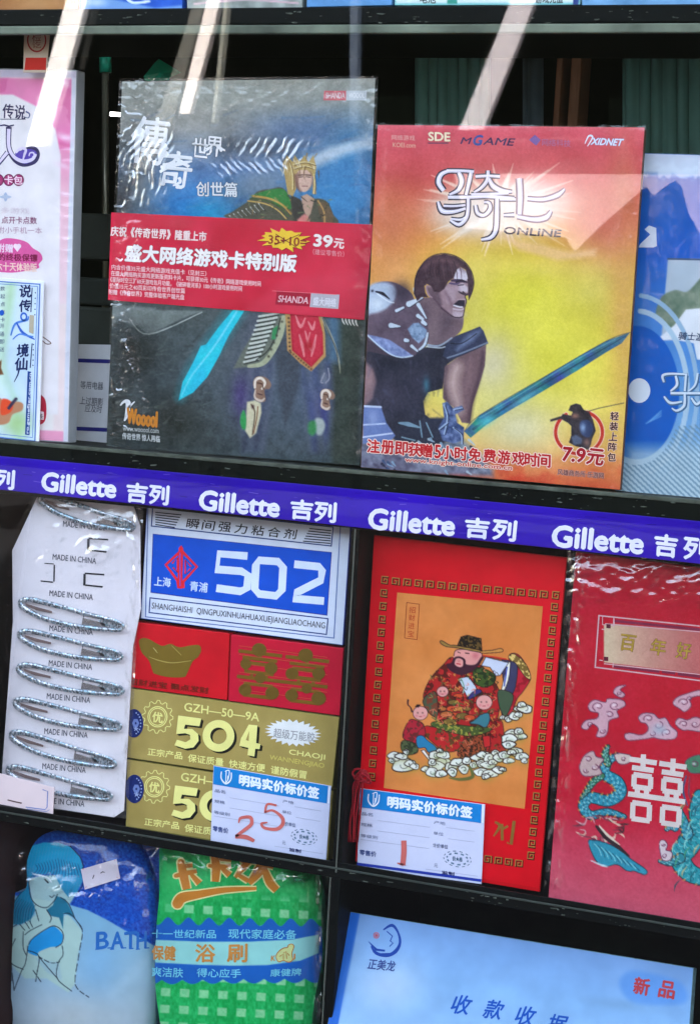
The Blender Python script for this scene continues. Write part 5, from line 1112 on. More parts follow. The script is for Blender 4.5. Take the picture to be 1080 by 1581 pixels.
for p, w in ((Z(165, 150, 215, 190, 175, 270, 150, 330), [4, 12, 9, 2]), (Z(225, 310, 300, 270, 400, 262), [4, 6, 2]), (Z(360, 515, 450, 465, 560, 440, 630, 425), [4, 7, 6, 2]), (Z(520, 560, 530, 600, 470, 630), [5, 5, 2]), (Z(395, 300, 400, 350, 370, 425), [5, 5, 2]), (Z(850, 300, 870, 322, 905, 335), [3, 5, 1]), (Z(770, 320, 730, 350), [4, 1])): brush(p, w, W_, 3.7)
k.text('创世篇', (303, 280.5), (366, 282), (303, 302.5), (228, 232, 232), .02, 3, halo=(52, 58, 66), hw=1)
k.build('title_lettering', sB, GLOSSY, bx)
k = Ink()   # two-part maker's plate top right, emblem and address bottom left
k.poly([(500, 140), (534, 140), (534, 155), (499, 155)], (222, 108, 118)); k.poly([(534, 140), (566, 140), (565, 155), (534, 155)], (206, 214, 218))
k.text('SHANDA', (503, 143), (532, 143), (503, 152), (240, 214, 214), .02); k.text('WOOOL', (538, 143), (562, 143), (538, 151), (240, 244, 244), .02)
k.line([(186, 626), (192, 620), (198, 622), (196, 640), (192, 650)], [2, 4, 8, 6, 2], (232, 232, 232), 3, smooth=True); k.line([(198, 630), (208, 620)], [4, 1.5], (232, 232, 232), 3)
k.text('Wooool', (197, 630), (243, 636), (196, 654), (206, 130, 40), .05, 3.5, halo=(70, 40, 20), hw=1.1)
k.text('www.wooool.com', (190, 657), (245, 661), (190, 665), (186, 190, 186), .01); k.text('传奇世界 惊人再临', (189, 668), (247, 673), (189, 678), (200, 204, 200), .02)
k.build('maker_plate', sB, GLOSSY, bx)
# the paper sash
sS = Surf(.0462)
qS = [(172, 328), (576, 347), (562, 494), (167, 463)]
sash = solid('paper_sash', qS, sS, .0004, mat_solid((214, 32, 62), .4, name='red_sash'), bx, .0001)
c = Canvas(qS, 2.2); c.img[:] = (216, 36, 66)
c.tex(60, 34, 6, 3); c.poly([(380, 480), (440, 430), (578, 420), (566, 494), (420, 486)], (226, 70, 92), soft=14, a=.5); c.poly([(172, 328), (230, 332), (222, 466), (167, 463)], (224, 50, 76), soft=22, a=.6)
c.build('sash_print', sS, GLOSSY, bx, 1)
k = Ink(); CR = (250, 226, 220)
k.text('庆祝《传奇世界》隆重上市', (172, 349), (319, 358), (171, 364), CR, .03, 3, halo=(170, 22, 44), hw=.7)
k.text('盛大网络游戏卡特别版', (195, 377), (458, 394), (193, 403), (252, 246, 240), .045, 3.4, halo=(110, 24, 40), hw=1.5)
for j, (t, w) in enumerate((('内含价值35元盛大网络游戏充值卡（见封三）', 146), ('在盛大网络购买游戏更新版资料卡片，可获得30元《传奇》网络游戏使用时间', 231), ('《星际时空三》60天游戏包月功能，《破碎银河系》100小时游戏使用时间', 203), ('价值15元之40页彩印传奇世界创世篇', 116), ('附赠《传奇世界》完整体验客户端光盘', 116))):
    y = 408 + j * 9.6; k.text(t, (172.5 - j, y), (172.5 - j + w, y + w * .072), (172.5 - j, y + 8.2), (252, 206, 206), .02)
star = []
for j in range(30):
    a_ = j * math.pi / 15; rr = (1.0 if j % 2 == 0 else .72) * (1 + .12 * math.sin(j * 2.3)); star.append((439 + 40 * rr * math.cos(a_) + 0, 370 + 17.5 * rr * math.sin(a_) + math.cos(a_) * 2.5))
k.build('sash_lettering', sS, GLOSSY, bx)
k = Ink()
k.poly([(x + 1, y + 1.2) for x, y in star], (150, 30, 30), 2); k.poly(star, (246, 206, 60), 2.6)
k.text('35+10=', (415, 363), (473, 368), (414, 376), (150, 60, 40), .03, 3.4)
k.line([(425, 361), (458, 382)], 1.1, (110, 40, 30), 4); k.line([(424, 378), (462, 362)], 1.1, (110, 40, 30), 4.2)
k.text('39', (485, 362), (513, 364.5), (484, 379.5), (252, 240, 232), .06, 3, halo=(120, 30, 40), hw=1.3); k.text('元', (516, 368), (531, 370), (515, 382), (250, 226, 220), .05, 3)
k.text('（建议零售价）', (483, 384), (531, 388), (483, 393), (244, 170, 176), 0)
k.build('price_burst', sS, GLOSSY, bx)
k = Ink()
k.poly([(427, 450), (479, 453), (477, 473), (425, 470)], (176, 26, 56)); k.poly([(480, 452), (524, 455), (522, 477), (478, 474)], (196, 190, 196))
k.text('SHANDA', (430, 456), (476, 459), (429, 466), (240, 190, 196), .03, 3, shear=.1); k.text('盛大网络', (484, 458), (519, 461), (483, 471), (236, 234, 238), .02, 3)
k.line([(420, 449), (520, 455)], .8, (240, 130, 140), 3); k.build('maker_plate', sS, GLOSSY, bx)
# shrink wrap: vertical gathers upper left, ripples across the middle, loose folds at the edges
def wrapB(X, Y):
    A = np.exp(-(((X - 235) / 52) ** 2 + ((Y - 255) / 66) ** 2) ** 2)
    h = .0011 * A * (.3 + vnoise(X, Y * .5, 13, 44)) * np.sin((X + Y * .24) / (2.1 + .3 * vnoise(X, Y, 50, 12)) + 5 * vnoise(X * .6, Y, 24, 3, 2)) * vnoise(X, Y * .4, 7, 45)
    Bm = np.exp(-(((X - 420) / 66) ** 4) - ((Y - 226 - (X - 380) * .05) / 17) ** 4)
    h += .0010 * Bm * vnoise(X, Y, 8, 46) * np.sin((X + (Y - 230) * .5) / 2.1 + 5 * vnoise(X, Y, 18, 5, 2))
    Bm = np.exp(-(((X - 385) / 66) ** 4) - ((Y - 258 + (X - 380) * .1) / 11) ** 4)
    h += .0009 * Bm * vnoise(X, Y, 8, 47) * np.sin((X - (Y - 230) * .7) / 1.9 + 4 * vnoise(X, Y, 12, 6, 2))
    E = np.exp(-((X - 205 + (Y - 130) * .04) / 22) ** 2) * (vnoise(X, Y, 26, 7, 2) > .35)
    h += .0012 * E * vnoise(X * .7 + Y * .5, Y * .6 - X * .4, 7, 9, 2)
    E2 = np.exp(-((X - 572 + (Y - 120) * .04) / 12) ** 2)
    h += .0012 * E2 * vnoise(X * .7, Y * .5, 8, 19, 2)
    T = np.exp(-((Y - 150) / 24) ** 2)
    h += .0008 * T * vnoise(X, Y * 1.3, 9, 21, 3) + .0004 * vnoise(X, Y, 40, 2, 2)
    L = np.exp(-((X - 178 - (Y - 480) * .3) / 10) ** 2) * (Y > 470)
    return h + .0010 * L * vnoise(X * .8 + Y * .3, Y, 6, 23, 2)
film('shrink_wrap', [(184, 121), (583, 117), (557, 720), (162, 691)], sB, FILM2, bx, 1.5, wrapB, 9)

# ---- red and yellow game box ------------------------------------------------------------------
sC = Surf(.030)
qC = [(582, 192), (995, 196), (957, 757), (556, 722)]
cx = item('game_box', 'red and yellow game box with a dark haired swordsman shouting on its cover', 'box', qC, sC, .0045, mat_solid((90, 60, 48), .5, name='brown_card'))
c = Canvas([(583, 193), (994, 197), (956, 756), (557, 721)], 1.05)
c.grad([(0, (220, 92, 104)), (.06, (208, 78, 88)), (.14, (206, 80, 84)), (.26, (216, 110, 80)), (.35, (224, 138, 76)), (.48, (226, 164, 66)), (.62, (232, 196, 70)), (.78, (230, 202, 90)), (.9, (224, 164, 90)), (1, (214, 92, 60))])
X, Y = c.X, c.Y
c.blob(800, 455, 150, 110, (222, 216, 62), .95); c.blob(770, 600, 120, 90, (236, 224, 126), .9); c.blob(850, 540, 130, 90, (228, 220, 76), .8); c.blob(740, 420, 50, 40, (236, 214, 110), .6)
c.blob(760, 560, 40, 50, (214, 204, 190), .7); c.blob(920, 440, 60, 60, (206, 196, 90), .7); c.blob(962, 480, 24, 190, (214, 166, 84), .9); c.blob(935, 340, 60, 60, (196, 92, 76), .8)
c.blob(600, 340, 40, 60, (206, 118, 84), .8); c.blob(600, 440, 50, 60, (220, 150, 96), .7); c.blob(800, 660, 60, 40, (222, 214, 170), .9); c.blob(730, 480, 24, 50, (210, 198, 100), .6)
c.tex(70, 30, 3, 3)
n = vnoise(X, Y, 34, 9, 4); m = np.clip((n - .42) * 4, 0, 1) * np.clip((Y - 690 - (X - 700) * .06) / 34, 0, 1)
c.mix((slice(None), slice(None)), m * .9, (206, 58, 40)); m = np.clip((vnoise(X, Y, 22, 19, 3) - .5) * 5, 0, 1) * np.clip((Y - 700) / 40, 0, 1); c.mix((slice(None), slice(None)), m * .6, (232, 120, 70))
# pale burst behind the title
for j in range(74):
    rs = np.random.RandomState(j); a_ = rs.uniform(0, 2 * math.pi); r1 = rs.uniform(70, 132) * (1 if abs(math.sin(a_)) < .75 else .85)
    ca, sa = math.cos(a_), math.sin(a_) * .72; r0 = 40
    c.stroke([(772 + ca * r0, 318 + sa * r0), (772 + ca * r1, 318 + sa * r1)], [rs.uniform(4, 10), .6], (250, 226, 196), soft=2.4, a=rs.uniform(.3, .8), smooth=False)
c.blob(775, 322, 88, 46, (240, 220, 200), .9, 0, 3); c.blob(720, 330, 60, 34, (236, 226, 210), .8, 0, 3); c.blob(830, 310, 60, 34, (244, 226, 214), .6, 0, 3)
c.poly([(770, 360), (800, 372), (840, 378), (880, 390), (920, 384), (918, 396), (860, 402), (800, 386)], (236, 190, 140), soft=8, a=.7)
# the swordsman
K = Zm(540, 380, 2.)
c.poly(K(34, 255, 120, 300, 200, 345, 240, 400, 120, 480, 30, 500), (72, 60, 72), soft=3)
skin, skd, blk = (142, 116, 118), (92, 74, 82), (44, 44, 58)
sh_ = lambda base, amp, sc, sd: (lambda X, Y: np.clip(np.asarray(base, float) + ((vnoise(X, Y, sc, sd, 3) - .5) * amp)[..., None], 0, 255))
c.poly(K(30, 330, 60, 325, 150, 345, 240, 310, 290, 290, 400, 250, 425, 300, 380, 330, 330, 345, 300, 365, 285, 440, 240, 452, 226, 480, 232, 520, 260, 545, 290, 560, 250, 600, 140, 600, 90, 560, 40, 500), sh_(blk, 26, 20, 4), soft=1.6)
c.poly(K(40, 350, 70, 380, 82, 420, 70, 470, 40, 500), (132, 104, 108), soft=5)
c.blob(*K(60, 420)[0], 8, 24, (176, 140, 138), .7); c.blob(*K(210, 430)[0], 14, 30, (60, 58, 76), .8); c.blob(*K(120, 460)[0], 26, 26, (70, 66, 84), .8); c.blob(*K(235, 430)[0], 5, 12, (64, 120, 138), .8)
arm = K(292, 372, 330, 345, 420, 305, 416, 370, 398, 430, 378, 490, 370, 548, 345, 545, 322, 500, 286, 470)
c.poly(arm, (116, 90, 94), soft=1.6); c.stroke(K(300, 380, 292, 430, 300, 480, 330, 540), [4, 6, 5, 3], (70, 52, 64), soft=6, a=.7); c.stroke(K(372, 350, 368, 400, 356, 450), [3, 8, 3], (140, 112, 114), soft=8, a=.6)
c.stroke(K(330, 375, 318, 420, 330, 480, 340, 510), [16, 18, 12, 8], (196, 168, 160), soft=16, a=.9); c.stroke(K(410, 330, 400, 400, 380, 470, 368, 540), 4, (64, 46, 60), soft=8, a=.8)
c.poly(K(300, 290, 400, 248, 412, 262, 426, 300, 405, 310, 340, 338, 305, 352, 286, 340), (54, 60, 84), soft=1.6)
c.stroke(K(330, 320, 370, 285, 400, 262), [3, 12, 3], (120, 134, 164), soft=8, a=.8); c.stroke(K(300, 345, 345, 330, 424, 298), 2.4, (128, 140, 160), a=.9); c.stroke(K(310, 300, 345, 300, 390, 270), 1.2, (24, 24, 34))
Wm = Zm(550, 380, 4.696)
c.poly(Wm(400, 430, 470, 380, 560, 380, 640, 470, 700, 505, 770, 500, 765, 600, 700, 665, 640, 705, 560, 716, 510, 700, 440, 560), (118, 96, 102), soft=2, smooth=True)
c.blob(*Wm(640, 560)[0], 14, 26, (78, 62, 74), .8, 30); c.blob(*Wm(560, 600)[0], 14, 22, (138, 116, 120), .6, 20); c.blob(*Wm(480, 500)[0], 10, 18, (70, 56, 70), .7)
c.stroke(Wm(510, 715, 600, 722, 690, 665), [3, 3, 2], (150, 162, 176)); c.stroke(Wm(505, 728, 600, 738, 640, 730), 1.6, (190, 200, 206))
# armoured shoulder
pa = Wm(82, 330, 110, 290, 180, 258, 270, 262, 345, 300, 400, 345, 440, 430, 500, 520, 520, 620, 500, 690, 450, 760, 410, 800, 330, 810, 240, 780, 160, 720, 70, 640)
c.poly(pa, sh_((98, 82, 96), 26, 14, 5), soft=2, smooth=True)
c.poly(Wm(90, 300, 180, 262, 260, 280, 290, 330, 270, 400, 200, 460, 110, 490, 85, 480), (176, 190, 208), soft=5, smooth=True); c.blob(*Wm(150, 420)[0], 12, 10, (212, 222, 226), .8)
c.stroke(Wm(140, 330, 190, 345, 240, 385), [2, 5, 1], (28, 28, 44)); c.blob(*Wm(115, 325)[0], 2, 2, (28, 28, 44), 1); c.stroke(Wm(150, 345, 230, 400, 270, 410), 1.4, (232, 238, 240)); c.blob(*Wm(330, 330)[0], 14, 16, (52, 44, 60), .8)
c.poly(Wm(75, 640, 150, 655, 240, 680, 330, 740, 410, 795, 320, 808, 230, 780, 150, 720), sh_((126, 140, 182), 90, 5, 7), soft=2); c.stroke(Wm(75, 642, 160, 720, 250, 785, 330, 806, 405, 795), 2, (196, 214, 226))
c.poly(Wm(370, 600, 410, 560, 450, 555, 510, 610, 500, 660, 450, 705, 400, 660), sh_((124, 146, 172), 90, 4, 8), soft=2)
for p, w in ((Wm(380, 420, 480, 372), [9, 2]), (Wm(448, 425, 505, 522), [6, 2]), (Wm(440, 265, 420, 310, 425, 360), [2, 4, 2]), (Wm(290, 468, 340, 445), [5, 3]), (Wm(250, 575, 315, 582), [8, 2]), (Wm(445, 505, 480, 530), [6, 4]), (Wm(480, 550, 500, 565), [6, 5]), (Wm(355, 682, 370, 685), [6, 5]), (Wm(400, 725, 440, 760), [5, 3]), (Wm(455, 750, 495, 710, 515, 632), [3, 4, 3])):
    c.stroke([(x + .8, y + 1) for x, y in p], w, (40, 38, 56)); c.stroke(p, w, (196, 208, 218))
# head
c.poly(Wm(500, 280, 560, 290, 640, 290, 700, 235, 745, 150, 792, 180, 810, 240, 812, 300, 806, 345, 785, 360, 795, 400, 780, 445, 775, 480, 765, 510, 720, 515, 670, 500, 600, 440, 530, 370), (152, 124, 130), soft=1.4)
c.poly(Wm(500, 300, 560, 300, 600, 330, 620, 420, 600, 440, 540, 380), (96, 76, 86), soft=5, a=.9)
c.poly(Wm(715, 190, 745, 155, 790, 180, 805, 230, 790, 250, 740, 245, 705, 232), (206, 196, 206), soft=1.6, smooth=True)
c.poly(Wm(740, 280, 770, 268, 806, 300, 808, 335, 760, 330, 735, 320), (200, 186, 194), soft=3); c.poly(Wm(640, 290, 680, 300, 730, 330, 720, 390, 660, 420, 640, 350), (170, 146, 152), soft=6, a=.9)
c.blob(*Wm(740, 495)[0], 9, 5, (196, 178, 186), .9); c.stroke(Wm(690, 250, 740, 250, 800, 262), [3, 5, 2], (58, 44, 74)); c.stroke(Wm(672, 268, 720, 275, 750, 262), [2, 4, 1], (76, 60, 96)); c.stroke(Wm(740, 330, 770, 345, 800, 350), [2, 3, 1.4], (48, 36, 50))
c.poly(Wm(700, 425, 740, 390, 785, 392, 780, 440, 740, 445, 705, 440), (40, 34, 50), soft=1.2); c.stroke(Wm(705, 430, 740, 440, 765, 442), 2.4, (222, 216, 222)); c.stroke(Wm(700, 455, 750, 462, 775, 455), 2, (206, 190, 196)); c.stroke(Wm(735, 388, 785, 385), 1.6, (176, 150, 156))
c.poly(Wm(700, 470, 745, 485, 775, 480, 770, 505, 740, 514, 700, 508), (196, 174, 182), soft=4, a=.8); c.stroke(Wm(806, 240, 812, 300, 812, 338, 790, 356, 788, 372, 796, 398, 784, 446, 778, 480, 768, 510, 735, 518, 690, 506, 610, 446), 1.5, (52, 38, 50))
c.stroke(Wm(640, 330, 670, 380, 690, 430), [2, 5, 2], (120, 92, 104), soft=5, a=.8); c.stroke(Wm(770, 330, 790, 352, 806, 348), [2, 4, 2], (66, 48, 62)); c.blob(*Wm(728, 305)[0], 7, 5, (176, 150, 160), .8); c.stroke(Wm(720, 262, 760, 250, 800, 262), [2, 4, 1.5], (40, 28, 46)); c.stroke(Wm(735, 285, 775, 280), 1.6, (44, 32, 52)); c.stroke(Wm(560, 380, 620, 450, 690, 508), [1.5, 3, 2], (84, 62, 76), soft=3, a=.8)
c.stroke(Wm(505, 300, 520, 350, 548, 372), [2, 3, 1.5], (158, 130, 138))
hair = Wm(415, 345, 420, 250, 440, 180, 490, 110, 560, 68, 640, 56, 720, 75, 790, 122, 832, 185, 848, 260, 838, 330, 812, 388, 806, 340, 812, 280, 805, 225, 790, 170, 750, 150, 722, 175, 705, 230, 665, 258, 635, 310, 600, 335, 560, 330, 540, 290, 510, 275, 492, 290, 500, 340, 520, 370, 470, 370, 440, 400)
c.poly(hair, sh_((66, 46, 56), 34, 9, 6), soft=1.4)
c.stroke(Wm(470, 170, 560, 110, 680, 110, 780, 180), [2, 8, 8, 2], (106, 78, 86), soft=8, a=.7)
for j in range(9): c.stroke(Wm(520 + j * 26, 90 + abs(j - 4) * 5, 500 + j * 32, 180, 520 + j * 30, 250), [1, 1.8, .6], ((92, 66, 74), (46, 32, 42))[j % 2], a=.7)
c.stroke(Wm(418, 345, 422, 250, 445, 180, 495, 108, 560, 66, 640, 54, 720, 73, 792, 122, 835, 190, 850, 262, 838, 330, 812, 388), 1.3, (44, 34, 48))
# forearm plates, fist and hilt
c.poly(K(30, 590, 120, 600, 260, 600, 350, 600, 400, 640, 440, 690, 440, 712, 20, 700), lambda X, Y: np.stack([50 + 90 * vnoise(X * .7 + Y * .4, Y * .9 - X * .5, 7, 81, 2), 66 + 100 * vnoise(X * .7 + Y * .4, Y * .9 - X * .5, 7, 81, 2), 96 + 96 * vnoise(X * .7 + Y * .4, Y * .9 - X * .5, 7, 81, 2)], -1), soft=10, a=.85)
for j in range(40):
    rs = np.random.RandomState(j + 900); x, y = rs.uniform(60, 290), rs.uniform(330, 560); d = rs.uniform(8, 40); a1 = rs.uniform(.6, 2.2)
    c.stroke(K(x, y, x + d * math.cos(a1), y + d * math.sin(a1)), [rs.uniform(1, 4), .6], ((70, 70, 92), (30, 30, 44), (92, 92, 116))[j % 3], soft=4, a=.4, smooth=False)
c.poly(K(38, 492, 95, 495, 112, 545, 140, 585, 120, 610, 40, 610), (104, 122, 170), soft=2); c.stroke(K(40, 494, 95, 497), 3, (196, 206, 226)); c.stroke(K(40, 552, 108, 548), 2.4, (190, 202, 226)); c.stroke(K(40, 590, 130, 578), 2.4, (196, 206, 226)); c.blob(*K(70, 530)[0], 8, 12, (150, 166, 206), .8)
c.poly(K(140, 560, 190, 540, 240, 530, 290, 530, 300, 600, 240, 640, 150, 640), (48, 50, 66), soft=4)
for p in (K(150, 546, 180, 550, 215, 560), K(215, 540, 222, 590), K(235, 545, 255, 590), K(160, 590, 200, 600)): c.stroke(p, [2, 7, 2], (128, 160, 176), a=.9)
c.poly(K(285, 485, 300, 480, 318, 500, 345, 492, 352, 505, 325, 520, 330, 545, 352, 560, 350, 600, 320, 610, 285, 600, 272, 560, 290, 530), sh_((84, 100, 140), 110, 6, 3), soft=2)
for p in (K(290, 490, 300, 530, 290, 580), K(320, 505, 345, 500), K(318, 560, 342, 580, 345, 610), K(275, 565, 300, 545)): c.stroke(p, 2.2, (160, 180, 206)); c.stroke([(x + 2, y + 1) for x, y in p], 1.2, (34, 38, 60))
for j in range(46):
    rs = np.random.RandomState(j + 90); x, y = rs.uniform(60, 420), rs.uniform(590, 700)
    if y > 640 + (420 - x) * .15 and x > 380: continue
    d = rs.uniform(8, 26); a_ = rs.uniform(.3, 1.3); c.stroke(K(x, y, x + d * math.cos(a_), y + d * math.sin(a_)), [4, 1.5], ((60, 80, 116), (136, 166, 188), (40, 44, 66), (176, 196, 204))[j % 4], a=.9)
# the sword
c.poly(K(352, 572, 400, 522, 500, 463, 600, 403, 700, 343, 790, 293, 864, 266, 838, 300, 790, 328, 700, 385, 600, 445, 500, 503, 420, 552, 372, 592), lambda X, Y: np.stack([34 + 44 * vnoise(X, Y, 18, 3, 2), 66 + 90 * vnoise(X * .5 + Y, Y - X, 20, 3, 3), 88 + 84 * vnoise(X * .5 + Y, Y - X, 20, 5, 3)], -1), soft=1.3)
c.stroke(K(380, 565, 500, 485, 700, 365, 850, 278), [4, 3, 2.4, 1], (34, 62, 84), a=.8); c.stroke(K(400, 530, 520, 460, 700, 350, 820, 286), [2, 2, 1.5], (110, 170, 176), a=.7)
c.blob(*K(420, 540)[0], 16, 7, (96, 214, 214), .8, -32); c.blob(*K(540, 470)[0], 22, 5, (120, 206, 206), .7, -32); c.stroke(K(352, 572, 400, 522, 600, 403, 790, 293, 864, 266), 1, (30, 44, 60), a=.7)
# archer emblem in a ring with its long lance
Z = Zm(840, 600, 8.3)
t_ = np.linspace(.35 * math.pi + .2, 2.55 * math.pi - 1.0, 34)
c.stroke([(840 + (440 + 300 * math.sin(u)) / 8.3, 600 + (560 + 275 * -math.cos(u)) / 8.3) for u in np.linspace(.35, 5.7, 40)], 7.5, (244, 206, 180), smooth=False); c.stroke([(840 + (440 + 300 * math.sin(u)) / 8.3, 600 + (560 + 275 * -math.cos(u)) / 8.3) for u in np.linspace(.35, 5.7, 40)], 5, (196, 50, 36), smooth=False)
c.stroke(Z(560, 290, 700, 250, 1010, 185), 1.4, (90, 80, 66), smooth=False)
c.poly(Z(310, 690, 340, 600, 340, 480, 300, 440, 210, 390, 75, 425, 70, 395, 215, 350, 230, 325, 340, 345, 360, 300, 305, 280, 330, 215, 400, 190, 460, 205, 500, 270, 570, 300, 620, 400, 655, 540, 610, 640, 590, 720, 560, 790, 500, 760, 400, 740), sh_((56, 50, 56), 30, 6, 4), soft=1.3)
c.blob(*Z(390, 350)[0], 6, 4, (164, 116, 100), .9); c.poly(Z(450, 440, 520, 400, 580, 420, 620, 500, 590, 610, 520, 620, 460, 560), (54, 66, 100), soft=2, smooth=True); c.blob(*Z(490, 500)[0], 4, 7, (150, 176, 206), .9)
c.poly(Z(340, 620, 400, 590, 480, 640, 470, 710, 370, 720), (88, 98, 120), soft=3); c.blob(*Z(540, 690)[0], 5, 6, (140, 104, 96), .9)
c.tex(2.4, 12, 32, 1); c.build('cover_picture', sC, GLOSSY, cx, 1)
# title, two great outlined characters
k = Ink()
Z = Zm(660, 240, 4.5)
strokes = [(Z(110, 245, 75, 190, 90, 135, 140, 110, 205, 112), [7, 8, 7, 5, 3.5]), (Z(130, 105, 230, 106, 320, 112), 4.5), (Z(215, 115, 235, 180, 210, 240, 150, 272), [6, 7, 6, 3]), (Z(300, 115, 285, 190, 265, 275), [6, 5.5, 4.5]),
    (Z(140, 290, 270, 290, 420, 285, 600, 300), 5.5), (Z(280, 295, 278, 380, 262, 440, 215, 480, 155, 450), [5, 5.5, 6, 6, 3]), (Z(70, 320, 100, 385, 180, 390, 262, 368), [3, 8, 6, 4]), (Z(160, 440, 230, 446, 275, 420), [3, 4, 3.5]), (Z(110, 350, 180, 352, 260, 345), 3.5),
    (Z(330, 146, 420, 142, 500, 146), 4.5), (Z(418, 105, 412, 170, 370, 225, 320, 255), [5, 6, 5, 2.5]), (Z(425, 160, 450, 210, 510, 245, 585, 252), [4, 8, 8, 3]), (Z(300, 270, 420, 268, 560, 262), 4),
    (Z(480, 300, 478, 420, 470, 520, 435, 570, 370, 585), [6, 7, 7, 6, 3]), (Z(330, 345, 345, 400, 390, 415, 430, 375, 425, 330, 390, 325), [4, 6, 5, 6, 4, 3]),
    (Z(635, 160, 640, 290, 635, 410), [8, 8.5, 7]), (Z(500, 305, 610, 305), 4), (Z(525, 415, 600, 412), [3, 5]), (Z(690, 300, 800, 305, 900, 275, 950, 232), [5, 6, 7, 2]), (Z(620, 425, 740, 445, 820, 430, 855, 385), [5, 7, 8, 3])]
for n_, (p, w) in enumerate(strokes):
    w = np.atleast_1d(w).astype(float); L = n_ * .02
    far = min(q[0] for q in p) > 785
    k.line(p, w * 1.15 + 3.2, (64, 56, 70) if not far else (120, 92, 106), 2 + L, smooth=len(p) > 2)
for n_, (p, w) in enumerate(strokes):
    w = np.atleast_1d(w).astype(float)
    k.line(p, w * .8 + .5, (222, 216, 228), 3 + n_ * .02, smooth=len(p) > 2); k.line([(x - .6, y - .4) for x, y in p], w * .22, (252, 248, 248), 3.6 + n_ * .02, smooth=len(p) > 2)
k.text('ONLINE', (778, 350), (866, 355), (777, 361), (36, 34, 50), .05, 3, shear=.05, halo=(236, 220, 190), hw=.7)
for x in (777, 800, 822, 845): k.line([(x, 355), (x + 16, 356)], .8, (220, 210, 190), 4)
k.build('title_lettering', sC, GLOSSY, cx)
k = Ink()
k.text('SDE', (661, 204), (694, 205), (661, 217), (246, 226, 190), .05, 3, halo=(110, 60, 70), hw=.9); k.line([(660, 221), (692, 221)], 2.4, (130, 70, 90), 2)
k.text('M', (711, 212), (728, 212.5), (710, 222), (70, 44, 84), .03, shear=.2); k.text('G', (731, 209), (745, 209), (730, 224), (66, 84, 150), .06, shear=.2); k.text('AME', (746, 212), (795, 214), (745, 223), (70, 44, 84), .03, shear=.2)
k.poly([(816, 216), (825, 208), (834, 216), (827, 225)], (120, 90, 150)); k.text('网络科技', (836, 214), (880, 216), (836, 225), (176, 110, 150), 0)
k.line([(902, 222), (908, 210), (914, 212), (906, 226)], [1, 3, 1], (232, 236, 246), 3, smooth=True); k.text('XIDNET', (912, 213), (962, 215), (911, 223), (226, 232, 246), .04, 3, shear=.3, halo=(120, 120, 180), hw=.8)
k.text('网络游戏', (604, 208), (640, 209), (604, 216), (234, 168, 160), .01); k.text('KOEI.com', (606, 220), (641, 221), (606, 227), (228, 176, 150), .01)
k.build('maker_marks', sC, GLOSSY, cx)
k = Ink(); RD = (196, 30, 36)
for k_, (ch, x) in enumerate(zip('注册即获赠5小时免费游戏时间', [567, 589, 610, 630, 648, 671, 681, 702, 723, 746, 768, 790, 810, 830])):
    y = 678 + (x - 567) * .085; w = 9 if ch == '5' else 19
    k.text(ch, (x, y), (x + w, y + w * .08), (x - .6, y + 20), RD, .035, 3.4, halo=(250, 222, 206), hw=1.9)
k.text('www.knight-online.com.cn', (625, 706), (790, 719), (624.5, 715), RD, .02, 3.4, halo=(250, 226, 206), hw=1.1)
k.vtext('轻装上阵包', 942, 636, 12.5, 15.8, (60, 20, 30), dx=-1.1, bold=.03, layer=3.2, halo=(246, 206, 180), hw=1.1, slope=.03)
k.text('7.9', (869, 690), (903, 693), (868, 711), (168, 24, 38), .05, 3.6, halo=(252, 226, 214), hw=2.3, shear=.1); k.text('元', (906, 692), (932, 695), (904, 716), (168, 24, 38), .04, 3.7, halo=(252, 226, 214), hw=2.3, shear=.1)
k.text('风雄商务所·乐游网', (860, 724), (931, 730), (860, 733), (110, 60, 60), .02, 3, halo=(230, 180, 160), hw=.6)
k.build('offer_lettering', sC, GLOSSY, cx)
def wrapC(X, Y):
    h = .0003 * vnoise(X, Y, 50, 4, 2)
    E = np.exp(-((X - 985 + (Y - 195) * .066) / 12) ** 2) + np.exp(-((Y - 200) / 9) ** 2) + .6 * np.exp(-((X - 587 + (Y - 195) * .05) / 8) ** 2)
    h = h + .0009 * E * vnoise(X, Y, 9, 6, 3)
    G = np.exp(-((X - 950 - (Y - 440) * -.08) / 8) ** 2) * np.exp(-((Y - 440) / 60) ** 2)
    return h + .0008 * G * vnoise(X, Y, 7, 8, 2)
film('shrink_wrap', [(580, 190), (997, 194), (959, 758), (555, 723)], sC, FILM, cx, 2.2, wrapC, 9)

# ---- blue disc packet at the right -------------------------------------------------------------
sD = Surf(.045)
qD = [(985, 236), (1190, 242), (1150, 790), (948, 757)]
dx = item('disc_packet', 'blue disc packet with a printed disc and white arrow, cut by the right edge', 'packet', qD, sD, .005, mat_solid((60, 110, 170), .5, name='blue_card'))
c = Canvas([(986, 237), (1188, 243), (1149, 788), (949, 756)], 1.5); c.img[:] = (58, 116, 186)
c.tex(50, 24, 5, 3)
c.grad([(0, (196, 206, 222)), (.05, (206, 218, 232)), (.07, (30, 94, 176)), (.3, (24, 92, 186)), (.5, (70, 130, 200)), (.7, (96, 152, 204)), (1, (176, 206, 222))])
c.tex(46, 18, 5, 3)
n = vnoise(c.X, c.Y, 14, 3, 3); c.mix((slice(None), slice(None)), np.clip((n - .5) * 8, 0, 1) * np.clip(1 - abs(c.Y - 262) / 22, 0, 1), (214, 226, 238))
c.poly([(1030, 400), (1200, 400), (1200, 530), (1020, 525)], (176, 190, 200), soft=3)   # window with grey-green picture
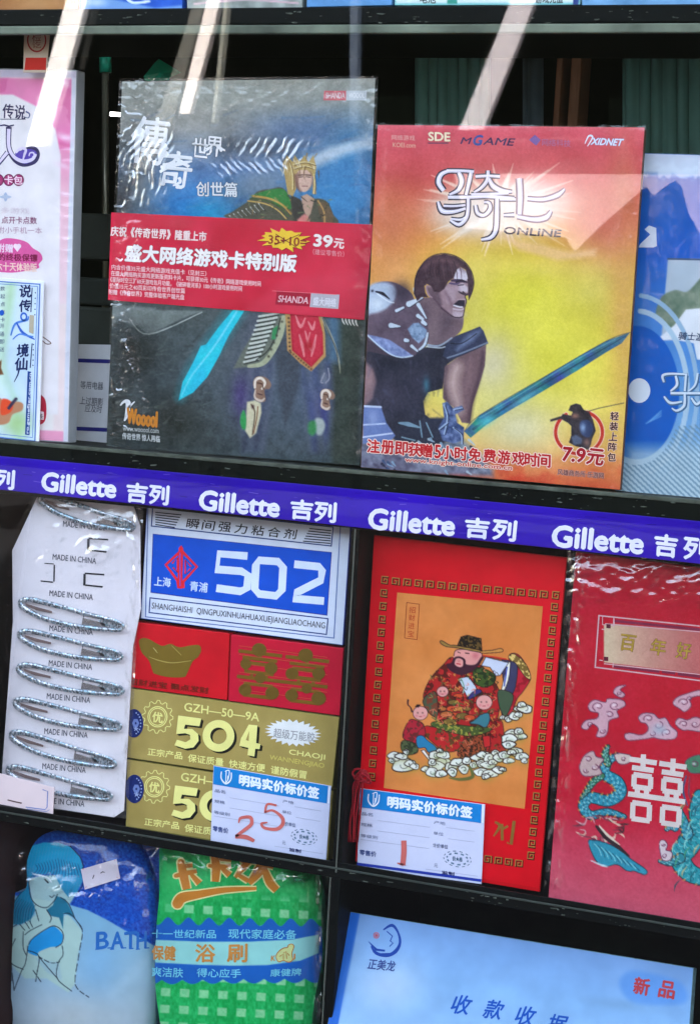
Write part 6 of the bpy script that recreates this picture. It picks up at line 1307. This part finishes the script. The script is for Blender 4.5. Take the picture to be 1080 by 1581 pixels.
c.poly([(1018, 462), (1040, 448), (1060, 450), (1080, 430), (1095, 420), (1120, 430), (1120, 520), (1020, 500)], lambda X, Y: np.stack([76 + 80 * vnoise(X, Y, 12, 3, 3), 104 + 60 * vnoise(X, Y, 12, 3, 3), 84 + 60 * vnoise(X, Y, 12, 3, 3)], -1), soft=3, smooth=True)
c.poly([(1011, 526), (1040, 502), (1058, 478), (1100, 474), (1120, 560), (1075, 555), (1070, 530), (1040, 524)], (222, 226, 230), soft=1.8)
for r, col, w in ((150, (150, 182, 206), 7), (126, (172, 198, 214), 8)): c.stroke([(982 + r * math.cos(u) * .62, 606 + r * math.sin(u)) for u in np.linspace(-1.5, 1.4, 30)], w, col, smooth=False)
c.poly([(982 + 106 * .62 * math.cos(u), 606 + 103 * math.sin(u)) for u in np.linspace(0, 6.28, 60)], (18, 92, 182), soft=1.6)
c.poly([(968, 690), (1000, 690), (1200, 690), (1200, 800), (945, 800)], (190, 208, 212), soft=22, a=.7)
m = (np.sin((c.X * .9 - c.Y * .95) / 1.35) > .1) & (c.Y > 668 + (c.X - 950) * -.1) & (((c.X - 982) / .62) ** 2 + (c.Y - 606) ** 2 > 112 ** 2); c.mix((slice(None), slice(None)), m * .8, (110, 142, 160))
for j in range(3): c.stroke([(996 + j * 3, 654 - j * 2), (1020, 642 - j * 4)], 1.2, (120, 176, 220))
c.build('cover_picture', sD, GLOSSY, dx, 1)
k = Ink()
k.ellipse(986, 603, 17, 19, (222, 230, 236), 2)
k.poly([(987, 377), (1003, 362), (994, 354), (1001, 348), (1012, 352), (1013, 380), (1008, 382), (985, 382)], (214, 222, 232), 2)
k.poly([(1030, 398), (1200, 402), (1200, 405), (1028, 401)], (70, 90, 120), 2)
for n_, (p, w) in enumerate((([(1024, 590), (1022, 580), (1034, 577), (1060, 578)], [3, 5, 4, 3]), ([(1042, 580), (1044, 594), (1034, 604)], [4, 5, 3]), ([(1058, 579), (1056, 604)], 4), ([(1076, 576), (1072, 594), (1062, 604)], [4, 4, 2]), ([(1034, 607), (1082, 607)], 4.5),
    ([(1024, 612), (1034, 622), (1052, 620)], [3, 5, 3]), ([(1056, 608), (1055, 626), (1044, 634), (1036, 630)], [4, 5, 4, 2]), ([(1066, 614), (1074, 624), (1082, 618)], [3, 5, 4]))):
    k.line([(x + 1, y + 1) for x, y in p], np.atleast_1d(w) + 2.2, (70, 106, 140), 2.4 + n_ * .02, smooth=len(p) > 2); k.line(p, np.atleast_1d(w) * .8, (206, 220, 228), 3 + n_ * .02, smooth=len(p) > 2)
k.line([(1076, 590), (1100, 590)], 2, (70, 110, 160), 2)
k.text('骑士游戏', (1046, 512), (1100, 516), (1046, 524), (60, 76, 110), .02, 3, shear=.2)
k.build('printed_marks', sD, GLOSSY, dx)
film('clear_wrap', [(984, 234), (1190, 240), (1150, 792), (946, 758)], sD, FILM, dx, 2, lambda X, Y: .0012 * np.exp(-((X - 1056 + (Y - 300) * .22) / 26) ** 2) * vnoise(X * .8, Y * .4, 9, 4, 3) + .001 * np.exp(-((Y - 262) / 24) ** 2) * vnoise(X, Y, 10, 5, 3) + .0003 * vnoise(X, Y, 30, 2), 8)

# ---- packets on the top shelf, only their feet in view ------------------------------------------
sT = Surf(.012)
def toppack(name, label, q, col, thick=.02, extra=None):
    it = item(name, label, 'packet', q, sT, thick, mat_solid(col, .5, name='packet_card', var=(.8, 1.15)))
    if extra: extra(it)
    return it
def pr(fn, quad, base):
    def f(it):
        c = Canvas(quad, 1.6, base); fn(c); c.build('front_print', sT, GLOSSY, it, 1)
    return f
q = [(-60, -90), (118, -96), (116, 24), (-62, 34)]
toppack('brown_carton', 'orange brown carton at the left end of the top shelf', q, (176, 122, 72), extra=pr(lambda c: (c.tex(24, 40, 4, 3), c.blob(60, 5, 40, 14, (196, 150, 96), .6)), q, (172, 118, 70)))
q = [(124, -90), (282, -90), (281, 15), (123, 20)]
def f1(c):
    c.tex(30, 70, 6, 3); c.poly([(126, 0), (150, -6), (200, 4), (240, 12), (282, 8), (282, 16), (124, 20)], (150, 190, 226), soft=4, a=.7); c.stroke([(190, -8), (205, 4), (230, 2)], 4, (220, 236, 246)); c.blob(150, 4, 14, 6, (200, 220, 240), .8)
toppack('blue_packet', 'blue and white packet second from the left on the top shelf', q, (40, 90, 190), extra=pr(f1, q, (44, 96, 200)))
q = [(290, -90), (468, -90), (466, 11), (289, 15)]
toppack('clear_packet', 'pale grey clear packet beside the blue one on the top shelf', q, (150, 160, 150), extra=pr(lambda c: (c.tex(16, 80, 8, 4), c.stroke([(300, 6), (380, 0), (460, 5)], 3, (206, 176, 180))), q, (150, 158, 150)))
q = [(474, -90), (606, -90), (604, 8), (473, 11)]
toppack('blue_packet', 'plain sky blue packet in the middle of the top shelf', q, (96, 150, 200))
def f2(c):
    c.poly([(612, -20), (892, -20), (890, 4), (611, 5)], (214, 232, 226), soft=2); c.poly([(690, -20), (705, -20), (705, 6), (690, 6)], (60, 150, 130), soft=1); c.poly([(884, -20), (894, -20), (892, 8), (884, 8)], (50, 70, 130), soft=1)
q = [(610, -90), (896, -90), (894, 7), (609, 8)]
it = toppack('notice_card', 'pale green and white card with small dark lettering on the top shelf', q, (170, 214, 210), extra=pr(f2, q, (130, 200, 200)))
k = Ink(); k.text('电池', (648, -10), (672, -10), (648, 5), (40, 60, 60), .01, 3); k.text('游戏充值', (826, -10), (868, -10), (826, 5), (40, 60, 60), .01, 3); k.build('printed_lettering', sT, GLOSSY, it)
q = [(900, -90), (1150, -90), (1150, 10), (898, 8)]
toppack('blue_packet', 'pale blue packet at the right end of the top shelf', q, (110, 160, 200), extra=pr(lambda c: c.tex(30, 50, 9, 3), q, (110, 160, 200)))
# hanging paper notice with a round red seal, behind the glass top left
sN = Surf(.028)
q = [(38, 40), (78, 40), (72, 112), (36, 112)]
nt_ = item('hanging_notice', 'small paper notice with a round red seal hanging above the pink folder', 'notice', q, sN, .0006, mat_solid((206, 186, 164), .8, name='notice_paper'), bevel=.0001)
k = Ink(); k.ellipse(57, 62, 15, 19, (170, 60, 60), 2, hole=.86); k.text('检', (50, 50), (64, 50), (50, 64), (150, 60, 60), 0, 3); k.text('讫', (50, 64), (64, 64), (50, 74), (150, 70, 70), 0, 3)
k.poly([(40, 89), (72, 89), (71, 108), (38, 108)], (200, 50, 40), 2); k.build('printed_seal', sN, PAPER, nt_)
tube('hanging_hook', [tuple(sN.P([(57, 44)], push=np.array([.0006]))[0]), tuple(sN.P([(56, 36)], push=np.array([.002]))[0]), tuple(sN.P([(54, 30)], push=np.array([.0004]))[0])], .0008, BLACK, nt_)

# ================================================================== bottom shelf
# ---- blue bath sponge in its printed bag ---------------------------------------------------------
def bulge(cx_, cy_, rx, ry, d, p=2.6):
    return lambda X, Y: d * np.clip(1 - np.abs((X - cx_) / rx) ** p - np.abs((Y - cy_) / ry) ** p, 0, 1) ** .6
bS = bulge(112, 1470, 140, 212, .030)
sS = Surf(.062, bulge=bS)
P0 = sS.P([(120, 1640)])[0]
sp = empty('bath_sponge_bag', tuple(P0), 'blue bath sponge in a clear bag printed with a blue haired woman', 'bath sponge')
ring = spline([(40, 1372), (42, 1330), (58, 1296), (90, 1282), (150, 1284), (236, 1298), (248, 1310), (249, 1380), (247, 1440), (243, 1500), (240, 1560), (244, 1660), (120, 1690), (24, 1660), (20, 1560), (8, 1490), (4, 1430), (6, 1396), (14, 1380)], True, 6)
def cushion(name, ring, surf, c, mat, parent, depth=.03):
    """front of a soft thing: the canvas grid cut to the outline, closed by a rounded rim and a back"""
    X, Y = c.X.ravel(), c.Y.ravel(); ins = np.zeros(X.shape, bool)
    for p, q in zip(ring, np.roll(ring, -1, 0)):
        if p[1] != q[1]: ins ^= ((p[1] > Y) != (q[1] > Y)) & (X < (q[0] - p[0]) * (Y - p[1]) / (q[1] - p[1]) + p[0])
    # pull outside points onto the outline
    out_ = np.nonzero(~ins)[0]; rg = spline(ring, True, 3)
    keep = ins.copy(); nx, ny = c.nx, c.ny
    i = (np.arange(ny - 1)[:, None] * nx + np.arange(nx - 1)[None]).ravel(); F = np.stack([i, i + nx, i + nx + 1, i + 1], 1)
    F = F[ins[F].any(1)]; used = np.unique(F); use_out = used[~ins[used]]
    PX = np.stack([X, Y], 1)
    for s_ in range(0, len(use_out), 2000):
        u = use_out[s_:s_ + 2000]; d2 = ((PX[u][:, None] - rg[None]) ** 2).sum(2); PX[u] = rg[d2.argmin(1)]
    V = surf.P(PX, 0.); cols = lin(np.clip(c.img.reshape(-1, 3), 0, 255))
    mp = -np.ones(len(V), int); mp[used] = np.arange(len(used)); V = V[used]; F = mp[F]; cols = cols[used]
    # rim and back
    R0 = surf.P(ring, 0.); n = len(R0); cen = R0.mean(0)
    R1 = R0 + np.array([0, depth * .6, 0]); R2 = cen + (R0 - cen) * .9 + np.array([0, depth, 0]); ring_c = cols.mean(0)
    b0 = len(V); VV = np.vstack([V, R0, R1, R2]); cc = np.vstack([cols, np.tile(ring_c, (3 * n, 1))])
    FF = [tuple(f) for f in F] + [(b0 + a + i, b0 + a + (i + 1) % n, b0 + a + n + (i + 1) % n, b0 + a + n + i) for a in (0, n) for i in range(n)] + [tuple(b0 + 2 * n + i for i in range(n))]
    return mesh_obj(name, VV, FF, mat, parent, cc, smooth=True)
c = Canvas([(0, 1276), (256, 1276), (256, 1690), (0, 1690)], 1.25, (12, 74, 176))
n = vnoise(c.X, c.Y, 2.6, 3, 2); c.img += ((n - .5) * 90)[..., None] * np.array([.5, .8, 1.]); c.blob(190, 1400, 50, 50, (10, 78, 190), .35); c.blob(60, 1310, 50, 30, (30, 96, 180), .4)
Z = Zm(0, 1270, 4.154)
pale = Z(20, 460, 120, 470, 300, 500, 440, 525, 560, 560, 680, 620, 800, 690, 920, 750, 990, 790, 1010, 1200, 1000, 1500, 0, 1500, 0, 600)
def palef(X, Y):
    t = np.clip((Y - 1400) / 170, 0, 1)[..., None]; return (1 - t) * np.array((124, 178, 206)) + t * np.array((176, 196, 208))
c.poly(pale, palef, soft=2, smooth=False); c.blob(150, 1490, 40, 50, (116, 176, 222), .5); c.blob(110, 1570, 60, 30, (196, 206, 206), .6); c.stroke(Z(720, 1110, 850, 980, 990, 820), [3, 14, 8], (176, 206, 220), soft=16, a=.5)
skinc = (178, 208, 196)
c.poly(Z(180, 360, 260, 340, 440, 330, 500, 440, 400, 600, 440, 590, 520, 680, 530, 720, 500, 860, 480, 1040, 440, 1090, 300, 1000, 160, 1000, 60, 900, 40, 760, 60, 680, 150, 650, 230, 590, 200, 480), skinc, soft=3, a=.9)
c.poly(Z(230, 870, 380, 900, 400, 1010, 300, 960), palef, soft=3, a=.5)
hr = (20, 132, 176)
c.poly(Z(160, 200, 200, 150, 280, 128, 380, 130, 450, 155, 510, 215, 535, 290, 530, 380, 490, 450, 440, 480, 400, 430, 350, 330, 300, 330, 220, 340, 185, 370, 190, 440, 230, 560, 200, 620, 130, 655, 60, 650, 48, 590, 70, 530, 120, 470, 150, 400, 158, 300), lambda X, Y: np.stack([16 + 30 * (np.sin((X + Y * .2) * 1.3) > .6), np.interp(Y, [1300, 1350, 1420], [184, 150, 116]) + 0 * X, np.interp(Y, [1300, 1350, 1420], [230, 196, 146]) + 0 * X], -1), soft=1.4)
c.poly(Z(360, 470, 420, 490, 470, 590, 480, 610, 410, 580, 405, 680, 380, 610, 330, 600, 300, 560, 340, 530), (22, 112, 140), soft=1.6)
c.poly(Z(185, 790, 200, 750, 290, 690, 340, 665, 390, 700, 405, 740, 380, 790, 320, 800, 250, 830, 240, 855, 180, 830), (28, 150, 216), soft=1.4, smooth=True)
LN = (24, 34, 48)
for p in (Z(185, 380, 200, 480, 240, 530, 300, 545, 350, 500, 370, 460), Z(110, 655, 60, 690, 45, 760, 60, 880, 100, 920, 150, 940), Z(230, 560, 250, 630), Z(300, 560, 330, 610, 320, 640), Z(410, 585, 450, 585, 500, 640, 530, 690), Z(185, 780, 220, 735, 320, 670, 370, 670, 405, 710, 400, 770, 360, 800), Z(180, 820, 250, 855, 240, 960), Z(180, 790, 165, 900, 140, 950, 92, 1075), Z(92, 1075, 75, 930), Z(400, 790, 405, 850, 375, 900, 368, 1000, 460, 1080), Z(250, 860, 300, 920, 370, 1000), Z(70, 810, 100, 745), Z(150, 700, 150, 800, 170, 850), Z(320, 470, 335, 480, 350, 465), Z(130, 655, 160, 690), Z(165, 640, 190, 680), Z(190, 630, 210, 670), Z(160, 720, 200, 690, 270, 655), Z(175, 210, 168, 300, 170, 400, 120, 470, 60, 560, 55, 640), Z(530, 290, 540, 380, 500, 450), Z(390, 480, 440, 520, 480, 610), Z(240, 950, 230, 1020), Z(450, 150, 520, 230, 535, 290)): c.stroke(p, 1.3, LN, soft=1)
for p in (spline(Z(500, 640, 530, 700, 505, 860, 485, 1040, 570, 1120), False, 8), spline(Z(250, 860, 330, 900, 390, 890), False, 6), spline(Z(215, 950, 270, 1030), False, 6), spline(Z(75, 900, 75, 1030), False, 6)):
    for i in range(0, len(p) - 2, 3): c.stroke(p[i:i + 3], 1.4, LN, smooth=False)
for j in range(16): x = 230 + j * 18; c.stroke(Z(x, 230 + abs(j - 8) * 5, x + 12, 300, x + (8 - j) * -4, 350), [.8, 1.5, .6], (14, 70, 110), a=.8)
for j in range(9): x = 60 + j * 17; c.stroke(Z(x + 50 - j * 2, 480 + j * 6, x + 10, 560, x, 640 + j * 1), [.7, 1.3, .6], (12, 66, 96), a=.8)
c.stroke(Z(215, 330, 300, 350, 330, 380), 2, (226, 236, 240)); c.stroke(Z(290, 365, 310, 385), 2.4, LN)
cushion('printed_sponge', ring, sS, c, PRINT, sp, .03)
k = Ink(); BT = (40, 108, 186)
for ch, x in (('B', 620), ('A', 715), ('T', 800), ('H', 880)):
    y = 705 + (x - 620) * .0; w = 78 if ch != 'H' else 60
    k.text(ch, *Z(x, y, x + w, y - 8, x - 2, y + 108), BT, .03, 3)
    for u in ((0, 1) if ch != 'T' else (.5,)): k.line(Z(x - 8 + u * w, y + 108 - 8 * u, x + 18 + u * w, y + 106 - 8 * u), 1.8, BT, 3.3)
k.build('printed_lettering', sS, PRINT, sp)
sT2 = Surf(.061, bulge=lambda X, Y: bS(X, Y) + .001)
st_ = Canvas(Z(520, 300, 748, 234, 772, 358, 545, 430), 3, (214, 204, 214)); lb = empty('price_sticker', tuple(sT2.P([(155, 1350)])[0]), 'small white sticker with thin red lines stuck on the blue bag', 'sticker')
st_.build('paper', sT2, PAPER, lb, 1)
k = Ink(); k.line(Z(530, 300, 740, 242), .9, (200, 110, 100), 2); k.line(Z(548, 415, 756, 350), .9, (200, 110, 100), 2); k.line(Z(595, 360, 605, 335), 1.4, (60, 50, 60), 3); k.line(Z(645, 325, 660, 315, 672, 320), 1.4, (60, 50, 60), 3)
k.build('sticker_print', sT2, PAPER, lb)
def bagf(X, Y):
    A = np.exp(-((X - 95) / 34) ** 2 - ((Y - 1372 - (X - 95) * .12) / 18) ** 2); B = np.exp(-((Y - 1385 + (X - 150) * .25) / 16) ** 2 - ((X - 165) / 46) ** 2); D = np.exp(-((X - 18) / 26) ** 2 - ((Y - 1345) / 60) ** 2); E = np.exp(-((X - 225) / 34) ** 2 - ((Y - 1340) / 44) ** 2)
    return .0046 * A * vnoise(X * .8 + Y * .6, Y, 9, 61, 2, True) + .004 * B * vnoise(X, Y, 9, 63, 2, True) + .010 * D * vnoise(X * .7 + Y * .4, Y, 17, 65, 2, True) + .008 * E * vnoise(X + Y * .4, Y * .7, 18, 67, 2, True) + .0052 * vnoise(X * .6 + Y * .5, Y * .7 - X * .3, 44, 69, 3, True)
film('clear_bag', [(-4, 1288), (258, 1292), (262, 1660), (-8, 1660)], Surf(.060, bulge=bS), mat_film('bag_film3', .0, .10), sp, 2, bagf, 4)

# ---- green bath brush in its printed bag -------------------------------------------------------------
bG = bulge(366, 1480, 142, 230, .030, 3.2)
sV = Surf(.056, bulge=bG)
gb = empty('bath_brush_bag', tuple(sV.P([(366, 1640)])[0]), 'green net bath brush in a clear bag with blue scalloped printed band', 'bath brush')
ring = spline([(247, 1300), (260, 1292), (360, 1296), (480, 1330), (496, 1345), (496, 1420), (497, 1480), (486, 1540), (480, 1600), (478, 1690), (260, 1690), (250, 1600), (240, 1520), (241, 1440), (246, 1380)], True, 6)
c = Canvas([(232, 1284), (502, 1284), (502, 1695), (232, 1695)], 1.25, (24, 172, 84))
n = vnoise(c.X, c.Y * .6, 3, 3, 2); c.img += ((n - .5) * 44)[..., None] * np.array([1., 1., .9]); c.tex(40, 26, 5, 3)
gx = np.sin((c.X - 250 + (c.Y - 1500) * .05) / 29.5 * 2 * math.pi); gy = np.sin((c.Y - 1395 - (c.X - 250) * .05) / 26 * 2 * math.pi)
m = np.clip(gx * 2.2 + .5, 0, 1) * np.clip(gy * 2.2 + .4, 0, 1) * np.clip((c.Y - 1380) / 16, 0, 1); c.mix((slice(None), slice(None)), m * (.7 + .4 * vnoise(c.X, c.Y, 3, 5, 2)), (146, 216, 156))
c.blob(262, 1360, 22, 90, (10, 190, 90), .6); c.blob(300, 1350, 50, 26, (90, 196, 120), .4); c.stroke([(260, 1390), (300, 1380), (420, 1370), (480, 1390)], 14, (96, 196, 120), soft=14, a=.35)
Z = Zm(230, 1290, 3.857)
band = [(x, 1422 + 6 * math.sin((x - 236) / 31.5 * 2 * math.pi) - 0 + (x - 236) * .01) for x in np.arange(232, 504, 2)] + [(x, 1517 - 7 * abs(math.sin((x - 250) / 31.5 * math.pi)) * -1 - 4 + (x - 236) * -.01) for x in np.arange(502, 230, -2)]
c.poly(band, (18, 96, 184), soft=1.4)
c.poly(Z(20, 620, 300, 632, 600, 632, 850, 620, 1010, 590, 1010, 700, 900, 745, 700, 772, 500, 775, 300, 770, 10, 755), (150, 214, 206), soft=1.4)
cushion('printed_net_brush', ring, sV, c, PRINT, gb, .03)
k = Ink(); CY_ = (120, 208, 226); OR = (204, 138, 66)
k.text('十一世纪新品', *Z(20, 560, 400, 562, 18, 610), CY_, .015, 3); k.text('现代家庭必备', *Z(474, 556, 878, 562, 472, 612), CY_, .015, 3)
k.text('爽洁肤', *Z(18, 782, 204, 790, 16, 838), CY_, .015, 3); k.text('得心应手', *Z(286, 790, 548, 796, 284, 842), CY_, .015, 3); k.text('康健牌', *Z(722, 796, 906, 790, 722, 840), CY_, .015, 3)
k.text('保健', *Z(20, 655, 158, 660, 18, 738), OR, .035, 3, halo=(206, 206, 130), hw=.8); k.text('浴', *Z(278, 648, 394, 650, 276, 752), OR, .03, 3, halo=(206, 214, 140), hw=.8); k.text('刷', *Z(468, 648, 584, 646, 466, 754), OR, .03, 3, halo=(206, 214, 140), hw=.8)
k.text('K', *Z(728, 716, 752, 714, 726, 748), OR, .04, 3); k.text('J', *Z(852, 706, 870, 704, 852, 740), OR, .04, 3)
fist = Z(770, 752, 756, 720, 772, 690, 800, 670, 824, 666, 830, 652, 850, 646, 862, 662, 850, 700, 854, 740, 830, 754, 800, 744)
k.poly(fist, (206, 214, 140), 2.4, smooth=True); k.line(fist, 1.3, (190, 120, 50), 3, smooth=True, closed=True)
for p in (Z(776, 720, 800, 706, 800, 740), Z(800, 700, 816, 690, 820, 735), Z(824, 700, 836, 716)): k.line(p, 1.2, (190, 120, 50), 3.3)
k.build('band_lettering', sV, PRINT, gb)
k = Ink()
ST = [([(190, 160), (205, 230), (225, 320)], [10, 13, 11]), ([(160, 240), (220, 225), (285, 212)], [6, 8, 5]), ([(195, 185), (260, 178)], 6), ([(255, 235), (300, 285)], [6, 9]),
      ([(390, 115), (400, 190), (395, 275)], [10, 13, 10]), ([(360, 180), (430, 185), (490, 180)], [5, 7, 5]), ([(430, 140), (490, 145)], 6), ([(430, 190), (480, 235)], [6, 9]),
      ([(600, 150), (560, 190), (515, 250)], [8, 9, 4]), ([(560, 150), (640, 155), (650, 190), (590, 280)], [7, 8, 8, 4]), ([(540, 240), (590, 270)], [6, 7]),
      ([(690, 150), (680, 200), (600, 290)], [10, 10, 4]), ([(650, 165), (740, 190)], [6, 5]), ([(690, 210), (720, 280), (760, 325)], [9, 12, 10]),
      ([(170, 405), (200, 370), (300, 350), (450, 325), (640, 315)], [15, 15, 11, 8, 4])]
for n_, (p, w) in enumerate(ST):
    q_ = Z(*[v for a in p for v in a]); w = np.atleast_1d(w).astype(float) * 1.05; k.line(q_, w + 4.2, (226, 224, 150), 2 + n_ * .03, smooth=len(q_) > 2)
    for e_ in (q_[0], q_[-1]): k.ellipse(e_[0], e_[1], (w[0] + 4.2) / 2, (w[0] + 4.2) / 2, (226, 224, 150), 2 + n_ * .03 + .015, n=12) if e_ is q_[0] else None
for n_, (p, w) in enumerate(ST):
    q_ = Z(*[v for a in p for v in a]); w = np.atleast_1d(w).astype(float) * 1.05; k.line(q_, w, (206, 128, 40), 3 + n_ * .03, smooth=len(q_) > 2); k.ellipse(*q_[0], w[0] / 2, w[0] / 2, (206, 128, 40), 3 + n_ * .03 + .015, n=12)
k.build('title_lettering', sV, PRINT, gb)
def bagg(X, Y):
    A = np.exp(-((X - 380) / 26) ** 2 - ((Y - 1345) / 20) ** 2); B = np.exp(-((X - 460) / 30) ** 2 - ((Y - 1352 + (X - 460) * .3) / 9) ** 2); D = np.exp(-((X - 498) / 9) ** 2); E = np.exp(-((X - 280) / 34) ** 2 - ((Y - 1325 - (X - 270) * .4) / 9) ** 2)
    return .006 * A * vnoise(X * .9 + Y * .5, Y, 11, 71, 2, True) + .008 * B * vnoise(X, Y, 12, 73, 2, True) + .006 * D * vnoise(X, Y * .5, 9, 75, 2, True) + .005 * E * vnoise(X, Y, 10, 77, 1, True) + .002 * vnoise(X, Y, 34, 79, 2, True)
film('clear_bag', [(236, 1296), (506, 1330), (500, 1680), (238, 1680)], Surf(.054, bulge=bG), mat_film('bag_film4', .0, .10), gb, 2, bagg, 4)

# ---- receipt book -----------------------------------------------------------------------------------------
sQ = Surf(.020, -.34, .32)
qQ = [(537, 1407), (1070, 1494), (1052, 1760), (487, 1680)]
rb = item('receipt_book', 'pale blue receipt book with a dark blue spine leaning at the foot of the cabinet', 'receipt book', qQ, sQ, .011, mat_solid((96, 128, 132), .7, name='page_edges', scale=300, var=(.6, 1.2)), bevel=.0008, body='pages')
qc = [(538, 1408), (1069, 1495), (1051, 1758), (488, 1678)]
c = Canvas(qc, 2.5); c.grad([(0, (112, 152, 202)), (.3, (124, 168, 210)), (.6, (136, 176, 212)), (1, (140, 180, 214))]); c.tex(70, 16, 4, 3)
c.poly([(537, 1406), (555, 1410), (500, 1700), (480, 1700)], (30, 96, 186), soft=1.5)
c.blob(600, 1520, 50, 40, (176, 196, 216), .7); c.poly([(955, 1520), (966, 1502), (990, 1500), (1040, 1512), (1058, 1528), (1056, 1548), (1020, 1552), (975, 1548)], (84, 140, 206), soft=8, smooth=True, a=.8)
c.blob(960, 1552, 60, 9, (110, 148, 180), .5, 8)
c.build('cover', sQ, GLOSSY, rb, 1)
k = Ink(); Z = Zm(500, 1340, 1.862); IB = (28, 66, 150)
k.line(Z(170, 178, 195, 165, 212, 185, 218, 215, 205, 240, 180, 252, 150, 245, 135, 225), [2, 5, 3, 4, 6, 5, 5, 2], IB, 2, smooth=True); k.line(Z(180, 182, 196, 196, 190, 210, 198, 216, 188, 226), [1.5, 2, 1.5], IB, 2.3); k.line(Z(128, 212, 150, 235, 175, 238), [1, 4, 3], IB, 2.5); k.line(Z(140, 240, 160, 250, 190, 246), [2, 5, 2], IB, 2.7)
k.ellipse(*Z(150, 194)[0], 4.6, 4.8, (206, 70, 60), 2.6, hole=.75); k.ellipse(*Z(150, 194)[0], 2, 2.2, (206, 70, 60), 2.8)
k.text('正美龙', *Z(126, 260, 206, 268, 124, 290), (50, 70, 130), .02, 3, shear=.2)
for ch, x, y in (('收', 366, 362), ('款', 458, 376), ('收', 550, 394), ('据', 640, 418)): k.text(ch, *Z(x + 4, y, x + 62, y + 8, x - 4, y + 54), (22, 78, 168), .02, 3, shear=.25)
for ch, x, y in (('新', 890, 312), ('品', 962, 322)): k.text(ch, *Z(x, y, x + 46, y + 8, x - 3, y + 48), (176, 60, 66), .035, 3, shear=.1, halo=(206, 190, 206), hw=.7)
k.build('brush_lettering', sQ, PAPER, rb)
